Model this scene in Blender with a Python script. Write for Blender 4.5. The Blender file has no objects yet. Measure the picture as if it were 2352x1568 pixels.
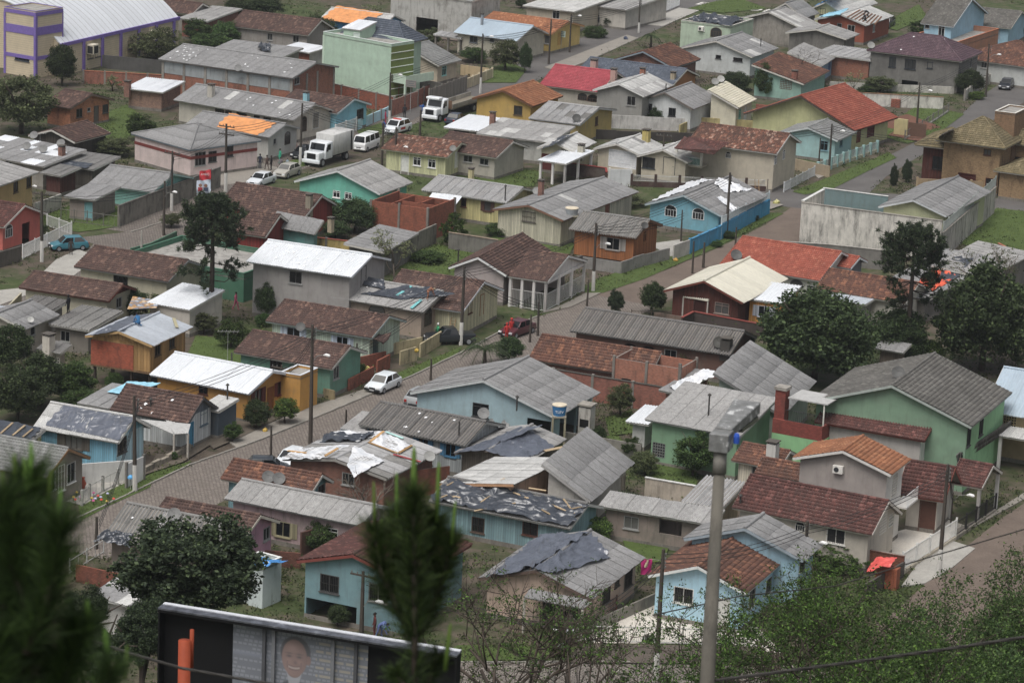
import bpy,bmesh,math,random
import numpy as np
from mathutils import Vector,Matrix
random.seed(7);rng=np.random.default_rng(7)
sc=bpy.context.scene
col=sc.collection
R_=math.radians
# ------------------------------------------------------------------ camera
FPX,PIT,ROL,HC=7106.0,R_(14.9),R_(2.5),75.0
CX,CY=1176.0,784.0
_c,_s=math.cos(ROL),math.sin(ROL)
_X=Vector((1,0,0));_D=Vector((0,-math.sin(PIT),-math.cos(PIT)));_F=Vector((0,math.cos(PIT),-math.sin(PIT)))
IR=_c*_X-_s*_D;ID=_s*_X+_c*_D
CAM=Vector((0,0,HC))
cd=bpy.data.cameras.new('camera');cam=bpy.data.objects.new('camera',cd);col.objects.link(cam)
M=Matrix.Identity(4)
for i,v in enumerate((IR,-ID,-_F)):
 for j in range(3):M[j][i]=v[j]
M.translation=CAM
cam.matrix_world=M
cd.sensor_width=36.0;cd.lens=36.0*FPX/2352.0;cd.clip_start=0.5;cd.clip_end=6000
cd.dof.use_dof=True;cd.dof.focus_distance=260.0;cd.dof.aperture_fstop=4.0
sc.camera=cam
# ------------------------------------------------------------------ overcast sky and soft sun
w=bpy.data.worlds.new('World');sc.world=w;w.use_nodes=True
nt=w.node_tree;nt.nodes.clear()
sky=nt.nodes.new('ShaderNodeTexSky');sky.sky_type='NISHITA';sky.sun_disc=False
SUN_EL,SUN_AZ=R_(66),R_(-150)
sky.sun_elevation=SUN_EL;sky.sun_rotation=SUN_AZ;sky.dust_density=6.0;sky.air_density=1.0;sky.ozone_density=1.0
hs=nt.nodes.new('ShaderNodeHueSaturation');hs.inputs['Saturation'].default_value=0.45
bg=nt.nodes.new('ShaderNodeBackground');bg.inputs['Strength'].default_value=0.085
wo=nt.nodes.new('ShaderNodeOutputWorld')
nt.links.new(sky.outputs[0],hs.inputs['Color']);nt.links.new(hs.outputs[0],bg.inputs[0]);nt.links.new(bg.outputs[0],wo.inputs[0])
sl=bpy.data.lights.new('sun','SUN');sl.energy=1.5;sl.angle=R_(40);sl.color=(1.0,0.98,0.96)
so=bpy.data.objects.new('sun',sl);col.objects.link(so)
so.rotation_euler=(Vector((math.sin(SUN_AZ)*math.cos(SUN_EL),math.cos(SUN_AZ)*math.cos(SUN_EL),math.sin(SUN_EL)))).to_track_quat('Z','Y').to_euler()
vs=sc.view_settings;vs.view_transform='Standard';vs.look='None';vs.gamma=1.0;vs.use_curve_mapping=False;vs.exposure=0.42
# ------------------------------------------------------------------ picture point -> place
def ray(x,y):
 return(_F*FPX+IR*(x-CX)+ID*(y-CY)).normalized()
def G(x,y,z=0.0):
 d=ray(x,y);t=(z-HC)/d.z
 return CAM+d*t
def at_depth(x,y,dist):
 d=_F*FPX+IR*(x-CX)+ID*(y-CY)
 return CAM+d*(dist/FPX)
def on_plane(x,y,o,n):
 d=ray(x,y);t=(o-CAM).dot(n)/d.dot(n)
 return CAM+d*t
def proj(p):
 d=p-CAM;z=d.dot(_F)
 return(CX+FPX*d.dot(IR)/z,CY+FPX*d.dot(ID)/z)
def z_for_v(p,v):
 lo,hi=-5.0,40.0
 for _ in range(40):
  m=(lo+hi)/2
  if proj(Vector((p.x,p.y,m)))[1]>v:lo=m
  else:hi=m
 return lo
def kpx(p):return FPX/(p-CAM).dot(_F)
# ------------------------------------------------------------------ materials
SAT=0.9
def lin(h):
 h=h.lstrip('#');o=[]
 for i in(0,2,4):
  c=int(h[i:i+2],16)/255.0
  o.append(c/12.92 if c<=0.04045 else((c+0.055)/1.055)**2.4)
 l=.2126*o[0]+.7152*o[1]+.0722*o[2]
 return[l+(v-l)*SAT for v in o]
def c4(c,f=1.0):return(min(c[0]*f,.9),min(c[1]*f,.9),min(c[2]*f,.9),1)
class NT:
 def __init__(s,name):
  s.m=bpy.data.materials.new(name);s.m.use_nodes=True;s.t=s.m.node_tree;s.t.nodes.clear()
  s.out=s.n('OutputMaterial');s.b=s.n('BsdfPrincipled');s.l(s.b.outputs[0],s.out.inputs[0])
  s.b.inputs['Specular IOR Level'].default_value=0.3
 def n(s,k,**kw):
  x=s.t.nodes.new('ShaderNode'+k)
  for a,v in kw.items():setattr(x,a,v)
  return x
 def l(s,a,b):s.t.links.new(a,b)
 def coord(s,kind='Object'):return s.n('TexCoord').outputs[kind]
 def mapping(s,v,sc=(1,1,1),rot=(0,0,0),loc=None):
  m=s.n('Mapping');s.l(v,m.inputs[0]);m.inputs['Scale'].default_value=sc;m.inputs['Rotation'].default_value=rot
  return m
 def noise(s,v,scale=1.0,det=4,rough=.6):
  x=s.n('TexNoise');s.l(v,x.inputs['Vector']);x.inputs['Scale'].default_value=scale;x.inputs['Detail'].default_value=det;x.inputs['Roughness'].default_value=rough
  return x.outputs['Fac']
 def ramp(s,f,pts):
  r=s.n('ValToRGB');s.l(f,r.inputs[0]);e=r.color_ramp.elements
  while len(e)<len(pts):e.new(.5)
  for i,(p,c) in enumerate(pts):e[i].position=p;e[i].color=c if len(c)==4 else(*c,1)
  return r.outputs[0]
 def mix(s,f,a,b,mode='MIX'):
  x=s.n('Mix',data_type='RGBA',blend_type=mode)
  for val,i in((f,0),(a,6),(b,7)):
   if isinstance(val,(int,float)):x.inputs[i].default_value=val
   elif isinstance(val,(tuple,list)):x.inputs[i].default_value=val if len(val)==4 else(*val,1)
   else:s.l(val,x.inputs[i])
  return x.outputs[2]
 def math(s,op,a,b=None,c=None):
  x=s.n('Math',operation=op)
  for i,val in enumerate((a,b,c)):
   if val is None:continue
   if isinstance(val,(int,float)):x.inputs[i].default_value=val
   else:s.l(val,x.inputs[i])
  return x.outputs[0]
 def bump(s,h,st=.3,d=.02):
  b=s.n('Bump');s.l(h,b.inputs['Height']);b.inputs['Strength'].default_value=st;b.inputs['Distance'].default_value=d
  s.l(b.outputs[0],s.b.inputs['Normal'])
 def col(s,c,rough=.85):
  if isinstance(c,tuple):s.b.inputs['Base Color'].default_value=c
  else:s.l(c,s.b.inputs['Base Color'])
  s.b.inputs['Roughness'].default_value=rough
  return s.m
MC={}
def cached(f):
 def g(*a,**k):
  key=(f.__name__,a,tuple(sorted(k.items())))
  if key not in MC:MC[key]=f(*a,**k)
  return MC[key]
 return g
WALLF=1.2
@cached
def paint(h,dirt=.35,f=None):
 dirt=min(.9,dirt*1.25+.12)
 """plastered and painted wall with blotches and run-off stains"""
 c=lin(h);f=f or WALLF;t=NT('paint_'+h.strip('#'));o=t.coord()
 n1=t.noise(o,.9,5);base=t.ramp(n1,[(.3,c4(c,f*.88)),(.7,c4(c,f*1.08))])
 n2=t.noise(t.mapping(o,(1.6,1.6,.22)).outputs[0],1.5,6,.7)
 fac=t.ramp(n2,[(.52,(0,0,0)),(.72,(dirt,dirt,dirt))])
 g=lin('#5d574d');cc=t.mix(fac,base,c4(g));n4=t.noise(o,.35,6,.75);f4=t.ramp(n4,[(.5,(0,0,0)),(.62,(dirt*.6,dirt*.6,dirt*.6))]);cc=t.mix(f4,cc,c4(lin('#77736a')))
 n3=t.noise(o,14,3);t.bump(n3,.15,.01)
 return t.col(cc,.85)
@cached
def plain(h,rough=.7,f=1.4,metal=0.0,var=.12):
 c=lin(h);t=NT('plain_'+h.strip('#'));o=t.coord()
 n=t.noise(o,3.0,4);cc=t.ramp(n,[(.3,c4(c,f*(1-var))),(.7,c4(c,f*(1+var)))])
 t.b.inputs['Metallic'].default_value=metal
 return t.col(cc,rough)
@cached
def concrete(h='#8d8a84',dirt=.6,f=1.35):
 c=lin(h);t=NT('concrete_'+h.strip('#'));o=t.coord()
 n1=t.noise(o,.7,6,.65);base=t.ramp(n1,[(.3,c4(c,f*.72)),(.68,c4(c,f*1.1))])
 n2=t.noise(t.mapping(o,(1.1,1.1,.28)).outputs[0],1.2,8,.8)
 fac=t.ramp(n2,[(.47,(0,0,0)),(.66,(dirt,dirt,dirt))])
 cc=t.mix(fac,base,c4(lin('#3b3935')))
 t.bump(t.noise(o,9,4),.25,.02)
 return t.col(cc,.9)
@cached
def brick(h='#a0563a',mort='#8a8078',f=1.3,bw=.22,bh=.105):
 c=lin(h);t=NT('brick_'+h.strip('#'));o=t.coord()
 sp=t.n('SeparateXYZ');t.l(o,sp.inputs[0]);cb=t.n('CombineXYZ')
 t.l(t.math('ADD',sp.outputs[0],sp.outputs[1]),cb.inputs[0]);t.l(sp.outputs[2],cb.inputs[1])
 b=t.n('TexBrick');t.l(cb.outputs[0],b.inputs['Vector'])
 b.inputs['Scale'].default_value=1.0;b.inputs['Brick Width'].default_value=bw;b.inputs['Row Height'].default_value=bh
 b.inputs['Mortar Size'].default_value=.012;b.inputs['Color1'].default_value=c4(c,f*.8);b.inputs['Color2'].default_value=c4(c,f*1.2);b.inputs['Mortar'].default_value=c4(lin(mort),1.0)
 n2=t.noise(t.mapping(o,(1.3,1.3,.5)).outputs[0],1.2,6,.7)
 fac=t.ramp(n2,[(.5,(0,0,0)),(.72,(.65,.65,.65))])
 cc=t.mix(fac,b.outputs['Color'],c4(lin('#4a3a33')))
 bi=t.math('SUBTRACT',1.0,b.outputs['Fac']);t.bump(bi,.5,.01)
 return t.col(cc,.9)
@cached
def tiles(h1='#5b443d',h2='#7a5a4c',h3='#94705e',f=1.25,moss='#3a3330'):
 """clay roof tiles: every tile its own tone, lichen patches"""
 t=NT('tiles_'+h1.strip('#'));o=t.coord()
 sn=t.n('VectorMath',operation='SNAP');t.l(o,sn.inputs[0]);sn.inputs[1].default_value=(.24,.36,50)
 wn=t.n('TexWhiteNoise');t.l(sn.outputs[0],wn.inputs['Vector'])
 cc=t.ramp(wn.outputs['Value'],[(0,c4(lin(h1),f*.95)),(.5,c4(lin(h1),f*1.1)),(.85,c4(lin(h2),f)),(1,c4(lin(h3),f))])
 oi=t.n('ObjectInfo')
 of=t.n('VectorMath',operation='ADD');t.l(o,of.inputs[0])
 cx=t.n('CombineXYZ');t.l(t.math('MULTIPLY',oi.outputs['Random'],97.0),cx.inputs[0]);t.l(cx.outputs[0],of.inputs[1])
 n=t.noise(of.outputs[0],.45,6,.7);fac=t.ramp(n,[(.42,(0,0,0)),(.7,(.6,.6,.6))])
 cc=t.mix(fac,cc,c4(lin(moss)))
 n5=t.noise(of.outputs[0],5.5,3,.7);f5=t.ramp(n5,[(.62,(0,0,0)),(.72,(.45,.45,.45))])
 cc=t.mix(f5,cc,c4(lin('#a39a90'),1.0))
 return t.col(cc,.9)
@cached
def sheet(h='#858585',f=1.1,var=.11,dirt=.55,rough=.85,metal=0.0,dk='#4c4a48'):
 """fibre cement or metal roof sheets: each sheet its own tone, streaks down the slope"""
 c=lin(h);t=NT('sheet_'+h.strip('#'));o=t.coord();oi=t.n('ObjectInfo')
 cx=t.n('CombineXYZ');r=oi.outputs['Random']
 t.l(t.math('MULTIPLY',r,53.0),cx.inputs[0]);t.l(t.math('MULTIPLY',r,31.0),cx.inputs[1])
 ad=t.n('VectorMath',operation='ADD');t.l(o,ad.inputs[0]);t.l(cx.outputs[0],ad.inputs[1]);v=ad.outputs[0]
 base=t.ramp(r,[(0,c4(c,f*(1-var))),(.5,c4(c,f)),(1,c4(c,f*(1+var)))])
 n1=t.noise(t.mapping(v,(1.0,1.7,1)).outputs[0],3.0,8,.8)
 fac=t.ramp(n1,[(.42,(0,0,0)),(.68,(dirt,dirt,dirt))]);cc=t.mix(fac,base,c4(lin(dk)))
 n2=t.noise(t.mapping(v,(1.0,1.7,1)).outputs[0],22,3,.7);f2=t.ramp(n2,[(.5,(0,0,0)),(.66,(.3,.3,.3))]);cc=t.mix(f2,cc,c4(lin('#b5b2ac')))
 t.b.inputs['Metallic'].default_value=metal
 return t.col(cc,rough)
@cached
def wood(h,f=1.4,pw=.2):
 c=lin(h);t=NT('boards_'+h.strip('#'));o=t.coord()
 sp=t.n('SeparateXYZ');t.l(o,sp.inputs[0]);s=t.math('ADD',sp.outputs[0],sp.outputs[1])
 fl=t.math('FLOOR',t.math('DIVIDE',s,pw));wn=t.n('TexWhiteNoise',noise_dimensions='1D');t.l(fl,wn.inputs['W'])
 base=t.ramp(wn.outputs['Value'],[(0,c4(c,f*.75)),(1,c4(c,f*1.2))])
 n=t.noise(t.mapping(o,(6,6,.6)).outputs[0],2,5,.7);fac=t.ramp(n,[(.5,(0,0,0)),(.75,(.5,.5,.5))])
 cc=t.mix(fac,base,c4(lin('#6d665c')))
 fr=t.math('FRACT',t.math('DIVIDE',s,pw));gap=t.math('LESS_THAN',fr,.1)
 cc=t.mix(t.math('MULTIPLY',gap,.6),cc,c4(lin('#2a2520')))
 t.bump(t.math('SUBTRACT',1.0,gap),.6,.015)
 return t.col(cc,.85)
@cached
def lumber(h='#a08c6e',f=1.15):
 c=lin(h);t=NT('lumber_'+h.strip('#'));o=t.coord();oi=t.n('ObjectInfo')
 base=t.ramp(oi.outputs['Random'],[(0,c4(c,f*.65)),(1,c4(c,f*1.25))])
 n=t.noise(t.mapping(o,(5,5,.5)).outputs[0],3,4);fac=t.ramp(n,[(.5,(0,0,0)),(.8,(.5,.5,.5))])
 return t.col(t.mix(fac,base,c4(lin('#5d4a36'))),.8)
@cached
def foliage(h1,h2,f=1.0,tr=.25):
 t=NT('foliage_'+h1.strip('#'));g=t.n('NewGeometry');oi=t.n('ObjectInfo')
 f=f*1.55;cc=t.ramp(g.outputs['Random Per Island'],[(0,c4(lin(h1),f*.6)),(.6,c4(lin(h1),f*1.1)),(1,c4(lin(h2),f))])
 hv=t.n('HueSaturation');t.l(cc,hv.inputs['Color']);t.l(t.math('MULTIPLY_ADD',oi.outputs['Random'],.5,.75),hv.inputs['Value'])
 t.l(t.math('MULTIPLY_ADD',oi.outputs['Random'],.03,.485),hv.inputs['Hue'])
 t.col(hv.outputs[0],.6);t.b.inputs['Specular IOR Level'].default_value=.2
 tl=t.n('BsdfTranslucent');t.l(hv.outputs[0],tl.inputs[0]);mx=t.n('MixShader');mx.inputs[0].default_value=tr
 t.l(t.b.outputs[0],mx.inputs[1]);t.l(tl.outputs[0],mx.inputs[2]);t.l(mx.outputs[0],t.out.inputs[0])
 return t.m
@cached
def glass(h='#15181b',rough=.12):
 t=NT('window_glass_'+h.strip('#'));oi=t.n('ObjectInfo');c=lin(h)
 cc=t.ramp(oi.outputs['Random'],[(0,c4(c,.8)),(.6,c4(c,1.6)),(.85,c4(lin('#3e3f40'),1.2)),(1,c4(lin('#6b6a66'),1.2))])
 t.b.inputs['Specular IOR Level'].default_value=.5
 return t.col(cc,rough)
@cached
def plastic(h,f=1.2,rough=.35):
 c=lin(h);t=NT('film_'+h.strip('#'));o=t.coord()
 n=t.noise(o,1.2,4);cc=t.ramp(n,[(.3,c4(c,f*.8)),(.7,c4(c,f*1.25))])
 t.b.inputs['Specular IOR Level'].default_value=.9
 cr=t.math('ABSOLUTE',t.math('SUBTRACT',t.noise(t.mapping(o,(1.5,.35,.8),(0,0,.5)).outputs[0],.9,1,.4),.5));cr2=t.math('ABSOLUTE',t.math('SUBTRACT',t.noise(t.mapping(o,(.4,1.6,.8),(0,0,-.5)).outputs[0],1.1,1,.4),.5))
 t.bump(t.math('MULTIPLY',t.math('MINIMUM',cr,cr2),-1.0),.4,.7)
 return t.col(cc,rough)
@cached
def carpaint(h):
 t=NT('car_paint_'+h.strip('#'));t.b.inputs['Coat Weight'].default_value=.6;t.b.inputs['Coat Roughness'].default_value=.1
 n=t.noise(t.coord(),4,4);c=lin(h)
 return t.col(t.ramp(n,[(.3,c4(c,1.25)),(.75,c4(c,1.45))]),.35)
# ------------------------------------------------------------------ mesh helpers
class MB:
 def __init__(s):s.v=[];s.f=[];s.mi=[];s.cm=0
 def add(s,vs,fs):
  b=len(s.v);s.v+=[tuple(v) for v in vs];s.f+=[tuple(b+i for i in f) for f in fs];s.mi+=[s.cm]*len(fs);return s
 def box(s,x0,x1,y0,y1,z0,z1):
  return s.add([(x0,y0,z0),(x1,y0,z0),(x1,y1,z0),(x0,y1,z0),(x0,y0,z1),(x1,y0,z1),(x1,y1,z1),(x0,y1,z1)],[(0,3,2,1),(4,5,6,7),(0,1,5,4),(1,2,6,5),(2,3,7,6),(3,0,4,7)])
 def quad(s,*p):return s.add(p,[tuple(range(len(p)))])
 def beam(s,a,b,w,h=None,up=Vector((0,0,1))):
  a=Vector(a);b=Vector(b);h=h or w;d=(b-a).normalized()
  r=d.cross(up)
  if r.length<1e-4:r=d.cross(Vector((1,0,0)))
  r.normalize();u=r.cross(d)
  r=r*w/2;u=u*h/2
  vs=[a-r-u,a+r-u,a+r+u,a-r+u,b-r-u,b+r-u,b+r+u,b-r+u]
  return s.add(vs,[(0,3,2,1),(4,5,6,7),(0,1,5,4),(1,2,6,5),(2,3,7,6),(3,0,4,7)])
 def tube(s,pts,rad,n=8,cap=True):
  pts=[Vector(p) for p in pts];rs=rad if isinstance(rad,(list,tuple)) else[rad]*len(pts)
  b=len(s.v);r=None
  for i,p in enumerate(pts):
   d=(pts[min(i+1,len(pts)-1)]-pts[max(i-1,0)]).normalized()
   if r is None:
    r=d.cross(Vector((0,0,1)));
    if r.length<1e-3:r=Vector((1,0,0))
   r=(r-d*r.dot(d)).normalized();u=d.cross(r)
   for k in range(n):
    a=2*math.pi*k/n;s.v.append(tuple(p+(r*math.cos(a)+u*math.sin(a))*rs[i]))
  for i in range(len(pts)-1):
   for k in range(n):
    k2=(k+1)%n;s.f.append((b+i*n+k,b+i*n+k2,b+(i+1)*n+k2,b+(i+1)*n+k));s.mi.append(s.cm)
  if cap:
   s.f.append(tuple(b+k for k in reversed(range(n))));s.f.append(tuple(b+(len(pts)-1)*n+k for k in range(n)));s.mi+=[s.cm]*2
  return s
 def cyl(s,x,y,z0,z1,r,n=10,r1=None):return s.tube([(x,y,z0),(x,y,z1)],[r,r if r1 is None else r1],n)
 def mesh(s,name,mats,smooth=False):
  me=bpy.data.meshes.new(name);me.from_pydata(s.v,[],s.f)
  for m in(mats if isinstance(mats,(list,tuple)) else[mats]):me.materials.append(m)
  if any(s.mi):me.polygons.foreach_set('material_index',s.mi)
  if smooth:me.polygons.foreach_set('use_smooth',[True]*len(s.f))
  me.update();return me
 def build(s,name,mats,parent=None,mtx=None,smooth=False,kind=None,label=None):
  return link(name,s.mesh(name,mats,smooth),parent,mtx,kind,label)
def link(name,me,parent=None,mtx=None,kind=None,label=None):
 o=bpy.data.objects.new(name,me);col.objects.link(o)
 if parent is not None:o.parent=parent
 if mtx is not None:o.matrix_local=mtx
 if kind:o['kind']=kind
 if label:o['label']=label
 return o
def thing(name,label,cat,loc=(0,0,0),rz=0.0,group=None):
 o=bpy.data.objects.new(name,None);col.objects.link(o);o.empty_display_size=.3
 o.location=loc;o.rotation_euler=(0,0,rz);tag(o,label,cat,group);return o
def tag(o,label,cat,group=None):
 o['label']=label;o['category']=cat
 if group:o['group']=group
 return o
def struct(name,mb,m):o=mb.build(name,m);o['kind']='structure';return o
def copy_tree(o,parent=None):
 c=o.copy();col.objects.link(c)
 if parent is not None:c.parent=parent
 for ch in list(o.children):copy_tree(ch,c)
 return c
def npmesh(name,V,F,mats,smooth=False):
 me=bpy.data.meshes.new(name);n=F.shape[1]
 me.vertices.add(len(V));me.vertices.foreach_set('co',np.asarray(V,np.float32).ravel())
 me.loops.add(F.size);me.loops.foreach_set('vertex_index',F.astype(np.int32).ravel())
 me.polygons.add(len(F));me.polygons.foreach_set('loop_start',np.arange(0,F.size,n,dtype=np.int32));me.polygons.foreach_set('loop_total',np.full(len(F),n,np.int32))
 if smooth:me.polygons.foreach_set('use_smooth',np.ones(len(F),bool))
 for m in(mats if isinstance(mats,(list,tuple)) else[mats]):me.materials.append(m)
 me.update(calc_edges=True);return me
# ------------------------------------------------------------------ roofs
YB=R_(-25.5)
ROOFM={}
def rmat(k):
 if k in ROOFM:return ROOFM[k]
 d={'tile:brown':lambda:tiles('#4f3d38','#604a42','#7d6356'),'tile:maroon':lambda:tiles('#4f332f','#5f3c36','#78504a'),'tile:rust':lambda:tiles('#5c4036','#75503f','#94684f'),'tile:orange':lambda:tiles('#8a5a3e','#9a6645','#b07e5a',moss='#6a4a38'),'tile:mix':lambda:tiles('#5c4238','#855846','#a58c7c'),'tile:red':lambda:tiles('#8b4a3b','#985443','#aa6852',moss='#764236'),'tile:gray':lambda:tiles('#7c7d7b','#868785','#949593',moss='#6a6a68'),'tile:blue':lambda:tiles('#4e5560','#585f6a','#666d78',moss='#464c55'),'tile:tan':lambda:tiles('#6b6147','#7c7053','#8b7f62',moss='#4d4632'),'tile:wine':lambda:tiles('#54424a','#5e4a50','#6b565c',moss='#4a3b42'),'tile:white':lambda:tiles('#cfcab4','#d6d1bd','#dedac8',moss='#bdb7a0',f=1.15),'tile:dark':lambda:tiles('#5b5955','#6a6863','#787670',moss='#474540'),'tile:crimson':lambda:tiles('#96424a','#a0474f','#aa4f57',moss='#8a3d44'),'sheet:grey':lambda:sheet('#858585'),'sheet:light':lambda:sheet('#b9b9b6',dirt=.4),'sheet:dark':lambda:sheet('#6d6c6a'),'sheet:mid':lambda:sheet('#979694'),'corr:grey':lambda:sheet('#82817e',dirt=.5),'corr:dark':lambda:sheet('#6a6866',dirt=.6,var=.12),'corr:light':lambda:sheet('#a2a2a2',dirt=.4),'metal:white':lambda:sheet('#d2d6da',dirt=.15,var=.05,rough=.45),'metal:blue':lambda:sheet('#9fb0bd',dirt=.15,var=.05,rough=.5),'metal:grey':lambda:sheet('#a9b0b8',dirt=.25,var=.07,rough=.5),'metal:cream':lambda:sheet('#d0ccba',dirt=.2,var=.06,rough=.5),'sheet:bluegrey':lambda:sheet('#737a85',dirt=.35)}
 ROOFM[k]=d[k]();return ROOFM[k]
def sheet_template(kind,m):
 key=('sheet',kind,m.name)
 if key in MC:return MC[key]
 if kind=='metal':nw,amp,seg=4,.022,6
 elif kind=='corr':nw,amp,seg=4,.085,6
 else:nw,amp,seg=6,.026,4
 xs=np.linspace(0,1,nw*seg+1);z=amp*np.cos(xs*nw*2*np.pi)
 if kind=='metal':z=np.clip(z*3,-amp,amp)
 n=len(xs);V=np.zeros((3*n,3))
 V[:n,0]=V[n:2*n,0]=V[2*n:,0]=xs;V[:n,2]=z-.02;V[n:2*n,2]=z+.022;V[2*n:,2]=z;V[2*n:,1]=1
 i=np.arange(n-1);F=np.concatenate([np.stack([i+a,i+1+a,i+1+n+a,i+n+a],1) for a in(0,n)])
 MC[key]=npmesh('roof_sheet',V,F,m);return MC[key]
def tile_slope_mesh(ul,vl,tl,tr,m,per=.24,crs=.36,amp=.055,step=.075):
 nu=max(3,int(ul/per*3));us=np.linspace(0,ul,nu+1);wz=amp*np.cos(us/per*2*np.pi)
 nc=max(2,int(round(vl/crs)));c=vl/nc;Vs=[];Fs=[];b=0;i=np.arange(nu)
 for j in range(nc):
  for v,dz in((j*c,-.03),(j*c,step),((j+1)*c+.02,0.0)):
   lo,hi=tl*v,ul-tr*v
   if hi<lo:lo=hi=(lo+hi)/2
   uu=np.clip(us,lo,hi);V=np.zeros((nu+1,3));V[:,0]=uu;V[:,1]=v+rng.uniform(-.008,.008);V[:,2]=wz*(0 if dz<0 else 1)+dz+.03+rng.normal(0,.004,nu+1)
   Vs.append(V)
  n=nu+1
  for a in(b,b+n):Fs.append(np.stack([i+a,i+1+a,i+1+n+a,i+n+a],1))
  b+=3*n
 return npmesh('tiles',np.concatenate(Vs),np.concatenate(Fs),m)
def slope_mtx(O,u,v):
 n=u.cross(v);Mx=Matrix.Identity(4)
 for i,c in enumerate((u,v,n)):
  for j in range(3):Mx[j][i]=c[j]
 Mx.translation=O;return Mx
def cover(roof_obj,O,u,v,ul,vl,kind,tl=0.0,tr=0.0,dv=1.9):
 m=rmat(kind);k=kind.split(':')[0];Mx=slope_mtx(O,u,v)
 if k=='tile':
  link('tiles',tile_slope_mesh(ul,vl,tl,tr,m),roof_obj,Mx,'stuff');return
 if tl or tr:
  link('roof_covering',tile_slope_mesh(ul,vl,tl,tr,m,per=.3,crs=1.6,amp=.03,step=.03),roof_obj,Mx,'stuff');return
 me=sheet_template(k,m);nu=max(1,int(round(ul/1.06)));
 nv=1 if(k=='metal' and vl<9) else max(1,int(round(vl/dv)))
 a,c=ul/nu,vl/nv
 for i in range(nu):
  for j in range(nv):
   o=bpy.data.objects.new('roof_sheet',me);col.objects.link(o);o.parent=roof_obj
   rz=random.gauss(0,.004)
   o.matrix_local=Mx@Matrix.Translation((i*a-.02,j*c-.05+random.uniform(-.04,.03),.035+random.uniform(0,.008)+(.012 if i%2 else 0)))@Matrix.Rotation(rz,4,'Z')@Matrix.Diagonal((a+.05,c+.1,1,1))
def frame_mtx(o,u,n):
 Mx=Matrix.Identity(4)
 for i,c in enumerate((u,-n,Vector((0,0,1)))):
  for j in range(3):Mx[j][i]=c[j]
 Mx.translation=o;return Mx
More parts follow.
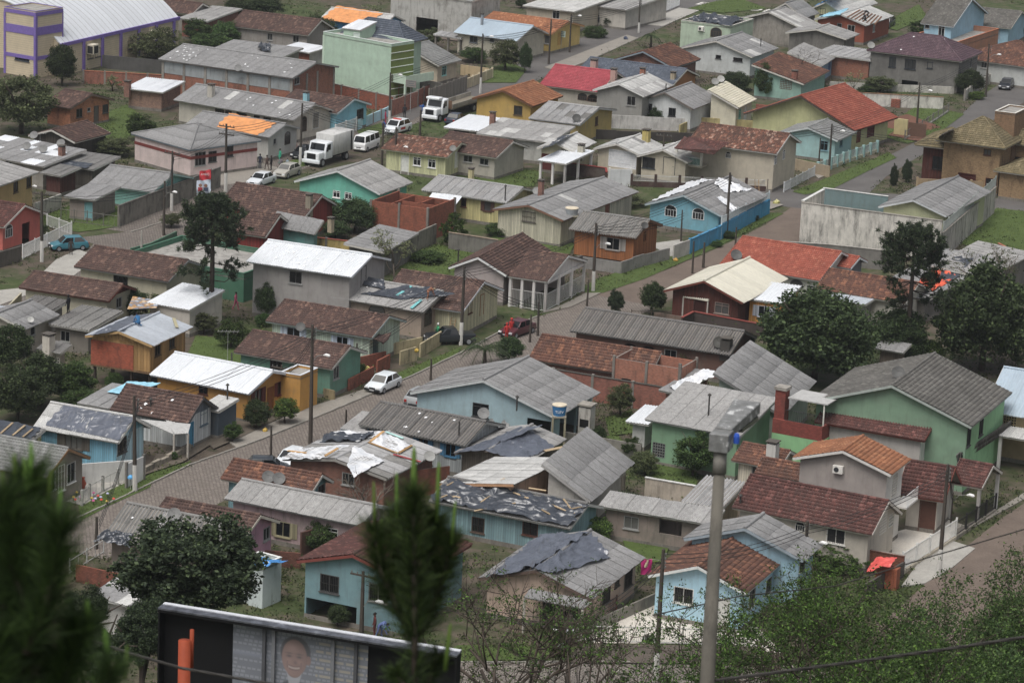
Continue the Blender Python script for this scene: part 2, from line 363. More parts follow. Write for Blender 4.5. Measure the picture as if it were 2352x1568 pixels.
# ------------------------------------------------------------------ windows and doors (shared meshes)
def win_meshes(w_,h_,kind,fr):
 key=('win',round(w_,1),round(h_,1),kind,fr)
 if key in MC:return MC[key]
 w2,hh=round(w_,1)/2,round(h_,1);f=MB();p=MB();g=MB()
 if kind in 'wnsb':
  t=.06
  f.box(-w2,-w2+t,-.03,.1,0,hh).box(w2-t,w2,-.03,.1,0,hh).box(-w2+t,w2-t,-.03,.1,hh-t,hh).box(-w2+t,w2-t,-.03,.1,0,t)
  f.box(-w2-.08,w2+.08,-.1,-.002,-.08,-.002)
  nm=max(1,int(round(w_/.6)))
  for i in range(1,nm):f.box(-w2+i*2*w2/nm-.02,-w2+i*2*w2/nm+.02,-.02,.08,t,hh-t)
  if kind=='w' and hh>.7:f.box(-w2+t,w2-t,-.015,.06,hh*.72,hh*.72+.035)
  p.box(-w2+t,w2-t,.06,.075,t,hh-t)
  if kind=='b':
   n=int(w_/.13)
   for i in range(1,n):g.box(-w2+i*2*w2/n-.012,-w2+i*2*w2/n+.012,-.06,-.036,0,hh)
   g.box(-w2,w2,-.062,-.04,hh*.5-.012,hh*.5+.012)
  if kind=='s':
   n=int(hh/.09)
   for s_ in(1,):
    x0=min(s_*w2,s_*(w2+w2*.9));x1=max(s_*w2,s_*(w2+w2*.9))
    g.box(x0,x1,-.05,-.012,0,hh)
    for i in range(n):g.box(x0+.05,x1-.05,-.062,-.051,i*hh/n+.02,(i+1)*hh/n-.02)
 elif kind=='d':
  t=.07;f.box(-w2-t,-w2,-.03,.1,0,hh+t).box(w2,w2+t,-.03,.1,0,hh+t).box(-w2,w2,-.03,.1,hh,hh+t)
  p.box(-w2,w2,.04,.07,0,hh)
  for z0,z1 in((.1,.45),(.5,.95)):p.box(-w2*.75,w2*.75,.025,.039,hh*z0,hh*z1)
  g.box(w2*.6,w2*.8,-.02,.024,hh*.48,hh*.5)
 elif kind=='g':
  f.box(-w2-.1,-w2,-.04,.1,0,hh+.1).box(w2,w2+.1,-.04,.1,0,hh+.1).box(-w2,w2,-.04,.1,hh,hh+.1)
  n=max(3,int(hh/.25))
  for i in range(n):p.box(-w2,w2,.03+.02*(i%2),.07,i*hh/n,(i+1)*hh/n-.02)
  g.box(-.1,.1,.0,.029,hh*.3,hh*.3+.04)
 elif kind=='a':
  n=10;r=w2;zc=max(.2,hh-r*.75)
  arc=[(-w2,0),(w2,0)]+[(r*math.cos(math.pi*i/n),zc+r*.75*math.sin(math.pi*i/n)) for i in range(n+1)]
  p.add([(x,-.012,z) for x,z in arc],[tuple(range(len(arc)))])
  m=len(arc);inner=arc;outer=[(x*1.12,z*1.06-.04) for x,z in arc]
  vs=[(x,-.05,z) for x,z in inner]+[(x,-.05,z) for x,z in outer]+[(x,.02,z) for x,z in outer]+[(x,-.011,z) for x,z in inner]
  fs=[]
  for i in range(m):
   j=(i+1)%m;fs+=[(i,i+m,j+m,j),(i+m,i+2*m,j+2*m,j+m),(i+3*m,i,j,j+3*m)]
  f.add(vs,fs)
  for i in range(1,4):g.box(-w2+i*w2/2-.02,-w2+i*w2/2+.02,-.04,-.015,0,zc)
  g.box(-w2,w2,-.04,-.015,zc-.02,zc+.02)
 elif kind=='v':
  nx,nz=max(2,int(w_/.22)),max(2,int(h_/.22));p.box(-w2,w2,.09,.1,0,hh)
  for i in range(nx+1):f.box(-w2+i*2*w2/nx-.03,-w2+i*2*w2/nx+.03,-.01,.085,0,hh)
  for i in range(nz+1):f.box(-w2,w2,-.012,.08,i*hh/nz-.03,i*hh/nz+.03)
 fm=plain(fr,f=1.2);pm=glass()
 if kind in 'dg':pm=plain(fr,f=1.2)
 gm=plain('#3a3735',f=1.0) if kind in 'b' else plain(fr,f=1.1)
 if kind=='s':gm=wood(fr)
 r=(f.mesh('window',fm),p.mesh('pane',pm),g.mesh('grille',gm) if g.v else None)
 MC[key]=r;return r
def add_window(root,Mx,w_,h_,kind,fr):
 f,p,g=win_meshes(w_,h_,kind,fr)
 nm={'d':'door','g':'garage_door','v':'vent_block'}.get(kind,'window')
 o=link(nm,f,root,Mx)
 link({'d':'door_leaf','g':'shutter'}.get(kind,'pane'),p,o)
 if g:link({'d':'handle','g':'handle','s':'shutter'}.get(kind,'grille'),g,o,kind='stuff' if kind=='b' else None)
 if kind=='s':link('shutter',g,o,Matrix.Translation((-round(w_,1)*1.45,0,0)))
def wall_panel(mb,O,u,n,ln,z0,z1,holes):
 xs=sorted({0.0,ln}|{round(v,3) for h in holes for v in(h[0],h[1])});zs=sorted({z0,z1}|{round(v,3) for h in holes for v in(h[2],h[3])})
 P=lambda a,z,d=0.0:O+u*a-n*d+Vector((0,0,z-O.z))
 for i in range(len(xs)-1):
  for j in range(len(zs)-1):
   cx,cz=(xs[i]+xs[i+1])/2,(zs[j]+zs[j+1])/2
   if any(h[0]<cx<h[1] and h[2]<cz<h[3] for h in holes):continue
   mb.quad(P(xs[i],zs[j]),P(xs[i+1],zs[j]),P(xs[i+1],zs[j+1]),P(xs[i],zs[j+1]))
 for a,b,c,d in holes:
  for q in((a,c,a,d),(b,d,b,c),(a,d,b,d),(b,c,a,c)):
   mb.quad(P(q[0],q[1]),P(q[2],q[3]),P(q[2],q[3],.16),P(q[0],q[1],.16))
HOUSES={}
DBG=[]
WK={'w':'#b9b9b5','n':'#8f8f8c','b':'#a8a8a4','s':'#6b5a4a','d':'#9a8f80','g':'#b5b5b0','a':'#5a4438','v':'#c9c6be','o':'#333333'}
def house(key,N,L,F,h,label,R=None,ax='b',wall=None,roof='tile:brown',ov=.45,base=0.0,fas='#b9b6ae',win='auto',cat='house',name='house',kind='gable',hl=None,hf=None,rise=None,wr=None,fr=None,yaw=None,group=None,gable=None,wmix=.5,rov=None,hipd=None,par=.5,planks=None,nowall=False,dv=1.9,open_front=False):
 """N = near eave corner, L = left end of the front eave, F = far end of the right eave, R = ridge end: all read off the picture; h = eave height"""
 wall=wall or paint('#b9b2a2');hl=h if hl is None else hl;hf=h if hf is None else hf
 pN,pL,pF=G(*N,h),G(*L,hl),G(*F,hf)
 db,da=(pN-pL).xy,(pF-pN).xy
 y1=math.atan2(db.y,db.x);y2=math.atan2(da.y,da.x)-math.pi/2
 if yaw is None:
  l1,l2=db.length,da.length
  m_=(y1*l1+y2*l2)/(l1+l2);ya=YB+max(-R_(14),min(R_(14),m_-YB))*wmix
 else:ya=yaw
 b=Vector((math.cos(ya),math.sin(ya),0));a=Vector((-b.y,b.x,0))
 W=max(2.0,db.dot(b.xy));D=max(1.5,da.dot(a.xy))
 org=Vector((pN.x,pN.y,0))-b*W
 if ax=='a' and kind=='gable':pr=Vector((pN.x,pN.y,h))-b*W/2;half=W/2
 else:pr=Vector((pN.x,pN.y,h))+a*D/2;half=D/2
 if rise is None:
  rise=z_for_v(pr,R[1])-h if R else half*.4
  rise=max(half*.14,min(half*.75,rise))
 DBG.append((key,round(math.degrees(y1),1),round(math.degrees(y2),1),round(W,1),round(D,1),round(rise,2)))
 root=thing(name,label,cat,org,ya,group)
 V=Vector;tn=rise/half
 rov=ov if rov is None else rov
 S={}
 X,Y=V((1,0,0)),V((0,1,0))
 if kind=='gable':
  if ax=='b':
   sl_=math.hypot(D/2,rise);S['f']=(V((0,0,h)),X,V((0,D/2,rise)).normalized(),W,sl_,0,0);S['k']=(V((W,D,h)),-X,V((0,-D/2,rise)).normalized(),W,sl_,0,0)
  else:
   sl_=math.hypot(W/2,rise);S['r']=(V((W,0,h)),Y,V((-W/2,0,rise)).normalized(),D,sl_,0,0);S['l']=(V((0,D,h)),-Y,V((W/2,0,rise)).normalized(),D,sl_,0,0)
 elif kind=='hip':
  hd=hipd or min(W,D)/2;hy=min(W,D)/2;rise=rise if R is None else rise
  if W>=D:fx,fy=hd,D/2
  else:fx,fy=W/2,hd
  s1=math.hypot(fy,rise);s2=math.hypot(fx,rise)
  S['f']=(V((0,0,h)),X,V((0,fy,rise)).normalized(),W,s1,fx/s1,fx/s1);S['k']=(V((W,D,h)),-X,V((0,-fy,rise)).normalized(),W,s1,fx/s1,fx/s1)
  S['r']=(V((W,0,h)),Y,V((-fx,0,rise)).normalized(),D,s2,fy/s2,fy/s2);S['l']=(V((0,D,h)),-Y,V((fx,0,rise)).normalized(),D,s2,fy/s2,fy/s2)
  tn=rise/fy
 elif kind=='shed':
  zFL,zFR,zBR=hl,h,hf;zBL=hl+hf-h;gx,gy=(zFR-zFL),(zBR-zFR)
  if abs(gy)>=abs(gx):
   if gy>=0:S['f']=(V((0,0,zFL)),V((W,0,gx)).normalized(),V((0,D,gy)).normalized(),math.hypot(W,gx),math.hypot(D,gy),0,0)
   else:S['k']=(V((W,D,zBR)),V((-W,0,-gx)).normalized(),V((0,-D,-gy)).normalized(),math.hypot(W,gx),math.hypot(D,gy),0,0)
  elif gx<0:S['r']=(V((W,0,zFR)),V((0,D,gy)).normalized(),V((-W,0,-gx)).normalized(),math.hypot(D,gy),math.hypot(W,gx),0,0)
  else:S['l']=(V((0,D,zBL)),V((0,-D,-gy)).normalized(),V((W,0,gx)).normalized(),math.hypot(D,gy),math.hypot(W,gx),0,0)
 x0,x1,y0,y1_=ov,W-ov,ov,D-ov
 if kind=='flat':x0,x1,y0,y1_=0,W,0,D
 zb=base-(.4 if base==0 else 0)
 def ztop(x,y):
  if kind=='gable':return h+(rise-abs((y-D/2) if ax=='b' else(x-W/2))*tn)-.05
  if kind=='shed':return hl+(h-hl)*x/W+(hf-h)*y/D-.05
  if kind=='hip':return h+min(ov*tn,.5)-.05
  return h
 Mroot=Matrix.Translation(org)@Matrix.Rotation(ya,4,'Z');Minv=Mroot.inverted()
 faces={'f':(V((x0,y0,0)),X,-Y,x1-x0),'r':(V((x1,y0,0)),Y,X,y1_-y0)}
 wins={'f':[],'r':[]}
 if win=='auto':
  win=[]
  for fc in 'fr':
   ln=faces[fc][3];nst=2 if h-base>4.4 else 1
   n=int(ln/3.1)
   for st in range(nst):
    for i in range(n):
     u=(i+.5+random.uniform(-.12,.12))*ln/n
     if random.random()<.12:continue
     kd=random.choice('wwbnw');ww,hh,zz=random.choice((1.2,1.4,1.0)),1.1,1.0
     if st==0 and random.random()<.22:kd,ww,hh,zz='d',.85,2.05,0.02
     win.append((fc,None,u,ww,hh,kd,base+zz+st*2.75))
 for wn in win:
  fc,x,y,ww,hh,kd=wn[:6];O,u,n,ln=faces[fc]
  if x is None:uu,zz=y,wn[6]
  else:
   On=Mroot@O;nn=Mroot.to_3x3()@n;p=Minv@on_plane(x,y,On,nn);uu=(p-O).dot(u);zz=p.z-hh/2
  uu=max(ww/2+.12,min(ln-ww/2-.12,uu))
  if ln<ww+.3:continue
  pt=O+u*uu;zt=min(ztop(*(O+u*(uu-ww/2)).xy),ztop(*(O+u*(uu+ww/2)).xy));zz=max(base+.02 if kd in 'dgo' else base+.25,min(zt-hh-.06,zz))
  if kd in 'dgo' and zz-base<.9:hh=min(hh+(zz-base)*.5,2.6);zz=base+.02
  hole=(uu-ww/2,uu+ww/2,zz,zz+hh)
  if any(hole[0]<q[0][1] and hole[1]>q[0][0] and hole[2]<q[0][3] and hole[3]>q[0][2] for q in wins[fc]):continue
  wins[fc].append((hole,kd,wn[7] if len(wn)>7 else None))
 if not nowall:
  mb=MB()
  for fc in 'fr':
   O,u,n,ln=faces[fc];zt=min(ztop(*O.xy),ztop(*(O+u*ln).xy))
   if open_front and fc=='f':continue
   wall_panel(mb,O,u,n,ln,zb,zt,[q[0] for q in wins[fc] if q[1]!='a' and q[0][3]<zt])
  zt=lambda p:ztop(*p)
  c=[(x0,y0),(x1,y0),(x1,y1_),(x0,y1_)]
  mb.quad((x1,y1_,zb),(x0,y1_,zb),(x0,y1_,min(zt(c[2]),zt(c[3]))),(x1,y1_,min(zt(c[2]),zt(c[3]))))
  mb.quad((x0,y1_,zb),(x0,y0,zb),(x0,y0,min(zt(c[3]),zt(c[0]))),(x0,y1_,min(zt(c[3]),zt(c[0]))))
  if kind=='shed':
   for i in range(4):
    p,q=c[i],c[(i+1)%4];m_=min(zt(p),zt(q))
    if abs(zt(p)-zt(q))>.01:mb.quad((*p,m_),(*q,m_),(*(q if zt(q)>zt(p) else p),max(zt(p),zt(q))))
  if kind=='gable':
   zg=ztop(x0,y0)
   if ax=='a':tri=[((x0,y0,zg),(x1,y0,zg),(W/2,y0,ztop(W/2,y0))),((x1,y1_,zg),(x0,y1_,zg),(W/2,y1_,ztop(W/2,y1_)))]
   else:tri=[((x1,y0,zg),(x1,y1_,zg),(x1,D/2,ztop(x1,D/2))),((x0,y1_,zg),(x0,y0,zg),(x0,D/2,ztop(x0,D/2)))]
   if gable is None:
    for t_ in tri:mb.quad(*t_)
   else:
    g=MB()
    for t_ in tri:g.quad(*t_)
    g.build('gable_wall',gable,root)
  wo_=mb.build('wall',wall,root)
  pl=MB()
  pl.box(x0-.02,x1+.02,y0-.025,y0-.003,zb,base+.35);pl.box(x1+.003,x1+.025,y0-.025,y1_+.02,zb,base+.35)
  if base==0 and kind!='flat' and not open_front:pl.build('plinth',concrete('#77726a'),root)
  if wr is not None:
   z_=ztop(x1,y0+.01)-.01;sk=MB();O,u,n,ln=faces['r'];wall_panel(sk,O+n*.012,u,n,ln,zb,min(z_,ztop(x1,y1_-.01)),[q[0] for q in wins['r'] if q[1]!='a'])
   sk.build('wall_skin',wr,root)
  if planks is not None:
   for fc in 'fr':
    O,u,n,ln=faces[fc];z_=min(ztop(*O.xy),ztop(*(O+u*ln).xy))-.03;npk=int(ln/.3);pw=ln/npk
    Mw=frame_mtx(O,u,n);key2=('plank',round(pw,2),round(z_-base,1))
    if key2 not in MC:MC[key2]=MB().box(.012,pw-.012,-.03,-.004,0,z_-base).mesh('plank',planks)
    hs_=[q[0] for q in wins[fc]]
    for i in range(npk):
     if any(q[0]<(i+1)*pw and q[1]>i*pw for q in hs_):continue
     link('plank',MC[key2],root,Mw@Matrix.Translation((i*pw,0,base+random.uniform(-.03,.03))))
 for fc in 'fr':
  O,u,n,ln=faces[fc];Mw=frame_mtx(O,u,n)
  for hole,kd,cl in wins[fc]:
   if kd=='o':continue
   add_window(root,Mw@Matrix.Translation(((hole[0]+hole[1])/2,0,hole[2])),hole[1]-hole[0],hole[3]-hole[2],kd,cl or fr or WK[kd])
 rb=MB();th=.07
 fm=plain(fas,f=1.15)
 if kind=='flat':
  rb.box(0,W,0,D,h-.15,h)
  ro=rb.build('roof',concrete('#8f8c86'),root)
  if par>0:
   pp=MB();t=.15
   pp.box(0,W,0,t,h+.002,h+par).box(0,W,D-t,D,h+.002,h+par).box(0,t,t,D-t,h+.002,h+par).box(W-t,W,t,D-t,h+.002,h+par)
   pa=pp.build('parapet',wall,root)
   cp=MB();e=.03;cp.box(-e,W+e,-e,t+e,h+par+.003,h+par+.05).box(-e,W+e,D-t-e,D+e,h+par+.003,h+par+.05).box(-e,t+e,t+e,D-t-e,h+par+.003,h+par+.05).box(W-t-e,W+e,t+e,D-t-e,h+par+.003,h+par+.05)
   cp.build('coping',fm,pa)
 else:
  for k,(O,u,v,ul,vl,tl,tr) in S.items():
   n=u.cross(v);p=[O,O+u*ul,O+u*(ul-tr*vl)+v*vl,O+u*(tl*vl)+v*vl]
   q=[x-n*th for x in p]
   rb.add(p+q,[(0,1,2,3),(7,6,5,4),(0,4,5,1),(1,5,6,2),(3,2,6,7),(0,3,7,4)])
  ro=rb.build('roof',plain('#7b746b',f=1.0),root)
  fb=MB()
  for k,(O,u,v,ul,vl,tl,tr) in S.items():
   n=u.cross(v)
   fb.beam(O-v*.02-n*.05,O+u*ul-v*.02-n*.05,.03,.2,up=n)
   if not tl:
    fb.beam(O-u*.022-n*.05,O-u*.022+v*(vl-.01)-n*.05,.03,.2,up=n);fb.beam(O+u*(ul+.022)-n*.05,O+u*(ul+.022)+v*(vl-.01)-n*.05,.03,.2,up=n)
  fb.build('fascia',fm,ro)
  for k,(O,u,v,ul,vl,tl,tr) in S.items():cover(ro,O-v*.05,u,v,ul,vl+.05,roof,tl,tr,dv)
  if kind=='gable':
   k='f' if ax=='b' else 'r';O,u,v,ul,vl,_,_=S[k];rc=MB();t=O+v*vl+Vector((0,0,.075));n2=max(2,int(ul/.45)) if roof.startswith('tile') else 1
   key3=('cap',roof,round(ul,1))
   rc.tube([t+u*(ul*i/n2) for i in range(n2+1)],[.12+(.02 if i%2 else 0) for i in range(n2+1)],8)
   rc.build('ridge_cap',rmat(roof),ro)
  if kind=='hip':
   rc=MB();ridge=[]
   for k in 'flkr':
    O,u,v,ul,vl,tl,tr=S[k];a_=O+Vector((0,0,.08));c_=O+u*(tl*vl)+v*vl+Vector((0,0,.08));rc.tube([a_,c_],.1,6)
   O,u,v,ul,vl,tl,tr=S['f'];rc.tube([O+u*(tl*vl)+v*vl+Vector((0,0,.08)),O+u*(ul-tr*vl)+v*vl+Vector((0,0,.08))],.1,6);rc.build('ridge_cap',rmat(roof),ro)
 Hd=dict(root=root,M=Mroot,Minv=Minv,S=S,W=W,D=D,h=h,ov=ov,roof=ro,rise=rise,x1=x1,y0=y0,faces=faces,ya=ya,base=base)
 HOUSES[key]=Hd;return Hd
def splane(Hd,k):
 O,u,v,ul,vl,tl,tr=Hd['S'][k];Mr=Hd['M'];R3=Mr.to_3x3()
 return Mr@O,R3@u,R3@v,(R3@u).cross(R3@v)
def on_roof(Hd,k,x,y):
 O,u,v,n=splane(Hd,k);return on_plane(x,y,O,n)
def on_wall(Hd,fc,x,y):
 O,u,n,ln=Hd['faces'][fc];R3=Hd['M'].to_3x3();return on_plane(x,y,Hd['M']@O,R3@n)
def chimney(Hd,k,x,y,w_=.6,hh=1.1,m=None,dp=None):
 p=Hd['Minv']@on_roof(Hd,k,x,y);w2=w_/2;m=m or paint('#a89a88');b=MB().box(-w2,w2,-w2,w2,-1.0,hh)
 o=b.build('chimney',m,Hd['root'],Matrix.Translation(p));c=MB().box(-w2-.08,w2+.08,-w2-.08,w2+.08,hh+.16,hh+.24)
 for sx in(-1,1):
  for sy in(-1,1):c.box(sx*w2*.75-.06,sx*w2*.75+.06,sy*w2*.75-.06,sy*w2*.75+.06,hh+.002,hh+.16)
 c.build('chimney_cap',concrete('#55504a'),o)
def flue(Hd,k,x,y,hh=1.0,r=.07,hood=True,h='#44423f'):
 p=Hd['Minv']@on_roof(Hd,k,x,y);b=MB().cyl(0,0,-.3,hh,r)
 if hood:b.tube([(0,0,hh+.05),(0,0,hh+.12),(0,0,hh+.25)],[r*2.2,r*2.2,.02],10)
 b.build('flue_pipe',plain(h,f=1.0),Hd['root'],Matrix.Translation(p))
def dish_mesh(h):
 k=('dish',h)
 if k in MC:return MC[k]
 b=MB();nr,na=4,16;vs=[];fs=[]
 for i in range(nr+1):
  r=i/nr
  for j in range(na):a=2*math.pi*j/na;vs.append((r*math.cos(a)*.5,r*math.sin(a)*.5,.12*r*r))
 for i in range(nr):
  for j in range(na):j2=(j+1)%na;fs.append((i*na+j,i*na+j2,(i+1)*na+j2,(i+1)*na+j))
 b.add(vs,fs);b.tube([(.45,0,.1),(0,0,.42)],.012,5);b.tube([(-.22,.4,.1),(0,0,.42)],.012,5);b.cyl(0,0,.38,.48,.04,6)
 MC[k]=b.mesh('satellite_dish',plain(h,f=1.0,rough=.5));return MC[k]
def dish(Hd,p,d=.8,az=40,h='#6c6c6c'):
 """satellite dish on a short arm; p in the world"""
 q=Hd['Minv']@p;m=Matrix.Translation(q+Vector((0,0,.45)))@Matrix.Rotation(R_(az),4,'Z')@Matrix.Rotation(R_(50),4,'X')@Matrix.Scale(d,4)
 o=link('satellite_dish',dish_mesh(h),Hd['root'],m)
 MB().tube([(0,0,-.02),(0,0,.45)],.025,6).build('dish_arm',plain('#555555'),Hd['root'],Matrix.Translation(q))
def drape(name,label,cat,Hd,quads,m,wr=.08,off=.09,res=48,group=None,flap=0.0):
 """wrinkled sheet lying on roof slopes; quads = [(slope, (p00, p10, p11, p01) picture points)]"""
 Vs=[];Fs=[];b=0;ph=rng.uniform(0,9,6)
 for k,pts in quads:
  P=[np.array(on_roof(Hd,k,*p)) for p in pts] if k!='free' else[np.array(p) for p in pts]
  nn=np.array(splane(Hd,k)[3]) if k!='free' else np.array((0,0,1.))
  s,t=np.meshgrid(np.linspace(0,1,res),np.linspace(0,1,res),indexing='ij')
  e=.02*np.sin(s*23+ph[0])+.02*np.sin(t*19+ph[1]);t2=np.clip(t+e*(t>.5),0,1.06);s2=s+.02*np.sin(t*17+ph[2])*(2*s-1)
  pos=((1-s2)*(1-t2))[...,None]*P[0]+(s2*(1-t2))[...,None]*P[1]+(s2*t2)[...,None]*P[2]+((1-s2)*t2)[...,None]*P[3]
  x=pos[...,0];y=pos[...,1]
  wv=np.zeros_like(x);wx=.8*np.sin(x*.9+ph[0])+.5*np.sin(y*1.3+ph[1]);wy=.8*np.sin(y*.8+ph[2])+.5*np.sin(x*1.5+ph[3])
  for q_ in range(9):
   an=ph[q_%6]+q_*1.9;fq=(1.1,1.7,.8,2.6,3.4,2.1,4.5,1.4,5.5)[q_];am=(.6,.5,.7,.35,.25,.35,.18,.5,.14)[q_]
   wv+=am*(1-np.abs(np.sin(fq*((x+wx)*np.cos(an)+(y+wy)*np.sin(an))+ph[(q_*2)%6])))**3
  z=off+wr*wv
  if flap:z=z-flap*np.clip((t-.9)*10,0,1)
  pos=pos+z[...,None]*nn
  Vs.append(pos.reshape(-1,3));i,j=np.meshgrid(np.arange(res-1),np.arange(res-1),indexing='ij');a=(i*res+j).ravel()+b
  Fs.append(np.stack([a,a+res,a+res+1,a+1],1));b+=res*res
 V=np.concatenate(Vs);c=V.mean(0);c[2]=V[:,2].min()
 o=link(name,npmesh(name,V-c,np.concatenate(Fs),m,True));o.location=c
 return tag(o,label,cat,group)
def plank(Hd,k,a,b,label,w_=.16,m=None,group=None,up=.2):
 p,q=on_roof(Hd,k,*a),on_roof(Hd,k,*b);n=splane(Hd,k)[3];c=(p+q)/2
 o=MB().beam(p-c+n*up,q-c+n*(up+.03),w_,.05,up=n).build('plank',m or lumber());o.location=c
 return tag(o,label,'plank',group)
# ------------------------------------------------------------------ ground, hill, streets
def ground_mat():
 t=NT('grass_and_soil');o=t.coord('Object')
 n=t.noise(o,.05,6,.65);n2=t.noise(o,.6,6,.7)
 g=t.ramp(n2,[(.3,c4(lin('#313c1e'),1)),(.55,c4(lin('#465429'),1)),(.75,c4(lin('#5a6038'),1))]);s=t.ramp(n2,[(.3,c4(lin('#3f372f'),1)),(.7,c4(lin('#665b4e'),1))])
 f=t.ramp(t.math('MULTIPLY_ADD',n2,.5,t.math('MULTIPLY',n,.7)),[(.52,(0,0,0)),(.66,(1,1,1))])
 t.bump(t.noise(o,4,5),.6,.1)
 return t.col(t.mix(f,g,s),.95)
def hill(x,y):
 d=math.hypot(x*.55,y) if y>0 else abs(x)*.55
 return max(0.0,min(64.0,75-.388*d-9.0))
xs=[-2500,-1200,-600,-300]+list(range(-220,221,8))+[300,600,1200,2500];ys=[-1500,-600,-200,-60]+list(range(-30,260,8))+[300,380,480,700,1200,2500,5000]
gb=MB();gv=[(x,y,hill(x,y)+(.9*math.sin(x*.21)*math.sin(y*.17) if hill(x,y)>1.5 else 0)) for y in ys for x in xs];nx=len(xs)
gb.add(gv,[(j*nx+i,j*nx+i+1,(j+1)*nx+i+1,(j+1)*nx+i) for j in range(len(ys)-1) for i in range(nx-1)])
struct('ground',gb,ground_mat())
LZ=[0.004]
ROADW=[]
def flat(name,pts,m,z=None,kerb=0.0,km=None):
 """ground sheet given by its outline in the picture"""
 if z is None:LZ[0]+=.004;z=LZ[0]
 P=[G(x,y,z) for x,y in pts]
 a=sum(P[i].x*P[(i+1)%len(P)].y-P[(i+1)%len(P)].x*P[i].y for i in range(len(P)))
 if a<0:P.reverse()
 if name!='lawn' and name!='yard':ROADW.append(P[:])
 b=MB();b.quad(*P)
 if kerb:
  for i in range(len(P)):
   p,q=P[i],P[(i+1)%len(P)];b.quad(Vector((p.x,p.y,-.1)),Vector((q.x,q.y,-.1)),q,p)
 me=b.mesh(name,m);bm=bmesh.new();bm.from_mesh(me);bmesh.ops.triangulate(bm,faces=bm.faces[:]);bm.to_mesh(me);bm.free()
 o=link(name,me);o['kind']='structure';return o
def cobble(f=1.0,h='#8d837a',rot=24):
 t=NT('cobbles');o=t.mapping(t.coord(),(1,1,1),(0,0,R_(rot))).outputs[0]
 nz=t.n('TexNoise');t.l(o,nz.inputs['Vector']);nz.inputs['Scale'].default_value=2.5
 ad=t.n('VectorMath',operation='MULTIPLY_ADD');t.l(nz.outputs['Color'],ad.inputs[0]);ad.inputs[1].default_value=(.16,.16,0);t.l(o,ad.inputs[2])
 b=t.n('TexBrick');t.l(ad.outputs[0],b.inputs['Vector']);b.inputs['Scale'].default_value=1;b.inputs['Brick Width'].default_value=.34;b.inputs['Row Height'].default_value=.25;b.inputs['Mortar Size'].default_value=.035;b.inputs['Mortar Smooth'].default_value=.4
 c=lin(h);b.inputs['Color1'].default_value=c4(c,1.1*f);b.inputs['Color2'].default_value=c4(c,.75*f);b.inputs['Mortar'].default_value=c4(lin('#57514a'),.8*f)
 n=t.noise(t.coord(),.35,6,.7);cc=t.mix(t.ramp(n,[(.42,(0,0,0)),(.7,(.5,.5,.5))]),b.outputs['Color'],c4(lin('#6d645b'),f))
 t.bump(t.math('SUBTRACT',1.0,b.outputs['Fac']),.7,.03)
 return t.col(cc,.85)
def loose(name,h1,h2,sc=.5,f=1.0):
 t=NT(name);o=t.coord();n=t.noise(o,sc,7,.7);n2=t.noise(o,7,4,.7)
 cc=t.ramp(n,[(.3,c4(lin(h1),f)),(.7,c4(lin(h2),f))]);cc=t.mix(.35,cc,t.ramp(n2,[(.3,c4(lin(h1),f*.7)),(.7,c4(lin(h2),f*1.2))]))
 t.bump(n2,.4,.03);return t.col(cc,.92)
M_cob=cobble();M_asph=loose('asphalt','#54514f','#6d6a67',.3);M_dirt=loose('dirt','#5d5149','#7c6e62',.4);M_red=loose('red_soil','#5d4034','#7a5443',.5)
M_lawn=loose('lawn_soil','#3d4d20','#55682e',.8);M_conc=loose('concrete_slab','#8b8881','#a9a69e',.6,1.15);M_pave=loose('pavement_slab','#7c776f','#938d83',.5,1.1)
M_light=loose('light_paving','#b3aca0','#c9c3b8',.6,1.2)
def strip(name,edge,width,m,z=None,kerb=0.0):
 """a street: its far kerb line read off the picture, width in metres to the near side"""
 if z is None:LZ[0]+=.004;z=LZ[0]
 P=[G(x,y,z) for x,y in edge];V1=[];V2=[]
 for i,p in enumerate(P):
  d=(P[min(i+1,len(P)-1)]-P[max(i-1,0)]).normalized();n=Vector((d.y,-d.x,0));V1.append(p);V2.append(p+n*width)
 b=MB();k=len(P);b.add(V1+V2,[(i,k+i,k+i+1,i+1) for i in range(k-1)])
 ROADW.append(V1+V2[::-1]);o=b.build(name,m);o['kind']='structure';return P
def kerb(edge,label=None,h=.13):
 P=[G(x,y) for x,y in edge];root=bpy.data.objects.new('kerb',None);col.objects.link(root);root['kind']='structure';root.location=P[0]
 me=MC.setdefault('kerbstone',MB().box(.02,.98,-.07,.07,-.1,h).mesh('kerb_stone',concrete('#8f8b83',.5)))
 for p,q in zip(P[:-1],P[1:]):
  ln=(q-p).length;n=max(1,int(ln));a=math.atan2(q.y-p.y,q.x-p.x)
  for i in range(n):
   o=bpy.data.objects.new('kerb_stone',me);col.objects.link(o);o.parent=root
   o.matrix_local=Matrix.Translation(p-P[0]+(q-p)*(i/n)+Vector((0,0,random.uniform(-.02,.02))))@Matrix.Rotation(a+random.gauss(0,.01),4,'Z')@Matrix.Diagonal((ln/n,1,1,1))
E1=[(60,1245),(150,1203),(230,1167),(345,1112),(440,1067),(603,1009),(735,955),(830,915),(945,865),(1055,813),(1160,757),(1235,727),(1311,704),(1381,672)]
strip('cobbled_street',E1,7.0,M_cob);kerb(E1[:12])
E2=[(1370,678),(1440,652),(1530,620),(1620,583),(1700,545),(1760,515),(1815,478),(1850,455)]
strip('dirt_road',E2,6.5,M_dirt)
flat('asphalt_street',[(1690,425),(1850,437),(2352,458),(2480,462),(2480,500),(2270,483),(2070,470),(1850,480),(1690,462)],M_asph)
flat('side_street',[(1880,447),(1950,414),(1991,392),(2046,355),(2120,318),(2199,272),(2254,220),(2330,172),(2430,120),(2500,150),(2352,235),(2289,272),(2180,330),(2110,360),(2036,405),(1990,450)],M_asph)
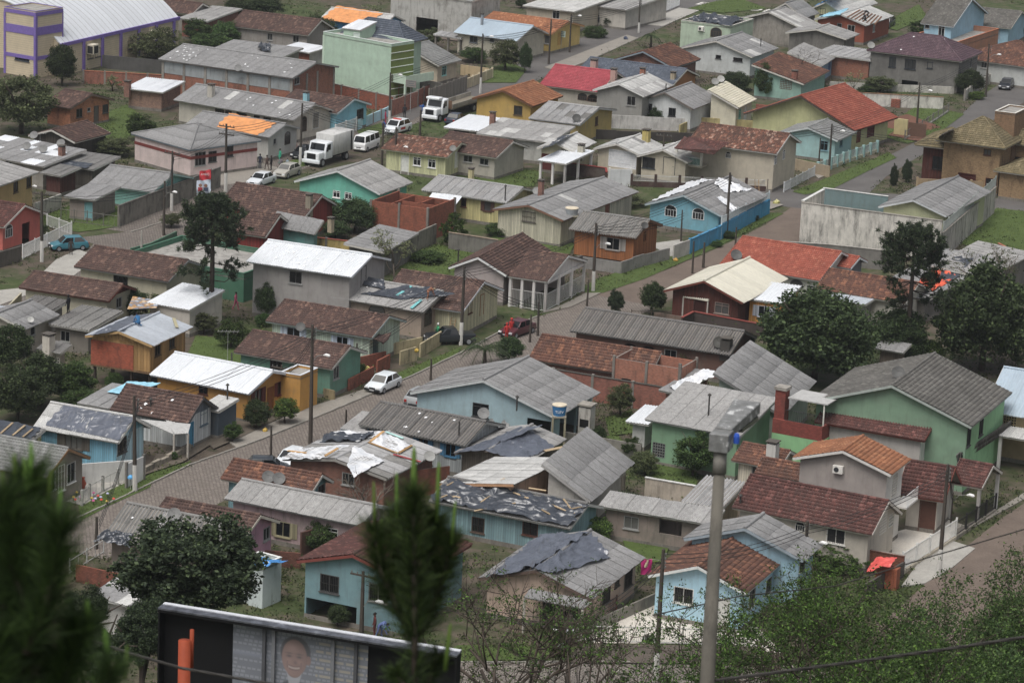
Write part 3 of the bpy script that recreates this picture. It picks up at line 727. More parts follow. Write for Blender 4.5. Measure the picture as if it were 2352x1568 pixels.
E4=[(1668,0),(1606,24),(1523,62),(1466,88),(1356,138),(1270,172),(1176,206),(1100,235),(1020,262),(943,288),(873,316),(805,341),(708,384),(640,410),(560,437),(470,470),(420,492),(365,514),(300,535)]
strip('upper_street',E4[:8],7.5,M_asph);M_cob2=cobble(.95,'#857c74');strip('upper_cobbled_street',E4[7:],7.5,M_cob2);kerb(E4[3:6]);kerb(E4[9:13]);kerb(E4[-3:])
flat('corner_street',[(290,533),(370,505),(440,500),(470,520),(330,590),(215,640),(60,700),(-60,740),(-60,690),(60,655),(165,610),(215,560),(175,546)],M_cob2)
E5=[(1000,1522),(1176,1522),(1340,1521),(1520,1523),(1760,1526),(2100,1530)]
strip('lower_street',E5,6.5,cobble(1.0,'#8a8279',3));kerb(E5[:4])
flat('dirt_street',[(2420,1110),(2300,1190),(2210,1262),(2130,1335),(2060,1400),(2000,1440),(2200,1480),(2420,1300)],M_dirt)
LAWNS=[]
def lawn(pts):LAWNS.append(pts);return flat('lawn',pts,M_lawn)
lawn([(185,1195),(255,1158),(345,1118),(352,1095),(300,1098),(240,1128),(180,1160)])
lawn([(325,1100),(352,1082),(440,1058),(430,1068),(345,1109)])
lawn([(880,870),(940,845),(1062,795),(1050,812),(950,858),(895,882)])
lawn([(1340,660),(1370,640),(1450,615),(1560,583),(1640,545),(1770,488),(1800,490),(1640,570),(1480,640),(1385,672),(1345,675)])
lawn([(900,600),(1000,560),(1120,575),(1075,640),(930,625)])
lawn([(1060,395),(1120,378),(1250,395),(1225,428),(1110,425)])
lawn([(1820,440),(1990,372),(2040,350),(2060,362),(1995,392),(1915,432),(1850,447)])
lawn([(2020,300),(2110,240),(2215,262),(2150,310),(2085,330),(2040,318)])
lawn([(2180,540),(2290,478),(2400,490),(2400,640),(2280,600)])
lawn([(90,500),(190,460),(300,470),(275,520),(180,533),(110,520)])
lawn([(820,300),(875,282),(905,290),(872,310),(828,312)]);lawn([(640,375),(705,362),(708,378),(655,395)])
lawn([(200,280),(290,240),(330,270),(290,320),(240,318)]);lawn([(1100,190),(1160,140),(1210,160),(1185,190)])
lawn([(1760,20),(1660,30),(1580,20),(1640,4),(1700,-4)]);lawn([(2020,60),(2110,10),(2130,40),(2060,70)])
lawn([(1176,1515),(1000,1520),(1050,1480),(1330,1485),(1350,1500)]);lawn([(1480,990),(1400,1000),(1390,960),(1450,940)])
lawn([(1480,1110),(1600,1120),(1600,1070),(1490,1060)]);lawn([(430,815),(560,835),(560,780),(450,770)])
lawn([(1230,1040),(1300,1000),(1420,1000),(1470,1060),(1400,1090)]);lawn([(1430,1240),(1540,1250),(1520,1290),(1450,1290)])
lawn([(1090,560),(1200,520),(1320,560),(1300,600),(1200,590)]);lawn([(600,470),(660,440),(700,470),(640,500)])
M_yard=loose('yard_soil','#4c453b','#6f665a',.5)
flat('pavement',[(520,1010),(590,985),(690,940),(740,925),(800,905),(845,890),(870,880),(880,893),(735,954),(600,1007),(545,1028)],M_pave,.1,.1)
flat('pavement',[(1240,718),(1290,700),(1345,672),(1380,672),(1311,704)],M_pave,.1,.1)
flat('forecourt',[(60,660),(130,595),(180,572),(225,590),(160,640),(0,700),(-40,705),(-40,670)],M_conc,.09,.1)
flat('forecourt',[(2070,1345),(2110,1290),(2185,1240),(2240,1258),(2190,1300),(2125,1338)],M_conc,.09,.1)
flat('courtyard',[(1330,1475),(1380,1420),(1500,1380),(1740,1440),(1800,1500),(1620,1478)],M_light,.05)
flat('courtyard',[(2000,1262),(2040,1225),(2170,1190),(2215,1205),(2140,1270),(2060,1300)],M_light,.05)
flat('pavement',[(2190,1235),(2352,1145),(2420,1110),(2400,1100),(2290,1170),(2180,1222)],M_pave,.1,.1)
flat('verge',[(1330,1478),(1740,1483),(1760,1524),(1300,1520)],loose('dark_gravel','#47423d','#6a5f55',.7))
flat('yard',[(900,45),(1090,45),(1100,70),(1060,95),(960,85),(910,70)],loose('yard_gravel','#5d534d','#776b62',.3))
flat('pavement',[(1250,155),(1300,135),(1440,80),(1466,88),(1356,138),(1290,163)],M_pave,.1,.1)
flat('pavement',[(1470,55),(1560,18),(1606,24),(1523,60)],M_conc,.1,.1)
flat('pavement',[(800,325),(850,305),(873,312),(806,341)],M_pave,.1,.1);flat('driveway',[(930,250),(985,235),(1000,245),(940,280),(915,275)],M_asph,.06)
flat('courtyard',[(430,395),(560,365),(640,385),(590,415),(470,430),(420,415)],M_pave,.05)
flat('courtyard',[(1270,600),(1380,575),(1400,590),(1350,605)],M_pave,.05);flat('courtyard',[(1490,560),(1560,550),(1620,580),(1560,600)],M_conc,.05)
flat('yard',[(470,1010),(560,960),(680,905),(700,930),(560,1000),(490,1030)],M_yard)
flat('yard',[(330,1090),(380,1010),(470,985),(500,1010),(420,1060)],M_yard);flat('pavement',[(1900,70+330),(1880,410),(1870,400)],M_pave,.1,.1)
flat('yard',[(2040,310),(2110,325),(2130,312),(2060,298)],M_red);flat('verge',[(1740,470),(1770,462),(1800,470),(1770,480)],M_pave)
flat('courtyard',[(150,1150),(180,1105),(300,1075),(330,1090),(250,1125),(190,1160)],M_conc,.05)
# ------------------------------------------------------------------ houses, nearest first (corner points read off the picture)
P_=paint
W_=lambda f,x,y,w=1.2,h=1.1,k='w',c=None:(f,x,y,w,h,k,0,c)
house('grey_rear',(1845,1287),(1572,1237),(1873,1249),4.0,'taller grey sheet roof adjoining the pale blue house with rust tiles',(1706,1214),'a',P_('#8fb0bf'),'sheet:grey',fas='#8d9aa2',win=[W_('r',1830,1300,1.2,1.2,'b')])
house('blue_front',(1713,1363),(1482,1327),(1805,1281),3.2,'pale blue house with weathered rust tiles behind the white railing',(1603,1301),'a',P_('#9cc0d0',.15),'tile:rust',fas='#c9ccc9',win=[W_('f',1570,1367,1.5,1.2,'b','#c9c9c4'),W_('f',1660,1398,.9,2.0,'d','#b8b8b2'),W_('r',1727,1372,1.3,1.3,'b','#c9c9c4'),W_('r',1765,1345,1.2,1.2,'b','#c9c9c4')])
house('tarp_pink',(1357,1376),(1087,1338),(1485,1282),2.9,'pinkish beige house with grey sheet roof half under a wrinkled dark tarpaulin',(1222,1310),'a',P_('#b09a8a',.5),'sheet:grey',fas='#5a4a42',win=[W_('r',1392,1365,1.6,1.3,'b','#55504a'),W_('r',1417,1337,.9,.6,'n','#55504a'),W_('r',1443,1327,1.5,1.3,'b','#55504a'),W_('f',1260,1405,1.0,2.1,'o'),W_('f',1305,1400,1.9,1.2,'b','#6b6660')])
house('teal_red',(938,1340),(670,1295),(1098,1253),4.2,'teal rendered house with dark red tile roof above an open garage',(805,1275),'a',P_('#6f8f95',.2),'tile:maroon',fas='#7a4038',win=[W_('f',757,1340,1.5,1.3,'b','#4a4a4a'),W_('f',869,1362,1.5,1.3,'b','#6a6a66'),W_('f',755,1412,4.0,1.5,'o')])
house('tarp_hut',(1310,1213),(985,1150),(1390,1165),2.6,'low teal board hut roofed with black film and loose planks',(1350,1158),'b',wood('#6f8b90'),'sheet:dark',fas='#b5b5b0',win=[W_('f',1218,1212,1.3,1.2,'b','#5a3a30'),W_('f',1098,1205,1.1,1.2,'b','#5a4a40'),W_('f',1115,1230,1.0,2.0,'d','#6d5a4c')])
house('pink_tile',(552,1250),(325,1213),(640,1197),3.1,'pink house with a long brown tile roof behind the dark tree',(592,1184),'b',P_('#b58a9a',.3),'tile:brown',fas='#c9c0b0',win=[W_('r',612,1225,1.0,1.0,'n')])
house('pink_grey',(830,1206),(500,1152),(930,1172),3.0,'faded pink house with low grey roof and corrugated left end',(880,1162),'b',P_('#a58f90',.6),'sheet:mid',fas='#a5a5a2',win=[W_('f',650,1215,1.3,1.2,'s','#8a8468'),W_('f',760,1228,1.2,1.1,'w')])
house('heap_house',(480,1287),(222,1245),(600,1235),2.8,'grey corrugated house with a bundled black tarpaulin at its corner',(545,1203),'b',P_('#857a70',.5),'corr:grey',fas='#8a857d',win=[W_('f',300,1290,1.0,.9,'n')])
house('striped',(330,1398),(200,1370),(430,1345),2.9,'small house with pale skylight strips across its grey roof',None,'b',P_('#b5b3ae',.4),'sheet:grey',kind='shed',hf=3.4,fas='#d5d5d2',win=[])
house('blue_tarp_box',(604,1305),(565,1297),(672,1294),3.0,'stained white box building with blue film on its flat roof',None,'b',P_('#b8c2c0',.9),kind='flat',par=.25,fas='#c9cac6',win=[])
house('maroon_long',(2003,1228),(1685,1163),(2080,1180),3.2,'cream house with a long maroon tile roof beside the tiled forecourt',(2046,1152),'b',P_('#b5ada0',.2),'tile:maroon',fas='#c4beb4',win=[W_('f',1838,1208,.7,.7,'a','#d0cdc6'),W_('f',1920,1230,1.5,1.2,'b','#d0cdc6'),W_('r',2029,1200,1.4,1.6,'v'),W_('r',2052,1190,1.0,1.0,'v')])
house('upper_box',(2046,1091),(1820,1053),(2091,1055),6.3,'greige upper storey with orange tile roof and white parapet edge',(1936,1036),'a',P_('#9c948e',.1),'tile:orange',fas='#c9c6c0',wr=P_('#c9c6c0',.1),win=[W_('r',2055,1110,1.3,2.0,'v'),W_('r',2075,1100,1.0,1.8,'w')])
house('brown_low',(1852,1107),(1735,1085),(1875,1085),3.5,'brown tile roof tucked against the greige upper storey',(1864,1072),'b',P_('#b0aaa0'),'tile:rust',win=[])
house('brown_small',(1790,1077),(1681,1056),(1840,1048),3.0,'small cream board house with brown tiles left of the greige box',(1815,1037),'b',wood('#b5ae9c'),'tile:rust',win=[W_('f',1737,1085,.8,1.0,'n')])
house('maroon_porch',(2169,1151),(2058,1135),(2198,1108),3.0,'maroon tile porch roof on white columns beside the greige house',(2184,1074),'b',P_('#b8b2a8',.1),'tile:maroon',fas='#8a4a3c',ov=.7,win=[W_('f',2145,1175,1.2,2.2,'d','#5a3d33')])
house('maroon_gate',(2255,1121),(2180,1105),(2300,1085),3.0,'small maroon roof over the street gate by the black railing',(2279,1070),'b',P_('#8f867c'),'tile:maroon',nowall=True,ov=.3,win=[])
house('maroon_mid',(2123,1012),(1874,966),(2169,976),4.6,'maroon tile roof with white walls in front of the big green gable',(2148,967),'b',P_('#aaa59f',.15),'tile:maroon',fas='#6b3a32',wr=P_('#d0cfca',.1),win=[W_('r',2130,1035,1.0,2.2,'n','#5a4a40')])
house('green_big',(2231,981),(1860,921),(2304,899),6.0,'large green two storey house with a wide grey gable roof',(2048,886),'a',P_('#76937a',.15),'tile:dark',fas='#9aa39c',wr=P_('#86b585',.1),win=[W_('r',2215,1000,1.1,2.0,'w','#4a4a48'),W_('r',2255,960,1.2,2.0,'w','#4a4a48')])
house('blue_hall',(2440,972),(2262,940),(2500,905),4.2,'tan hall with pale blue ribbed metal roof at the right edge',(2470,872),'b',P_('#a08d6c',.2),'metal:blue',win=[W_('f',2305,962,2.2,1.2,'v','#a5946f'),W_('f',2340,968,1.5,1.2,'v','#a5946f')])
house('carport_light',(2420,1020),(2286,1003),(2450,1000),3.0,'pale sheet carport roof beside the green house',None,'b',P_('#54605a'),'sheet:light',kind='shed',hf=3.2,nowall=True,win=[],cat='carport',name='carport')
house('green_long',(1700,1003),(1473,967),(1822,921),3.9,'green walled building with a broad pale grey sheet roof',None,'b',P_('#769879',.18),'sheet:mid',kind='shed',hf=5.4,fas='#9a9d98',win=[W_('f',1513,1033,1.1,1.2,'v','#6a6c6a')])
house('grey_pavilion',(1795,955),(1607,885),(1905,880),3.4,'broad dark grey pavilion roof sloping right behind the green building',None,'b',P_('#8f9a8e'),'sheet:grey',kind='shed',hl=6.3,fas='#6a6a68',win=[])
house('grey_slope',(1356,1152),(1203,1101),(1503,1069),2.8,'whitewashed house with one large grey roof slope facing right',None,'b',P_('#aeaaa2',.4),'sheet:grey',kind='shed',hl=5.2,fas='#9a9894',win=[W_('r',1450,1130,1.0,1.9,'d')])
house('cream_slope',(1180,1113),(1040,1096),(1278,1046),4.4,'cream metal lean-to roof with orange fascia left of the grey slope',None,'b',P_('#b08f76'),'sheet:light',kind='shed',hl=3.2,fas='#b58a66',win=[])
house('tarp_gable',(1200,1068),(1033,1047),(1313,1011),2.5,'weathered board hut with dark film stretched over its left slope',(1112,1034),'a',wood('#6a625a'),'sheet:mid',fas='#6a625a',win=[W_('f',1130,1070,.9,.9,'n')])
house('white_tarps',(888,1100),(642,1057),(1028,1039),2.9,'brick house with patched roof under white and black film',(748,1055),'a',brick('#7a4a3a'),'corr:light',fas='#8d8a84',dv=2.4,win=[W_('f',800,1100,1.1,1.0,'n')])
house('corr_long',(1070,1023),(815,980),(1190,983),2.9,'long dark corrugated roof over a grey house with blue shutters',(1140,970),'b',wood('#8f9496'),'corr:dark',fas='#8a8a86',win=[W_('f',972,1018,1.0,1.2,'s','#3f6f8f'),W_('f',1035,1032,1.0,1.2,'s','#3f6f8f'),W_('f',830,990,1.0,1.0,'s','#3f6f8f')])
house('brown_low2',(713,1136),(494,1106),(778,1108),2.8,'brown tile house with mossy ridge at the cobbled street corner',(743,1091),'b',wood('#5f7f86'),'tile:rust',win=[W_('r',740,1125,1.2,1.0,'b')])
house('blue_wide',(1276,959),(942,902),(1367,900),3.1,'pale blue house with a broad grey speckled gable roof',(1085,874),'a',P_('#95adb3',.12),'sheet:grey',fas='#b5b9b8',win=[W_('f',1104,942,1.5,1.2,'w','#3c3c3c'),W_('f',1240,985,2.2,2.2,'o'),W_('r',1305,958,3.4,2.3,'o'),W_('r',1340,935,2.6,2.3,'o')])
house('brick_ruin_house',(1490,868),(1206,829),(1545,834),2.4,'brown tile roofed house behind the roofless brick shell',(1522,811),'b',brick('#7d5040'),'tile:rust',fas='#8a8680',win=[])
house('corr_house',(1678,815),(1301,764),(1735,775),2.9,'very long dark corrugated roof beside the brown walled terrace',(1706,762),'b',P_('#6a4f46',.4),'corr:dark',fas='#6a6866',win=[W_('f',1447,800,1.4,.9,'a','#3a302c'),W_('f',1490,806,1.4,.9,'a','#3a302c'),W_('f',1540,815,1.2,1.0,'n')])
house('ochre',(572,904),(347,859),(690,862),2.8,'ochre house with clean white ribbed metal roof',(630,853),'b',P_('#b0803a',.15),'metal:white',fas='#c9ccd0',win=[W_('f',467,893,.9,.9,'n','#4a2c22'),W_('r',593,910,1.2,1.3,'s','#5a2a26'),W_('r',621,908,.9,2.0,'d','#7a4a26'),W_('r',645,890,1.1,1.2,'s','#5a2a26')])
house('ochre_garage',(690,868),(672,864),(728,850),3.1,'ochre garage block with dark red door beside the ochre house',None,'b',P_('#b5863e',.15),kind='flat',par=.2,fas='#c9ccd0',win=[W_('r',704,895,3.0,2.4,'g','#6b2a2a')],cat='garage',name='garage')
house('white_tile',(432,972),(244,945),(505,939),2.6,'white and grey board house with patchy brown tiles',(467,914),'b',wood('#b5b9b8'),'tile:brown',fas='#4a4a4a',gable=wood('#5d6670'),win=[W_('r',468,958,1.2,1.3,'w','#5a6a74'),W_('r',438,990,.8,1.9,'d','#3f86a5')])
house('blue_board',(272,1016),(77,981),(335,978),2.8,'sky blue board house with black film over its pale roof',(312,959),'b',wood('#6a9cb0'),'sheet:light',fas='#c5c3bb',wr=wood('#9fbcc6'),win=[W_('f',169,1012,1.6,1.3,'s','#57524a'),W_('r',280,1022,1.4,1.3,'w','#4a4640')])
house('grey_tile',(107,1098),(-60,1070),(207,1051),2.9,'greige house with grey concrete tiles and white barred windows',(157,1031),'b',P_('#857e74',.15),'tile:gray',fas='#8a6a4a',win=[W_('r',118,1105,1.1,1.5,'b','#d5d5d2'),W_('r',141,1097,.9,2.1,'w','#d5d5d2'),W_('r',163,1085,1.2,1.6,'b','#d5d5d2')])
house('film_shack',(72,1012),(-80,985),(97,985),2.6,'low shack at the left edge under black film held by battens',None,'b',wood('#57524a'),'sheet:dark',kind='shed',hf=3.0,win=[])
house('lean_dark',(503,945),(474,938),(552,917),2.5,'dark blue lean-to shed at the end of the white board house',None,'b',P_('#4a545c'),'sheet:light',kind='shed',hf=2.9,ov=.15,win=[],cat='shed',name='shed')
house('green_brown',(763,847),(540,807),(835,808),2.9,'green board house with brown tiles and corner porch',(800,797),'b',P_('#5f8a78',.2),'tile:brown',fas='#a5a39c',win=[W_('f',634,838,1.2,1.0,'b','#3a3a3a'),W_('r',772,855,1.0,1.2,'n')])
house('pale_green',(854,776),(620,733),(903,733),2.9,'pale green board house with brown tiles beside the yard wall',(870,727),'b',wood('#a5b3a2'),'tile:brown',fas='#9aa5a2',win=[W_('f',674,768,1.4,1.3,'s','#a9b4c0'),W_('f',786,790,1.2,1.4,'s','#a9b4c0'),W_('r',862,790,.9,2.0,'d','#4a5a5a')])
house('man_roof',(973,717),(758,678),(1052,676),3.0,'beige house with long grey roof where a man works on the film',(1018,671),'b',P_('#a08f80',.2),'sheet:mid',fas='#8a867f',win=[W_('f',866,713,1.6,1.1,'a','#4a3c34'),W_('r',983,727,1.3,1.6,'a','#4a3c34')])
house('man_roof_wing',(772,662),(699,643),(800,636),3.1,'set back left wing with pale roof edge beside the beige house',(786,636),'b',P_('#857c72',.4),'sheet:mid',win=[W_('f',730,690,.9,2.0,'d'),W_('f',760,700,1.3,1.3,'b')])
house('white_metal',(808,636),(565,601),(885,594),5.4,'two storey grey house with white ribbed metal roof dotted with spots',(846,587),'b',P_('#95918e',.15),'metal:white',fas='#c9ccd0',win=[W_('f',679,637,1.4,1.2,'b','#8a8a88'),W_('r',835,635,1.0,1.9,'d','#4a4a4a')])
house('brown_porch',(1063,716),(870,688),(1135,663),2.8,'cream board house with brown tiles, white rake boards and small porch',(1105,648),'b',wood('#b0ab8c'),'tile:brown',fas='#c5c8ca',win=[W_('r',1080,705,.9,1.2,'n','#5a3a2a'),W_('r',1107,700,.8,2.0,'d','#8a5a34')])
house('pink_gable',(1163,633),(1020,621),(1255,575),3.2,'greyish pink house with white boarded gable and brown tiles',(1108,592),'a',P_('#a89d9a',.1),'tile:brown',fas='#cfd0ce',win=[W_('r',1180,640,1.0,1.0,'n')])
house('pink_porch',(1258,647),(1165,634),(1338,598),3.1,'open white columned garage porch with brown tiles and pale gable',(1298,588),'b',P_('#b5b0ac',.1),'tile:brown',fas='#c9c8c4',nowall=True,ov=.3,win=[],cat='porch',name='porch')
house('chalet',(1706,696),(1528,666),(1799,639),2.8,'dark red board chalet with cream ribbed roof and small door canopy',(1618,646),'a',wood('#4f2a22'),'metal:cream',fas='#6a3a2e',ov=.7,rov=.7,win=[W_('f',1658,708,1.5,1.1,'w','#8a7a70'),W_('f',1606,710,1.0,2.0,'d','#3a1f1a')])
house('orange_board',(1800,697),(1711,690),(1838,657),2.6,'orange board annex under a white sheet beside the red chalet',None,'b',wood('#b5803c'),'metal:white',kind='shed',hf=3.0,ov=.2,win=[W_('f',1755,715,1.2,1.1,'s','#a5a9b0')])
house('red_tiles',(1883,645),(1668,601),(1962,598),2.9,'white house with bright red tile roof below the high concrete wall',(1925,580),'b',P_('#c2c4b8',.12),'tile:red',fas='#c5c5c2',win=[W_('f',1830,652,1.4,.9,'a','#9a9a96'),W_('f',1870,668,1.0,1.0,'w')])
house('red_tiles2',(1954,617),(1868,601),(2008,604),3.3,'second red tiled section with white rake boards and grey gable',(1981,592),'b',P_('#77777a',.2),'tile:red',fas='#d0d2d2',win=[])
house('red_brown',(2080,697),(1872,663),(2150,668),2.8,'rust brown tile roof partly behind the tall araucaria',(2120,651),'b',P_('#b0ada2'),'tile:rust',win=[])
house('silver_shed',(1988,700),(1924,672),(2012,672),2.5,'small silver sheet shed below the rust brown roof',None,'b',P_('#8f8f8a'),'metal:grey',kind='shed',hf=2.9,win=[],cat='shed',name='shed')
house('court_house',(2174,497),(2026,471),(2253,438),3.9,'pale yellow house with grey roof inside the tall concrete walls',(2090,460),'a',P_('#a5a884',.1),'sheet:grey',fas='#b5b9ba',win=[W_('r',2225,490,1.0,1.0,'w')])
house('board_corr',(1462,548),(1308,526),(1510,516),3.3,'small orange board house with corrugated roof behind the grey wall',(1491,507),'b',wood('#8a5630'),'corr:grey',fas='#6a4a34',base=.6,win=[W_('f',1408,560,1.5,1.3,'s','#8f8a84'),W_('r',1481,543,.9,1.2,'w','#8a5a34')])
house('blue_white',(1656,496),(1498,463),(1738,447),2.5,'bright blue house with white film heaped over its grey roof',(1571,449),'a',P_('#6fa5b5',.15),'sheet:grey',fas='#9aa9ae',win=[W_('f',1541,484,1.3,1.2,'a','#d5d8d8'),W_('f',1604,491,1.3,1.2,'a','#d5d8d8'),W_('r',1662,500,.9,1.1,'w')])
house('grey_cream',(1293,507),(1150,475),(1446,438),3.1,'cream panel house with long grey speckled gable roof',(1236,472),'a',wood('#a9a492',1.4),'sheet:grey',fas='#7a5a48',win=[W_('f',1215,498,1.6,1.1,'b','#5a5550'),W_('r',1395,480,.9,1.8,'d','#7a4a3a')])
house('yellow_corr',(1165,467),(972,436),(1240,441),2.9,'pale yellow house with silvery corrugated roof',(1205,433),'b',wood('#b5ac78'),'corr:light',fas='#a5a598',win=[W_('f',1065,465,.7,1.0,'n','#6a4a3c'),W_('f',1120,472,.9,1.3,'s','#5a4038'),W_('f',1018,475,1.3,1.1,'b')])
house('mint',(873,446),(678,416),(943,419),3.0,'bright mint green house with light grey ribbed gable roof',(778,393),'a',P_('#68b5a0',.05),'sheet:mid',fas='#c5cac8',win=[W_('f',773,446,.9,.8,'w','#d5d5d2'),W_('f',800,450,.9,.8,'w','#d5d5d2'),W_('r',905,445,.9,1.6,'d')])
house('red_board',(700,500),(525,462),(735,466),2.7,'brown tiled house with red boards behind the araucaria',(732,450),'b',wood('#8a3a34'),'tile:brown',win=[W_('f',560,490,.9,1.0,'n')])
house('red_board2',(610,545),(538,530),(650,515),2.6,'lower brown tiled gable with red boards beside the grey patch roof',(632,495),'b',wood('#7a302c'),'tile:brown',win=[])
house('grey_patch',(723,538),(632,513),(773,515),2.7,'small teal house with flat grey sheet roof by the yellow yard wall',None,'b',P_('#5f8f8c'),'sheet:grey',kind='shed',hf=3.9,win=[W_('r',740,545,.8,1.0,'n')])
house('long_shed',(882,580),(770,570),(955,535),2.8,'long grey low shed leaning on the dark concrete yard wall',None,'b',concrete('#6d6a66'),'sheet:grey',kind='shed',hl=3.2,win=[],cat='shed',name='shed')
house('brown_a',(387,647),(172,612),(465,611),2.8,'cream house with long brown tile roof near the concrete forecourt',(427,599),'b',P_('#b0aa94',.15),'tile:brown',fas='#8a8a88',win=[W_('f',277,648,1.6,1.2,'b','#4a4a4a')])
house('brown_b',(250,692),(41,661),(304,664),2.7,'cream house with long brown tile roof and dark red gable',(281,655),'b',P_('#b0aa94',.15),'tile:brown',fas='#6a4038',gable=wood('#54241f'),win=[W_('r',273,695,1.0,1.0,'n')])
house('white_flat',(437,712),(338,695),(523,668),2.7,'beige annex with smooth white roof behind the garden trees',None,'b',P_('#b0aaa0',.12),'metal:white',kind='shed',hf=3.4,ov=.15,win=[])
house('stilt',(350,795),(182,778),(439,751),4.4,'new board house on stilts with blue grey metal roof',(283,762),'a',wood('#a5814f',1.35,.35),'metal:grey',fas='#b09060',base=1.9,planks=lumber('#a5814f',1.3),win=[W_('r',362,800,1.0,1.3,'n','#5a4a38'),W_('r',395,783,1.0,1.3,'n','#5a4a38')])
house('corr_shack',(207,760),(112,745),(272,714),2.4,'patched corrugated shack roof below the brown tiled house',None,'b',P_('#7a746c',.5),'corr:grey',kind='shed',hf=2.9,win=[W_('f',150,772,1.0,1.0,'n')])
house('corr_shack2',(120,715),(50,700),(150,690),2.5,'small rusty corrugated shed between the brown roof and grey gable',None,'b',P_('#8d8780',.5),'corr:dark',kind='shed',hf=2.9,win=[],cat='shed',name='shed')
house('silver_left',(45,745),(-60,725),(62,712),2.7,'silver ribbed shed roof at the left edge',None,'b',P_('#a09a90'),'metal:grey',kind='shed',hf=3.1,win=[],cat='shed',name='shed')
house('grey_left',(55,757),(-75,738),(123,722),2.9,'beige house with grey gable roof near the left edge',(-8,722),'a',P_('#aaa296',.25),'sheet:grey',win=[W_('r',75,760,.8,.8,'n')])
house('chimney_box',(140,812),(85,800),(170,795),2.4,'beige outbuilding with white chimney above the thicket',None,'b',P_('#aca498',.25),'sheet:dark',kind='shed',hf=2.9,win=[W_('f',128,830,1.0,.7,'v')],cat='shed',name='shed')
house('turquoise',(352,442),(206,421),(425,406),2.3,'turquoise house with grey roof behind the mossy concrete wall',(392,400),'b',P_('#7fb5ab',.1),'sheet:grey',fas='#9ab5ae',win=[W_('f',233,478,1.0,.7,'n')])
house('teal_shed',(218,460),(136,456),(242,425),2.5,'small teal garage shed with warped grey roof',None,'b',P_('#8a7f78',.4),'sheet:grey',kind='shed',hf=2.8,win=[W_('f',162,478,2.6,2.0,'g','#6f9fa5'),W_('f',205,476,.8,1.7,'d','#6f9fa5')],cat='shed',name='shed')
house('coral',(9,522),(-120,500),(91,488),2.9,'coral pink house with brown tiles and arched window',(52,472),'b',P_('#c0655a',.1),'tile:maroon',fas='#c9c3ba',win=[W_('r',20,530,1.2,1.3,'a','#d5d5d2'),W_('r',60,525,1.5,2.0,'o')])
house('yellow_left',(-30,437),(-220,400),(104,398),5.0,'two storey apricot house with grey roof at the left edge',None,'b',P_('#b59a66',.15),'sheet:mid',kind='shed',hl=6.2,hf=5.0,win=[W_('r',36,430,1.0,1.2,'n','#6a5a40'),W_('r',66,418,1.0,1.2,'n','#6a5a40')])
house('dark_hut',(140,405),(100,395),(185,385),2.4,'small dark red hut with black sheet roof behind the apricot house',None,'b',wood('#4a2a24'),'sheet:dark',kind='shed',hf=2.8,win=[],cat='shed',name='shed')
house('patch_roof',(100,383),(-60,342),(200,345),2.8,'long grey shed roof chequered with white translucent sheets',None,'b',P_('#8f8a80',.5),'sheet:grey',kind='shed',hf=3.6,win=[W_('f',20,372,1.0,.8,'n')])
house('dark_roofs',(215,390),(88,374),(275,360),2.5,'low dark weathered shed roof with black film at its edge',None,'b',wood('#57524a'),'sheet:dark',kind='shed',hf=3.0,win=[],cat='shed',name='shed')
house('red_stripe',(437,345),(326,304),(557,312),3.4,'pinkish white house with maroon band and grey hip roof',(430,285),'b',P_('#c4b3ae',.15),'sheet:grey',kind='hip',rise=1.5,fas='#7a8a96',win=[W_('r',460,365,1.6,1.6,'b','#8f8f8c'),W_('r',488,360,1.2,1.3,'b','#5a5a58'),W_('r',528,348,1.0,1.3,'b','#5a5a58')],yaw=R_(-46),ov=.3)
house('orange_tarp',(619,316),(450,280),(675,293),3.0,'white house with an orange tarpaulin tied over its grey roof',(653,286),'b',P_('#b0b0aa',.15),'sheet:grey',fas='#9a9a98',win=[W_('r',660,317,1.1,1.5,'a','#5a5048'),W_('r',631,325,.6,.7,'n')])
house('multi_gable',(675,277),(437,222),(774,256),3.0,'long cream house with grey roof and arched windows',(722,240),'b',P_('#b0ab9e',.15),'sheet:grey',fas='#a5a29a',win=[W_('f',505,252,1.3,1.3,'a'),W_('f',525,255,.9,1.2,'a'),W_('f',555,262,1.5,1.2,'a'),W_('f',590,268,.8,1.2,'a'),W_('f',614,272,1.0,1.2,'a'),W_('r',698,285,1.0,1.8,'a'),W_('r',725,277,1.2,1.9,'b')])
house('cyan',(775,261),(645,238),(853,240),2.9,'light cyan house with brown tiles beside the police car',(805,228),'b',P_('#7fb8c8',.1),'tile:brown',fas='#b5c5c8',win=[W_('r',827,262,1.6,1.3,'b','#6a6a68')])
house('factory',(673,180),(387,131),(764,152),5.0,'brick warehouse with grey sheet roof and band of pale vent blocks',(723,145),'b',brick('#8d5238',f=1.3),'sheet:grey',fas='#8a8884',win=[W_('r',712,192,4.2,3.2,'o'),W_('r',682,186,1.2,.9,'n')])
house('beige_slope',(1008,152),(860,130),(1068,140),2.7,'beige house with grey concrete tiles right of the pale green block',(930,108),'a',P_('#b5a994',.1),'tile:gray',win=[W_('r',1020,163,1.2,1.3,'w','#8fc5c0')])
house('light_blue_roof',(1188,95),(1060,71),(1248,76),3.2,'beige house with pale blue grey metal roof',(1222,61),'b',P_('#aaa594',.15),'metal:blue',win=[W_('f',1088,88,1.3,1.2,'b','#6a7074'),W_('f',1130,90,.8,.8,'n')])
house('yellow_orange',(1268,79),(1110,52),(1331,59),3.0,'yellow house with faded orange tile roof and street sign',(1301,51),'b',P_('#c2a860',.1),'tile:orange',fas='#b58a5a',win=[W_('r',1285,90,1.0,1.8,'d','#b5904a'),W_('f',1260,92,.9,1.2,'n')])
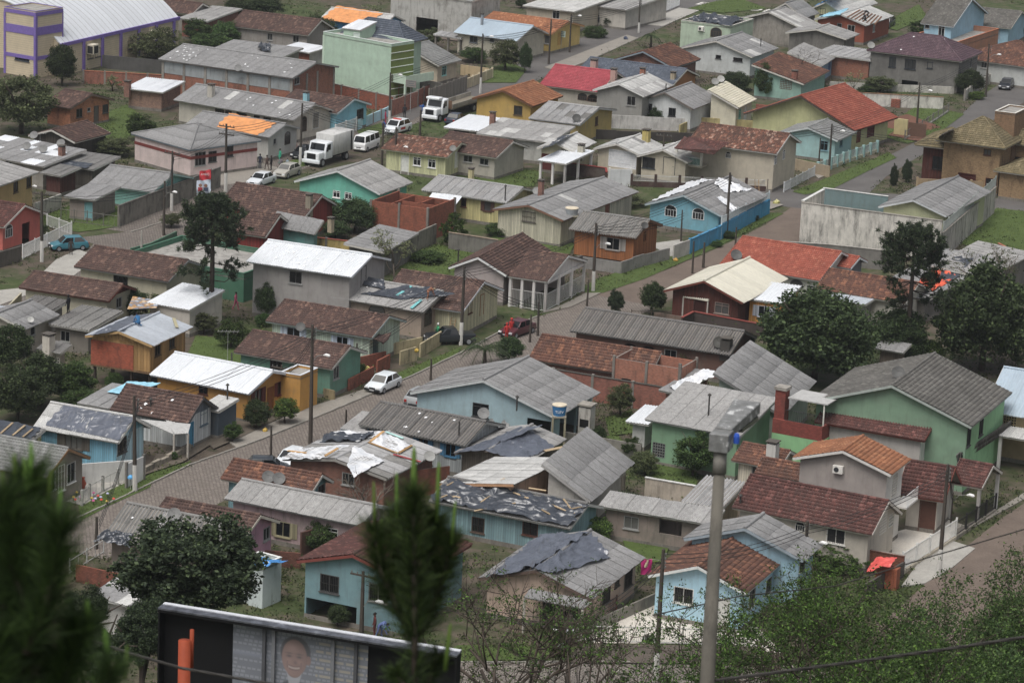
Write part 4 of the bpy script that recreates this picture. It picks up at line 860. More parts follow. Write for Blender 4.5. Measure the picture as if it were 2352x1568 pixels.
house('yellow_tile',(1028,362),(878,341),(1075,336),2.8,'pale yellow board house with patchy orange and brown tiles',(1055,329),'b',wood('#b5b58c'),'tile:mix',fas='#a9a995',win=[W_('f',930,375,.9,2.0,'d','#d0d0ca'),W_('f',958,371,1.0,1.0,'w','#d8d8d4'),W_('f',992,376,1.0,1.0,'w','#d8d8d4'),W_('r',1048,368,.8,1.9,'d','#d0d0ca')])
house('brown_behind',(1140,363),(1010,335),(1200,337),2.8,'brown tiled house right of the pale yellow board house',(1170,326),'b',P_('#a8a297',.2),'tile:brown',win=[W_('f',1075,365,1.2,.8,'n'),W_('f',1112,372,1.2,.8,'n')])
house('white_carport',(1100,302),(1026,290),(1126,269),2.8,'white sheet carport roof beside the dark chimney',None,'b',P_('#8a857d'),'metal:white',kind='shed',hf=3.1,win=[W_('f',1060,308,2.0,1.8,'o')],cat='carport',name='carport')
house('grey_long',(1265,328),(1092,308),(1312,290),2.9,'long patched grey roof with white parapet wall in front',None,'b',P_('#b0b0aa',.3),'sheet:mid',kind='shed',hf=3.6,win=[])
house('silver_yellow',(1333,287),(1218,271),(1398,251),2.9,'yellow house with silvery corrugated roof and round dish',(1370,249),'b',P_('#b09a5c',.15),'corr:light',fas='#a5a5a2',win=[W_('r',1345,287,.8,1.2,'d'),W_('r',1370,278,.9,1.1,'n','#5a4030')])
house('orange_hip',(1223,245),(1088,226),(1285,220),3.0,'mustard house with rusty orange tile gable behind the truck',(1172,209),'a',P_('#b5954e',.1),'tile:orange',fas='#6a4a34',win=[W_('f',1190,254,1.2,1.2,'b','#5a4a38')])
house('crimson',(1380,213),(1241,195),(1432,186),3.0,'cream house with bright crimson tile roof',(1426,174),'b',P_('#a9a498',.15),'tile:crimson',win=[W_('f',1338,222,1.2,.9,'a'),W_('f',1366,226,1.4,.9,'a')],rise=2.0)
house('blue_tile',(1546,196),(1330,165),(1590,172),3.0,'orange house with slate blue tile roof',(1568,160),'b',P_('#a5724a',.1),'tile:blue',win=[])
house('white_grey',(1480,222),(1363,207),(1532,195),4.4,'grey rendered two storey house with near white sheet gable',(1420,193),'a',P_('#8a8984',.15),'sheet:light',fas='#c9c9c6',win=[W_('f',1450,232,1.2,1.2,'b','#8f8f8c')])
house('white_small',(1591,251),(1472,229),(1618,223),3.1,'white house with dark grey gable roof and window awning',(1521,213),'a',P_('#c2c5c4',.2),'sheet:grey',fas='#6a625c',win=[W_('f',1488,248,1.2,1.2,'w','#4a4a4a'),W_('f',1544,258,1.0,1.1,'n','#3a3a3a')])
house('ivory',(1696,249),(1621,209),(1735,228),3.0,'ivory house with ivory tile roof sloping to the right',None,'b',P_('#c6c0aa',.08),'tile:white',kind='shed',hl=4.9,win=[W_('r',1699,262,.9,1.2,'w','#8fc5b0'),W_('r',1712,258,.9,2.0,'d','#d5d5d0')])
house('teal_orange',(1846,194),(1720,152),(1901,163),2.7,'teal house with weathered orange tiles sloping right',None,'b',P_('#85a89c',.15),'tile:rust',kind='shed',hl=4.6,win=[W_('f',1805,195,1.6,1.2,'v','#5a2f26')])
house('blue_strip',(1886,153),(1801,125),(1921,130),2.9,'blue walled house with bare grey sheet roof beside the bare tree',None,'b',P_('#7f9cb5',.2),'sheet:mid',kind='shed',hl=4.4,win=[W_('r',1905,150,1.0,1.6,'d','#3a5a8a')])
house('grey_block',(1944,91),(1801,77),(1974,79),3.6,'dark stained warehouse with grey gable roof',(1875,68),'a',concrete('#6d6a65'),'sheet:mid',win=[])
house('white_house',(1728,132),(1566,109),(1770,109),3.2,'white house with broad grey sheet gable',(1650,95),'a',P_('#b9bdbb',.12),'sheet:grey',win=[W_('f',1650,131,.8,.5,'n','#3a3a3a'),W_('f',1695,137,1.4,.5,'b','#3a3a3a')])
house('debris_flat',(1678,64),(1573,48),(1713,45),4.0,'pale green block with collapsed roof strewn with rubble',None,'b',P_('#a5b5a0',.15),kind='flat',par=.2,win=[W_('f',1612,66,.9,.7,'w','#d0d0cc'),W_('f',1645,75,1.6,1.4,'a')])
house('rust_dormer',(1546,157),(1412,137),(1601,136),3.1,'brown brick house with rust tiles and small door canopy',(1486,119),'a',brick('#6d4030'),'tile:rust',fas='#7f8a92',win=[W_('f',1475,150,.8,.8,'w'),W_('f',1452,150,.8,.8,'w')])
house('balcony_house',(1784,354),(1580,327),(1830,326),4.7,'beige two storey house with mottled red tiles and glass balcony',(1806,309),'b',P_('#b3aa98',.1),'tile:mix',fas='#cfcfca',win=[W_('f',1673,356,.6,.7,'a','#d5d5d2'),W_('r',1800,355,.7,1.1,'a','#d5d5d2'),W_('r',1780,368,.7,1.0,'a','#d5d5d2')])
house('beige_a',(1468,356),(1366,341),(1510,332),2.9,'beige house with white sheet gable and yellow chimney',(1413,331),'a',P_('#b3aa96',.1),'sheet:light',win=[W_('f',1430,367,3.4,2.0,'g','#d5d8da')])
house('beige_b',(1580,374),(1467,357),(1610,350),2.9,'beige house with stepped white roof and dark barred window',(1512,344),'a',P_('#b3aa96',.1),'sheet:light',win=[W_('f',1489,374,1.6,1.3,'b','#3a3f44'),W_('f',1537,382,1.4,2.0,'d','#3a3f44')])
house('cream_grey',(1320,351),(1222,346),(1376,328),2.9,'cream house with pale grey gable and black film on the ridge',(1281,329),'a',P_('#b0a98f',.1),'sheet:light',win=[W_('f',1240,362,1.2,1.8,'d','#5a2a26')])
house('awning_white',(1301,377),(1212,377),(1366,347),2.7,'white sheet awning over a yard beside the red banded wall',None,'b',P_('#b0a98f'),'metal:white',kind='shed',hf=3.0,nowall=True,win=[],cat='carport',name='carport',yaw=YB)
house('red_yellow',(1961,301),(1779,242),(2020,264),3.1,'pale yellow house with long red tile gable on white posts',(1845,221),'a',P_('#b5b585',.08),'tile:red',fas='#4a4038',ov=.9,win=[W_('r',1972,312,1.0,1.8,'d','#6a3a2a'),W_('r',2000,298,1.8,1.9,'g','#5a2a26')])
house('aqua_tile',(1924,324),(1790,305),(1956,302),2.9,'pale aqua house with grey tile gable behind the aqua fence',(1841,294),'a',P_('#93b5b5',.08),'tile:gray',fas='#b5bcbc',win=[W_('r',1932,325,1.0,1.2,'w','#6a8a94'),W_('f',1893,335,1.0,1.2,'w','#6a8a94')])
house('purple_roof',(2208,142),(1995,115),(2244,120),4.6,'unpainted grey house with purple brown hip roof',(2084,84),'b',concrete('#6a6864',.35),'tile:wine',kind='hip',rise=2.4,win=[W_('f',2050,143,1.0,1.4,'n','#30343a'),W_('f',2091,148,1.6,1.4,'n','#30343a'),W_('f',2136,150,.8,.9,'n','#30343a'),W_('f',2090,185,2.4,.6,'o'),W_('r',2230,145,.8,1.4,'n')])
house('worker_roof',(1990,59),(1879,42),(2031,35),3.1,'red brick house with half stripped roof and workers',(1936,34),'a',P_('#94503c',.15),'sheet:light',fas='#a9a9a6',win=[W_('f',1955,67,1.2,1.2,'b','#b5b5b0'),W_('f',1928,60,.8,.8,'n'),W_('r',2007,65,.9,1.2,'w')])
house('blue_film_house',(1935,32),(1872,18),(1990,5),3.0,'pale yellow house with blue film over its roof edge',(1905,5),'a',P_('#b5b38a',.15),'sheet:light',win=[W_('f',1890,27,.9,1.0,'n','#2a3a4a')])
house('blue_villa',(2190,62),(2118,52),(2260,30),5.2,'light blue two storey villa with dark grey tiles',(2225,-2),'b',P_('#8fb3c5',.08),'tile:dark',fas='#c9d2d6',win=[W_('f',2165,40,1.0,1.9,'w','#c5cbc9'),W_('f',2128,20,.7,.8,'n')])
house('blue_wing',(2322,66),(2205,55),(2352,38),3.2,'light blue garage wing with dark tiles beside the villa',(2335,28),'b',P_('#8fb3c5',.08),'tile:dark',win=[W_('f',2280,72,2.2,1.9,'g','#8a9aa5')])
house('red_hips',(2395,160),(2238,118),(2450,130),3.2,'white house with stepped rust red hip roofs at the right edge',None,'b',P_('#b9bcb8',.12),'tile:rust',kind='hip',rise=2.4,win=[W_('f',2262,128,.9,1.1,'w')])
house('grey_far_a',(1846,42),(1764,30),(1872,30),3.0,'grey gable shed far right of the road lettering',(1800,8),'a',P_('#8f9a90'),'sheet:grey',win=[])
house('grey_far_b',(1850,70),(1690,45),(1880,58),3.0,'wide pale grey shed roof behind the white house',(1770,28),'a',concrete('#8a857d'),'sheet:mid',win=[])
house('flat_orange',(2200,108),(2100,90),(2285,76),3.2,'flat roofed annex with rusty orange parapet',None,'b',P_('#a07058'),kind='flat',par=.7,fas='#b06a4a',win=[])
house('brick_flat',(2000,140),(1890,117),(2020,118),3.2,'brick shed with white corrugated edge beside the purple roof house',None,'b',brick('#8d5238'),'corr:light',kind='shed',hf=3.5,win=[],cat='shed',name='shed')
house('orange_brick',(162,250),(110,236),(269,231),2.8,'raw orange brick cottage with brown tiles in the grassy lot',(217,217),'b',brick('#a86a4a','#9a7a66',1.3),'tile:brown',fas='#6a5a50',win=[W_('r',182,260,1.1,1.1,'n','#4a4540'),W_('r',204,252,.6,.5,'n'),W_('r',221,258,.8,2.0,'d','#5a5550'),W_('r',242,250,1.1,1.1,'n','#4a4540')])
house('brown_shed',(172,328),(75,309),(247,305),2.3,'low dark shed with brown tile gable near the big shrub',(126,299),'a',wood('#3f3a35'),'tile:brown',win=[],cat='shed',name='shed')
house('white_roof_box',(375,213),(280,205),(410,186),2.6,'low unplastered shed with white roof left of the warehouse',None,'b',brick('#8a6a58','#77706a'),'metal:white',kind='shed',hf=3.0,win=[],cat='shed',name='shed')
house('white_box2',(712,122),(658,108),(758,109),3.2,'brick outbuilding with white roof left of the pale green block',None,'b',brick('#9a5238'),'metal:white',kind='shed',hf=3.5,wr=P_('#b9b6b0'),win=[],cat='shed',name='shed')
house('grey_behind_factory',(640,137),(490,114),(672,108),3.4,'grey roof behind the brick warehouse with a black bag on it',None,'b',P_('#8a857d'),'sheet:grey',kind='shed',hf=4.0,win=[])
house('brown_far',(708,82),(545,55),(735,62),2.9,'far brown tiled house among the trees',(722,47),'b',P_('#8f8a84',.3),'tile:brown',win=[W_('f',620,85,.9,1.0,'n'),W_('f',680,90,1.0,1.0,'n')])
house('orange_far',(880,62),(735,44),(928,48),3.0,'blue gabled house under a bright orange tarpaulin',(900,36),'b',P_('#4f8fc0',.1),'sheet:light',win=[W_('r',900,58,1.0,1.2,'w','#d5d5d2')])
house('big_store',(1084,4),(905,-22),(1160,-15),6.0,'large whitewashed warehouse with dark open doorway at the top',None,'b',P_('#a9a8a2',.6),'sheet:grey',kind='shed',hf=6.4,win=[W_('f',982,18,3.8,5.0,'o')],cat='warehouse',name='warehouse',ov=.05)
house('grey_top',(478,50),(418,40),(520,17),3.0,'grey roofed shed right of the white vaulted hall',None,'b',brick('#7d4030'),'sheet:mid',kind='shed',hf=3.4,win=[],cat='shed',name='shed')
house('brown_top',(440,34),(372,20),(470,20),3.0,'sliver of brown tiled roof behind the vaulted hall',None,'b',P_('#8f8a84'),'tile:brown',win=[])
house('beige_top_a',(1320,28),(1215,10),(1420,-15),3.4,'beige house with pale ribbed roof above the white wall',None,'b',P_('#b0a694',.1),'sheet:light',kind='shed',hf=4.2,win=[W_('f',1278,18,1.2,1.4,'w')])
house('beige_top_b',(1440,24),(1330,2),(1530,-12),3.2,'grey ribbed lean-to roof beside the white palisade',None,'b',P_('#b5b0a6',.2),'sheet:mid',kind='shed',hf=4.0,win=[])
house('carport_far',(1060,90),(1008,78),(1078,82),2.4,'open dark carport with white corrugated roof behind the shrubs',None,'b',P_('#6a665f'),'corr:light',kind='shed',hf=2.7,nowall=True,win=[],cat='carport',name='carport')
house('grey_under_tree',(2075,810),(2005,800),(2105,792),2.6,'grey speckled shed roof between the two dark trees',None,'b',wood('#6a5f54'),'sheet:grey',kind='shed',hf=3.0,win=[],cat='shed',name='shed')
house('long_low',(1640,1205),(1370,1165),(1660,1170),2.7,'long low pinkish outbuilding with grey roof behind the garden tree',None,'b',P_('#8a7d74',.6),'sheet:mid',kind='shed',hf=3.2,win=[W_('f',1540,1212,1.8,1.1,'o'),W_('f',1450,1200,1.2,1.0,'n')])
house('corr_small',(1660,1168),(1563,1155),(1715,1108),2.9,'pale corrugated lean-to beside the long maroon roof',None,'b',P_('#b0a48c'),'corr:light',kind='shed',hf=3.5,win=[])
house('blue_shed_film',(1560,905),(1535,893),(1660,860),2.6,'low shed heaped with white and blue film below the brick shell',None,'b',brick('#7a5040'),'sheet:grey',kind='shed',hf=3.2,win=[],cat='shed',name='shed')
house('white_lean',(1490,975),(1448,968),(1520,935),2.5,'white sheet lean-to at the corner of the green building',None,'b',P_('#b5b5b0'),'metal:white',kind='shed',hf=2.7,win=[],cat='shed',name='shed')
house('green_yard',(560,640),(330,580),(640,590),2.4,'single storey annex with dark green parapet behind the araucaria',None,'b',P_('#3f6a54',.3),kind='flat',par=.5,fas='#3f6a54',win=[W_('f',380,590,1.0,.5,'n')])
house('film_rear',(2130,690),(2060,640),(2250,585),2.4,'shed with orange and black film behind the araucaria',None,'b',concrete('#6a6762'),'sheet:grey',kind='shed',hf=3.6,win=[])
house('grey_right',(2270,640),(2160,600),(2330,575),3.2,'pale grey sheet roof below the concrete wall at right',None,'b',concrete('#7a766f'),'sheet:mid',kind='shed',hl=3.6,win=[])
house('lean_left',(835,992),(786,982),(858,948),2.5,'low pale lean-to at the left end of the long corrugated roof',None,'b',P_('#a9b0b2',.2),'sheet:mid',kind='shed',hf=2.8,win=[],cat='shed',name='shed',ov=.1,fas='#a5b5bf')
# ------------------------------------------------------------------ special buildings
def part_box(Hd,name,x0,x1,y0,y1,z0,z1,m,parent=None):return MB().box(x0,x1,y0,y1,z0,z1).build(name,m,parent or Hd['root'])
PUR=plain('#6f5d9e',f=1.3);CREAM=wood('#a89c86',1.45,5.0)
def siding(h='#b3a68c'):
 t=NT('horizontal_siding');o=t.coord();sp=t.n('SeparateXYZ');t.l(o,sp.inputs[0]);c=lin(h)
 fr=t.math('FRACT',t.math('DIVIDE',sp.outputs[2],.3));g=t.math('LESS_THAN',fr,.12);n=t.noise(o,.8,5)
 cc=t.ramp(n,[(.3,c4(c,1.2)),(.7,c4(c,1.45))]);cc=t.mix(t.math('MULTIPLY',g,.35),cc,c4(lin('#6a6050')));t.bump(t.math('SUBTRACT',1.0,g),.4,.01);return t.col(cc,.8)
SID=siding()
T=house('tower',(82,30),(19,17),(135,19),8.8,'cream stair tower with purple bands beside the vaulted hall',None,'b',SID,kind='flat',par=.15,fas='#6f5d9e',win=[W_('f',51,136,2.6,.5,'n','#3a3f46')],cat='tower',name='tower',wmix=1.0)
Wt,Dt=T['W'],T['D']
for z0,z1 in((8.3,8.79),(5.7,6.8),(2.4,2.9)):
 MB().box(-.06,Wt+.06,-.06,-.004,z0,z1).box(Wt+.004,Wt+.06,-.004,Dt+.06,z0,z1).build('band',PUR,T['root'])
for x,y in((0,0),(Wt,0),(Wt,Dt)):MB().box(x-.28 if x else-.08,x+.08 if x else .28,y-.1,y-.062 if y==0 else y+.06,-.2,8.28).build('corner_pilaster',PUR,T['root'])
MB().box(Wt+.062,Wt+.1,-.1,.28,-.2,8.28).build('corner_pilaster',PUR,T['root'])
hN,hF=G(140,104,4.2),G(412,42,4.2);ha=(hF-hN).normalized();ha=Vector((math.cos(YB+R_(2))*0-math.sin(YB),math.cos(YB),0));hb=Vector((math.cos(YB),math.sin(YB),0))
hl_=(hF-hN).dot(ha);span=23.0;ris=5.2;horg=Vector((hN.x,hN.y,0))-hb*span
hall=thing('hall','cream hall with white barrel vault roof and purple trim','hall',horg,YB)
mb=MB();nA=28;arc=[(span*(1-math.cos(math.pi*i/nA*.999))/2,) for i in range(nA+1)]
def vz(x):t=(x/span-.5)*2;return 4.2+ris*(1-abs(t)**2.1)
axs=[span*i/nA for i in range(nA+1)]
hw=MB();hw.box(.05,span-.05,.05,hl_-.05,-.3,4.15);
for y in(.05,hl_-.05):hw.add([(x,y,vz(x)-.06) for x in axs]+[(x,y,4.1) for x in axs],[(i,i+1,nA+2+i,nA+1+i) for i in range(nA)])
hw.build('wall',SID,hall)
key=('vaultsheet');vm=rmat('metal:white');rt=MB()
rt.add([(x,-.1,vz(x)-.05) for x in axs]+[(x,hl_+.1,vz(x)-.05) for x in axs],[(i,i+1,nA+2+i,nA+1+i) for i in range(nA)]);rro=rt.build('roof',plain('#9a9a98'),hall)
nS=int(hl_/1.1);sh=MB();sh.add([(x,y,vz(x)+(.05 if y in(0.0,.12) else 0)) for y in(0.0,.12,1.12) for x in axs],[(r*(nA+1)+i,r*(nA+1)+i+1,(r+1)*(nA+1)+i+1,(r+1)*(nA+1)+i) for r in range(2) for i in range(nA)]);shm=sh.mesh('roof_sheet',vm,True)
for i in range(nS):link('roof_sheet',shm,rro,Matrix.Translation((0,i*hl_/nS,0)))
MB().box(span-.1,span+.12,-.12,hl_+.1,3.95,4.4).build('eave_band',PUR,hall)
for i in range(7):MB().box(span-.04,span+.16,i*hl_/6.5+.6,i*hl_/6.5+1.1,-.3,3.94).build('pilaster',PUR,hall)
for i,kx in((1,2.6),(1,4.4),(3,3.4),(4,4.0)):add_window(hall,frame_mtx(Vector((span-.05,i*hl_/6.5+kx,1.4)),Vector((0,1,0)),Vector((1,0,0))),1.4,1.2,'n','#4a4a4a')
for i,kx in((1,.2),(4,2.0)):
 y_=i*hl_/6.5+kx+1.4;cb=MB().box(span+.02,span+1.1,y_,y_+1.3,2.2,3.5).build('air_cooler',plain('#b5ae9c'),hall);MB().box(span+.15,span+1.0,y_-.03,y_-.004,2.3,3.3).build('grille',plain('#2c2c2c',f=1),cb);MB().box(span+1.104,span+1.13,y_+.15,y_+1.15,2.3,3.3).build('grille',plain('#2c2c2c',f=1),cb)
Gb=house('green_block',(899,108),(758,77),(934,97),7.6,'pale green three storey block with dark green striped end',None,'b',P_('#a5bda8',.04),kind='flat',par=.35,fas='#c9d2cc',win=[],wr=P_('#5d6a34',.05,1.5),name='apartment_block',cat='building',wmix=1.0)
gw,gd=Gb['W'],Gb['D']
for i in range(7):MB().box(gw+.016,gw+.07,-.03,gd,1.0+i*.95,1.1+i*.95).build('stripe',plain('#c9d2c4'),Gb['root'])
MB().box(-.05,.3,-.05,-.003,0,7.5).build('corner_strip',P_('#b5c9b5',.04),Gb['root'])
house('green_block_roof',(930,102),(797,76),(962,87),7.3,'dark slate hip roof behind the pale green parapet',None,'b',P_('#a5bda8',.04),'tile:blue',kind='hip',rise=2.3,base=.0,win=[],ov=.6,name='apartment_block',cat='building')
tb=house('stair_head',(828,70),(793,63),(859,50),8.9,'pale green stair head with curved white cap',None,'b',P_('#a5bda8',.04),'metal:white',kind='shed',hf=9.5,base=6.4,win=[W_('f',820,80,.8,1.6,'d','#c5cfc8')],ov=.12,name='stair_head',cat='building')
Ba=Gb['root']
bx_=gw+.1;MB().box(bx_,bx_+2.2,gd*.1,gd*.9+2,2.9,3.15).build('balcony_slab',P_('#b5c9b5',.04),Ba);MB().box(bx_,bx_+2.2,gd*.1,gd*.1+.1,3.152,4.0).box(bx_+2.1,bx_+2.2,gd*.1+.1,gd*.9+2,3.152,4.0).build('balcony_parapet',P_('#b5c9b5',.04),Ba)
MB().box(bx_+1.9,bx_+2.15,gd*.1,gd*.1+.25,-.2,2.89).build('column',P_('#b5c9b5',.04),Ba);add_window(Ba,frame_mtx(Vector((gw+.02,gd*.5,.05)),Vector((0,1,0)),Vector((1,0,0))),1.0,2.2,'d','#8a3a2a')
MW=brick('#8f7452','#8a7a64',1.25)
house('mansion',(2309,342),(2152,320),(2352,316),6.0,'brown brick mansion with tan tile hip roof',None,'b',MW,'tile:tan',kind='hip',rise=2.6,win=[W_('f',2268,350,.9,.7,'n','#4a2a20'),W_('f',2220,420,2.0,2.2,'g','#4a221c'),W_('f',2290,425,1.4,1.4,'b','#5a2a22')],ov=.8)
house('mansion_porch',(2212,346),(2100,333),(2240,318),4.6,'lower tan tile porch roof on dark posts left of the mansion',None,'b',wood('#4a261f'),'tile:tan',kind='hip',rise=1.5,win=[W_('f',2160,375,2.0,1.6,'n','#2c2420')],ov=.9)
house('mansion_right',(2440,345),(2300,322),(2480,310),5.6,'right wing of the mansion with tan tiles at the picture edge',None,'b',MW,'tile:tan',kind='hip',rise=2.4,win=[W_('f',2340,372,1.2,1.2,'n','#4a221c')],ov=.8)
house('mansion_low',(2400,408),(2290,388),(2430,380),3.4,'low tan tile roof above the mansion garden',None,'b',MW,'tile:tan',kind='hip',rise=1.2,win=[],ov=.6)
house('mansion_tower',(2332,264),(2290,256),(2352,248),9.2,'brick water tower block with cream edges on the mansion',None,'b',brick('#7d5f45','#8a7a64',1.2),kind='flat',par=.15,fas='#c9c6bc',win=[],name='tower',cat='tower')
def shell(label,N,L,F,h,m,inner,holes,z0=0.0):
 pN,pL,pF=G(*N,z0),G(*L,z0),G(*F,z0);b=Vector((math.cos(YB),math.sin(YB),0));a=Vector((-b.y,b.x,0));Wd=(pN-pL).dot(b);Dp=(pF-pN).dot(a)
 r=thing('brick_shell',label,'ruin',pN-b*Wd,YB);V=Vector;t=.14
 def seg(x0,y0,x1,y1,hh,hs):
  d=V((x1-x0,y1-y0,0));ln=d.length;u=d.normalized();n=V((u.y,-u.x,0));q=MB();O=V((x0,y0,0))
  wall_panel(q,O,u,n,ln,-.3,hh,hs);wall_panel(q,O-n*t+u*ln,-u,-n,ln,-.3,hh,[(ln-e[1],ln-e[0],e[2],e[3]) for e in hs])
  q.quad(O+V((0,0,hh)),O+u*ln+V((0,0,hh)),O+u*ln-n*t+V((0,0,hh)),O-n*t+V((0,0,hh)))
  q.quad(O+u*ln+V((0,0,-.3)),O+u*ln-n*t+V((0,0,-.3)),O+u*ln-n*t+V((0,0,hh)),O+u*ln+V((0,0,hh)));q.build('wall',m,r)
 seg(0,0,Wd,0,h,holes.get('f',[]));seg(Wd,0,Wd,Dp,h,holes.get('r',[]));seg(Wd,Dp,0,Dp,h*random.uniform(.9,1),[]);seg(0,Dp,0,0,h,[])
 for x0,y0,x1,y1,hh in inner:seg(x0*Wd,y0*Dp,x1*Wd,y1*Dp,hh,[])
 cm=concrete('#77716a')
 for x,y in((0,0),(Wd,0),(Wd,Dp),(0,Dp),(Wd*.5,0)):MB().box(x-.12,x+.12,y-.1,y+.12,-.3,h+random.uniform(.1,.5)).build('post',cm,r)
 return r
BRD=brick('#8a4c36','#6a5850')
shell('roofless dark brick shell on a dark base beside the yellow house',(980,556),(858,533),(1000,525),3.6,BRD,[(.3,0.02,.3,.98,3.4),(.3,.5,.98,.5,3.3),(.65,.5,.65,.98,3.4)],{})
shell('roofless orange brick shell with door openings above the long brick wall',(1556,948),(1402,924),(1575,922),4.0,brick('#9a5e46','#8a8078'),[(.35,.02,.35,.98,2.9)],{'f':[(.8,1.7,.02,2.3),(3.2,4.6,.9,2.2)],'r':[(.8,1.8,.02,2.2)]})
def lean_roof(Hd,name,pts,kind,base_z,th=.05,posts=()):
 """small canopy: picture points with heights, an own part of its house"""
 P=[Hd['Minv']@G(x,y,z) for x,y,z in pts];n=(P[1]-P[0]).cross(P[3]-P[0]).normalized();b=MB();q=[p-n*th for p in P]
 b.add(P+q,[(0,1,2,3),(7,6,5,4),(0,4,5,1),(1,5,6,2),(2,6,7,3),(3,7,4,0)]);o=b.build(name,rmat(kind),Hd['root'])
 u=(P[1]-P[0]);ul=u.length;u=u.normalized();v=(P[3]-P[0]);v=(v-u*v.dot(u));vl=v.length;v=v.normalized()
 cover(o,P[0]+n*.01,u,v,ul,vl,kind)
 for i in posts:MB().box(P[i].x-.07,P[i].x+.07,P[i].y-.07,P[i].y+.07,-.2,P[i].z-.06).build('post',plain('#9a958c'),Hd['root'])
 return o
Hh=HOUSES
lean_roof(Hh['yellow_corr'],'canopy',[(978,464,2.3),(1046,472,2.3),(1060,452,2.9),(998,444,2.9)],'metal:white',0,posts=(0,1))
lean_roof(Hh['chalet'],'canopy',[(1570,682,2.3),(1626,692,2.3),(1640,680,2.7),(1600,664,3.0)],'metal:cream',0,posts=(0,1))
lean_roof(Hh['balcony_house'],'canopy',[(1549,341,4.6),(1640,355,4.6),(1650,345,5.2),(1572,313,5.4)],'tile:maroon',0)
lean_roof(Hh['white_tile'],'carport_roof',[(400,997,2.2),(432,995,2.2),(438,973,2.6),(322,962,2.6)],'sheet:light',0,posts=(0,1))
lean_roof(Hh['tarp_pink'],'porch_roof',[(1205,1372,2.6),(1338,1398,2.5),(1358,1382,2.8),(1215,1352,2.9)],'sheet:grey',0,posts=(0,1))
lean_roof(Hh['green_big'],'awning',[(2200,1062,2.9),(2318,985,2.9),(2296,960,3.7),(2197,1045,3.7)],'tile:dark',0)
lean_roof(Hh['pale_green'],'porch_roof',[(880,790,2.4),(893,778,2.4),(900,762,2.7),(866,772,2.7)],'tile:brown',0)
lean_roof(Hh['white_small'],'window_awning',[(1527,251,2.2),(1556,253,2.2),(1558,243,2.7),(1532,240,2.7)],'sheet:dark',0)
h_=Hh['red_stripe'];MB().box(h_['ov']-.03,h_['x1']+.03,h_['y0']-.04,h_['y0']-.003,2.2,2.55).box(h_['x1']+.003,h_['x1']+.04,h_['y0']-.04,h_['D']-h_['ov'],2.2,2.55).build('band',plain('#6d332e'),h_['root'])
h_=Hh['factory'];L_=h_['x1']-h_['ov'];vm_=P_('#93999a',.3)
for i in range(7):
 x=h_['ov']+i*L_/6;MB().box(x-.18,x+.18,h_['y0']-.14,h_['y0']-.03,-.2,4.9).build('bay_post',concrete('#8a857d'),h_['root'])
 if i<6:
  MB().box(x+.18,x+L_/6-.18,h_['y0']-.05,h_['y0']-.003,3.2,4.7).build('vent_panel',vm_,h_['root'])
for y in(0,.35,.6,1):MB().box(h_['x1']+.003,h_['x1']+.12,h_['y0']+(h_['D']-2*h_['ov'])*y-.15,h_['y0']+(h_['D']-2*h_['ov'])*y+.15,-.2,5.0).build('bay_post',concrete('#8a857d'),h_['root'])
lean_roof(h_,'door_canopy',[(712,188,3.6),(742,178,3.6),(728,172,4.0),(698,176,4.0)],'sheet:light',0)
h_=Hh['stilt']
for i in range(4):
 for j in range(3):MB().box(h_['ov']+.1+i*(h_['x1']-h_['ov']-.3)/3,h_['ov']+.3+i*(h_['x1']-h_['ov']-.3)/3,h_['ov']+.1+j*(h_['D']-2*h_['ov']-.3)/2,h_['ov']+.3+j*(h_['D']-2*h_['ov']-.3)/2,-.3,1.88).build('stilt',plain('#3d362f',f=1),h_['root'])
MB().box(h_['ov']-.06,h_['ov']+(h_['x1']-h_['ov'])*.72,h_['y0']-.1,h_['y0']-.035,1.86,4.1).build('brick_infill',brick('#a0492f','#8a6a5a',1.25),h_['root'])
MB().box(h_['ov']-.1,h_['x1']+.1,h_['ov']-.1,h_['D']-h_['ov']+.1,1.72,1.885).build('floor_deck',wood('#6a5238'),h_['root'])
for k,n in(('pink_porch',4),('maroon_gate',2),('carport_light',2),('awning_white',3),('carport_far',3)):
 h_=Hh[k];cm=P_('#c9c6c2',.1) if k!='carport_far' else plain('#6a665f')
 for i in range(n):
  for(x,y) in((.25+i*(h_['W']-.5)/(n-1),.25),(h_['W']-.25,.25+i*(h_['D']-.5)/(n-1))):
   MB().box(x-.13,x+.13,y-.13,y+.13,-.2,h_['h']-.05).build('column',cm,h_['root'])
h_=Hh['pink_porch'];MB().quad((h_['W']-.3,.3,3.0),(h_['W']-.3,h_['D']-.3,3.0),(h_['W']-.3,h_['D']/2,2.95+h_['rise'])).build('gable_wall',P_('#c4c0bc',.08),h_['root'])
MB().box(.2,h_['W']-2.2,h_['D']-.6,h_['D']-.45,0,3.0).box(.3,.45,.3,h_['D']-.7,0,3.0).build('back_wall',P_('#b5a9a5',.1),h_['root']);MB().box(h_['W']-.34,h_['W']-.2,.4,h_['D']-.4,2.7,2.98).build('beam',P_('#c9c6c2',.1),h_['root'])
def bars(Hd,name,p0,p1,z0,z1,m,n=None,r=.02,parent=None):
 p0,p1=Vector(p0),Vector(p1);ln=(p1-p0).length;n=n or int(ln/.16);b=MB()
 for i in range(n+1):p=p0+(p1-p0)*i/n;b.beam(p+Vector((0,0,z0)),p+Vector((0,0,z1)),r)
 b.beam(p0+Vector((0,0,z1)),p1+Vector((0,0,z1)),.04);b.beam(p0+Vector((0,0,z0)),p1+Vector((0,0,z0)),.04)
 return b.build(name,m,parent or Hd['root'],kind='stuff')
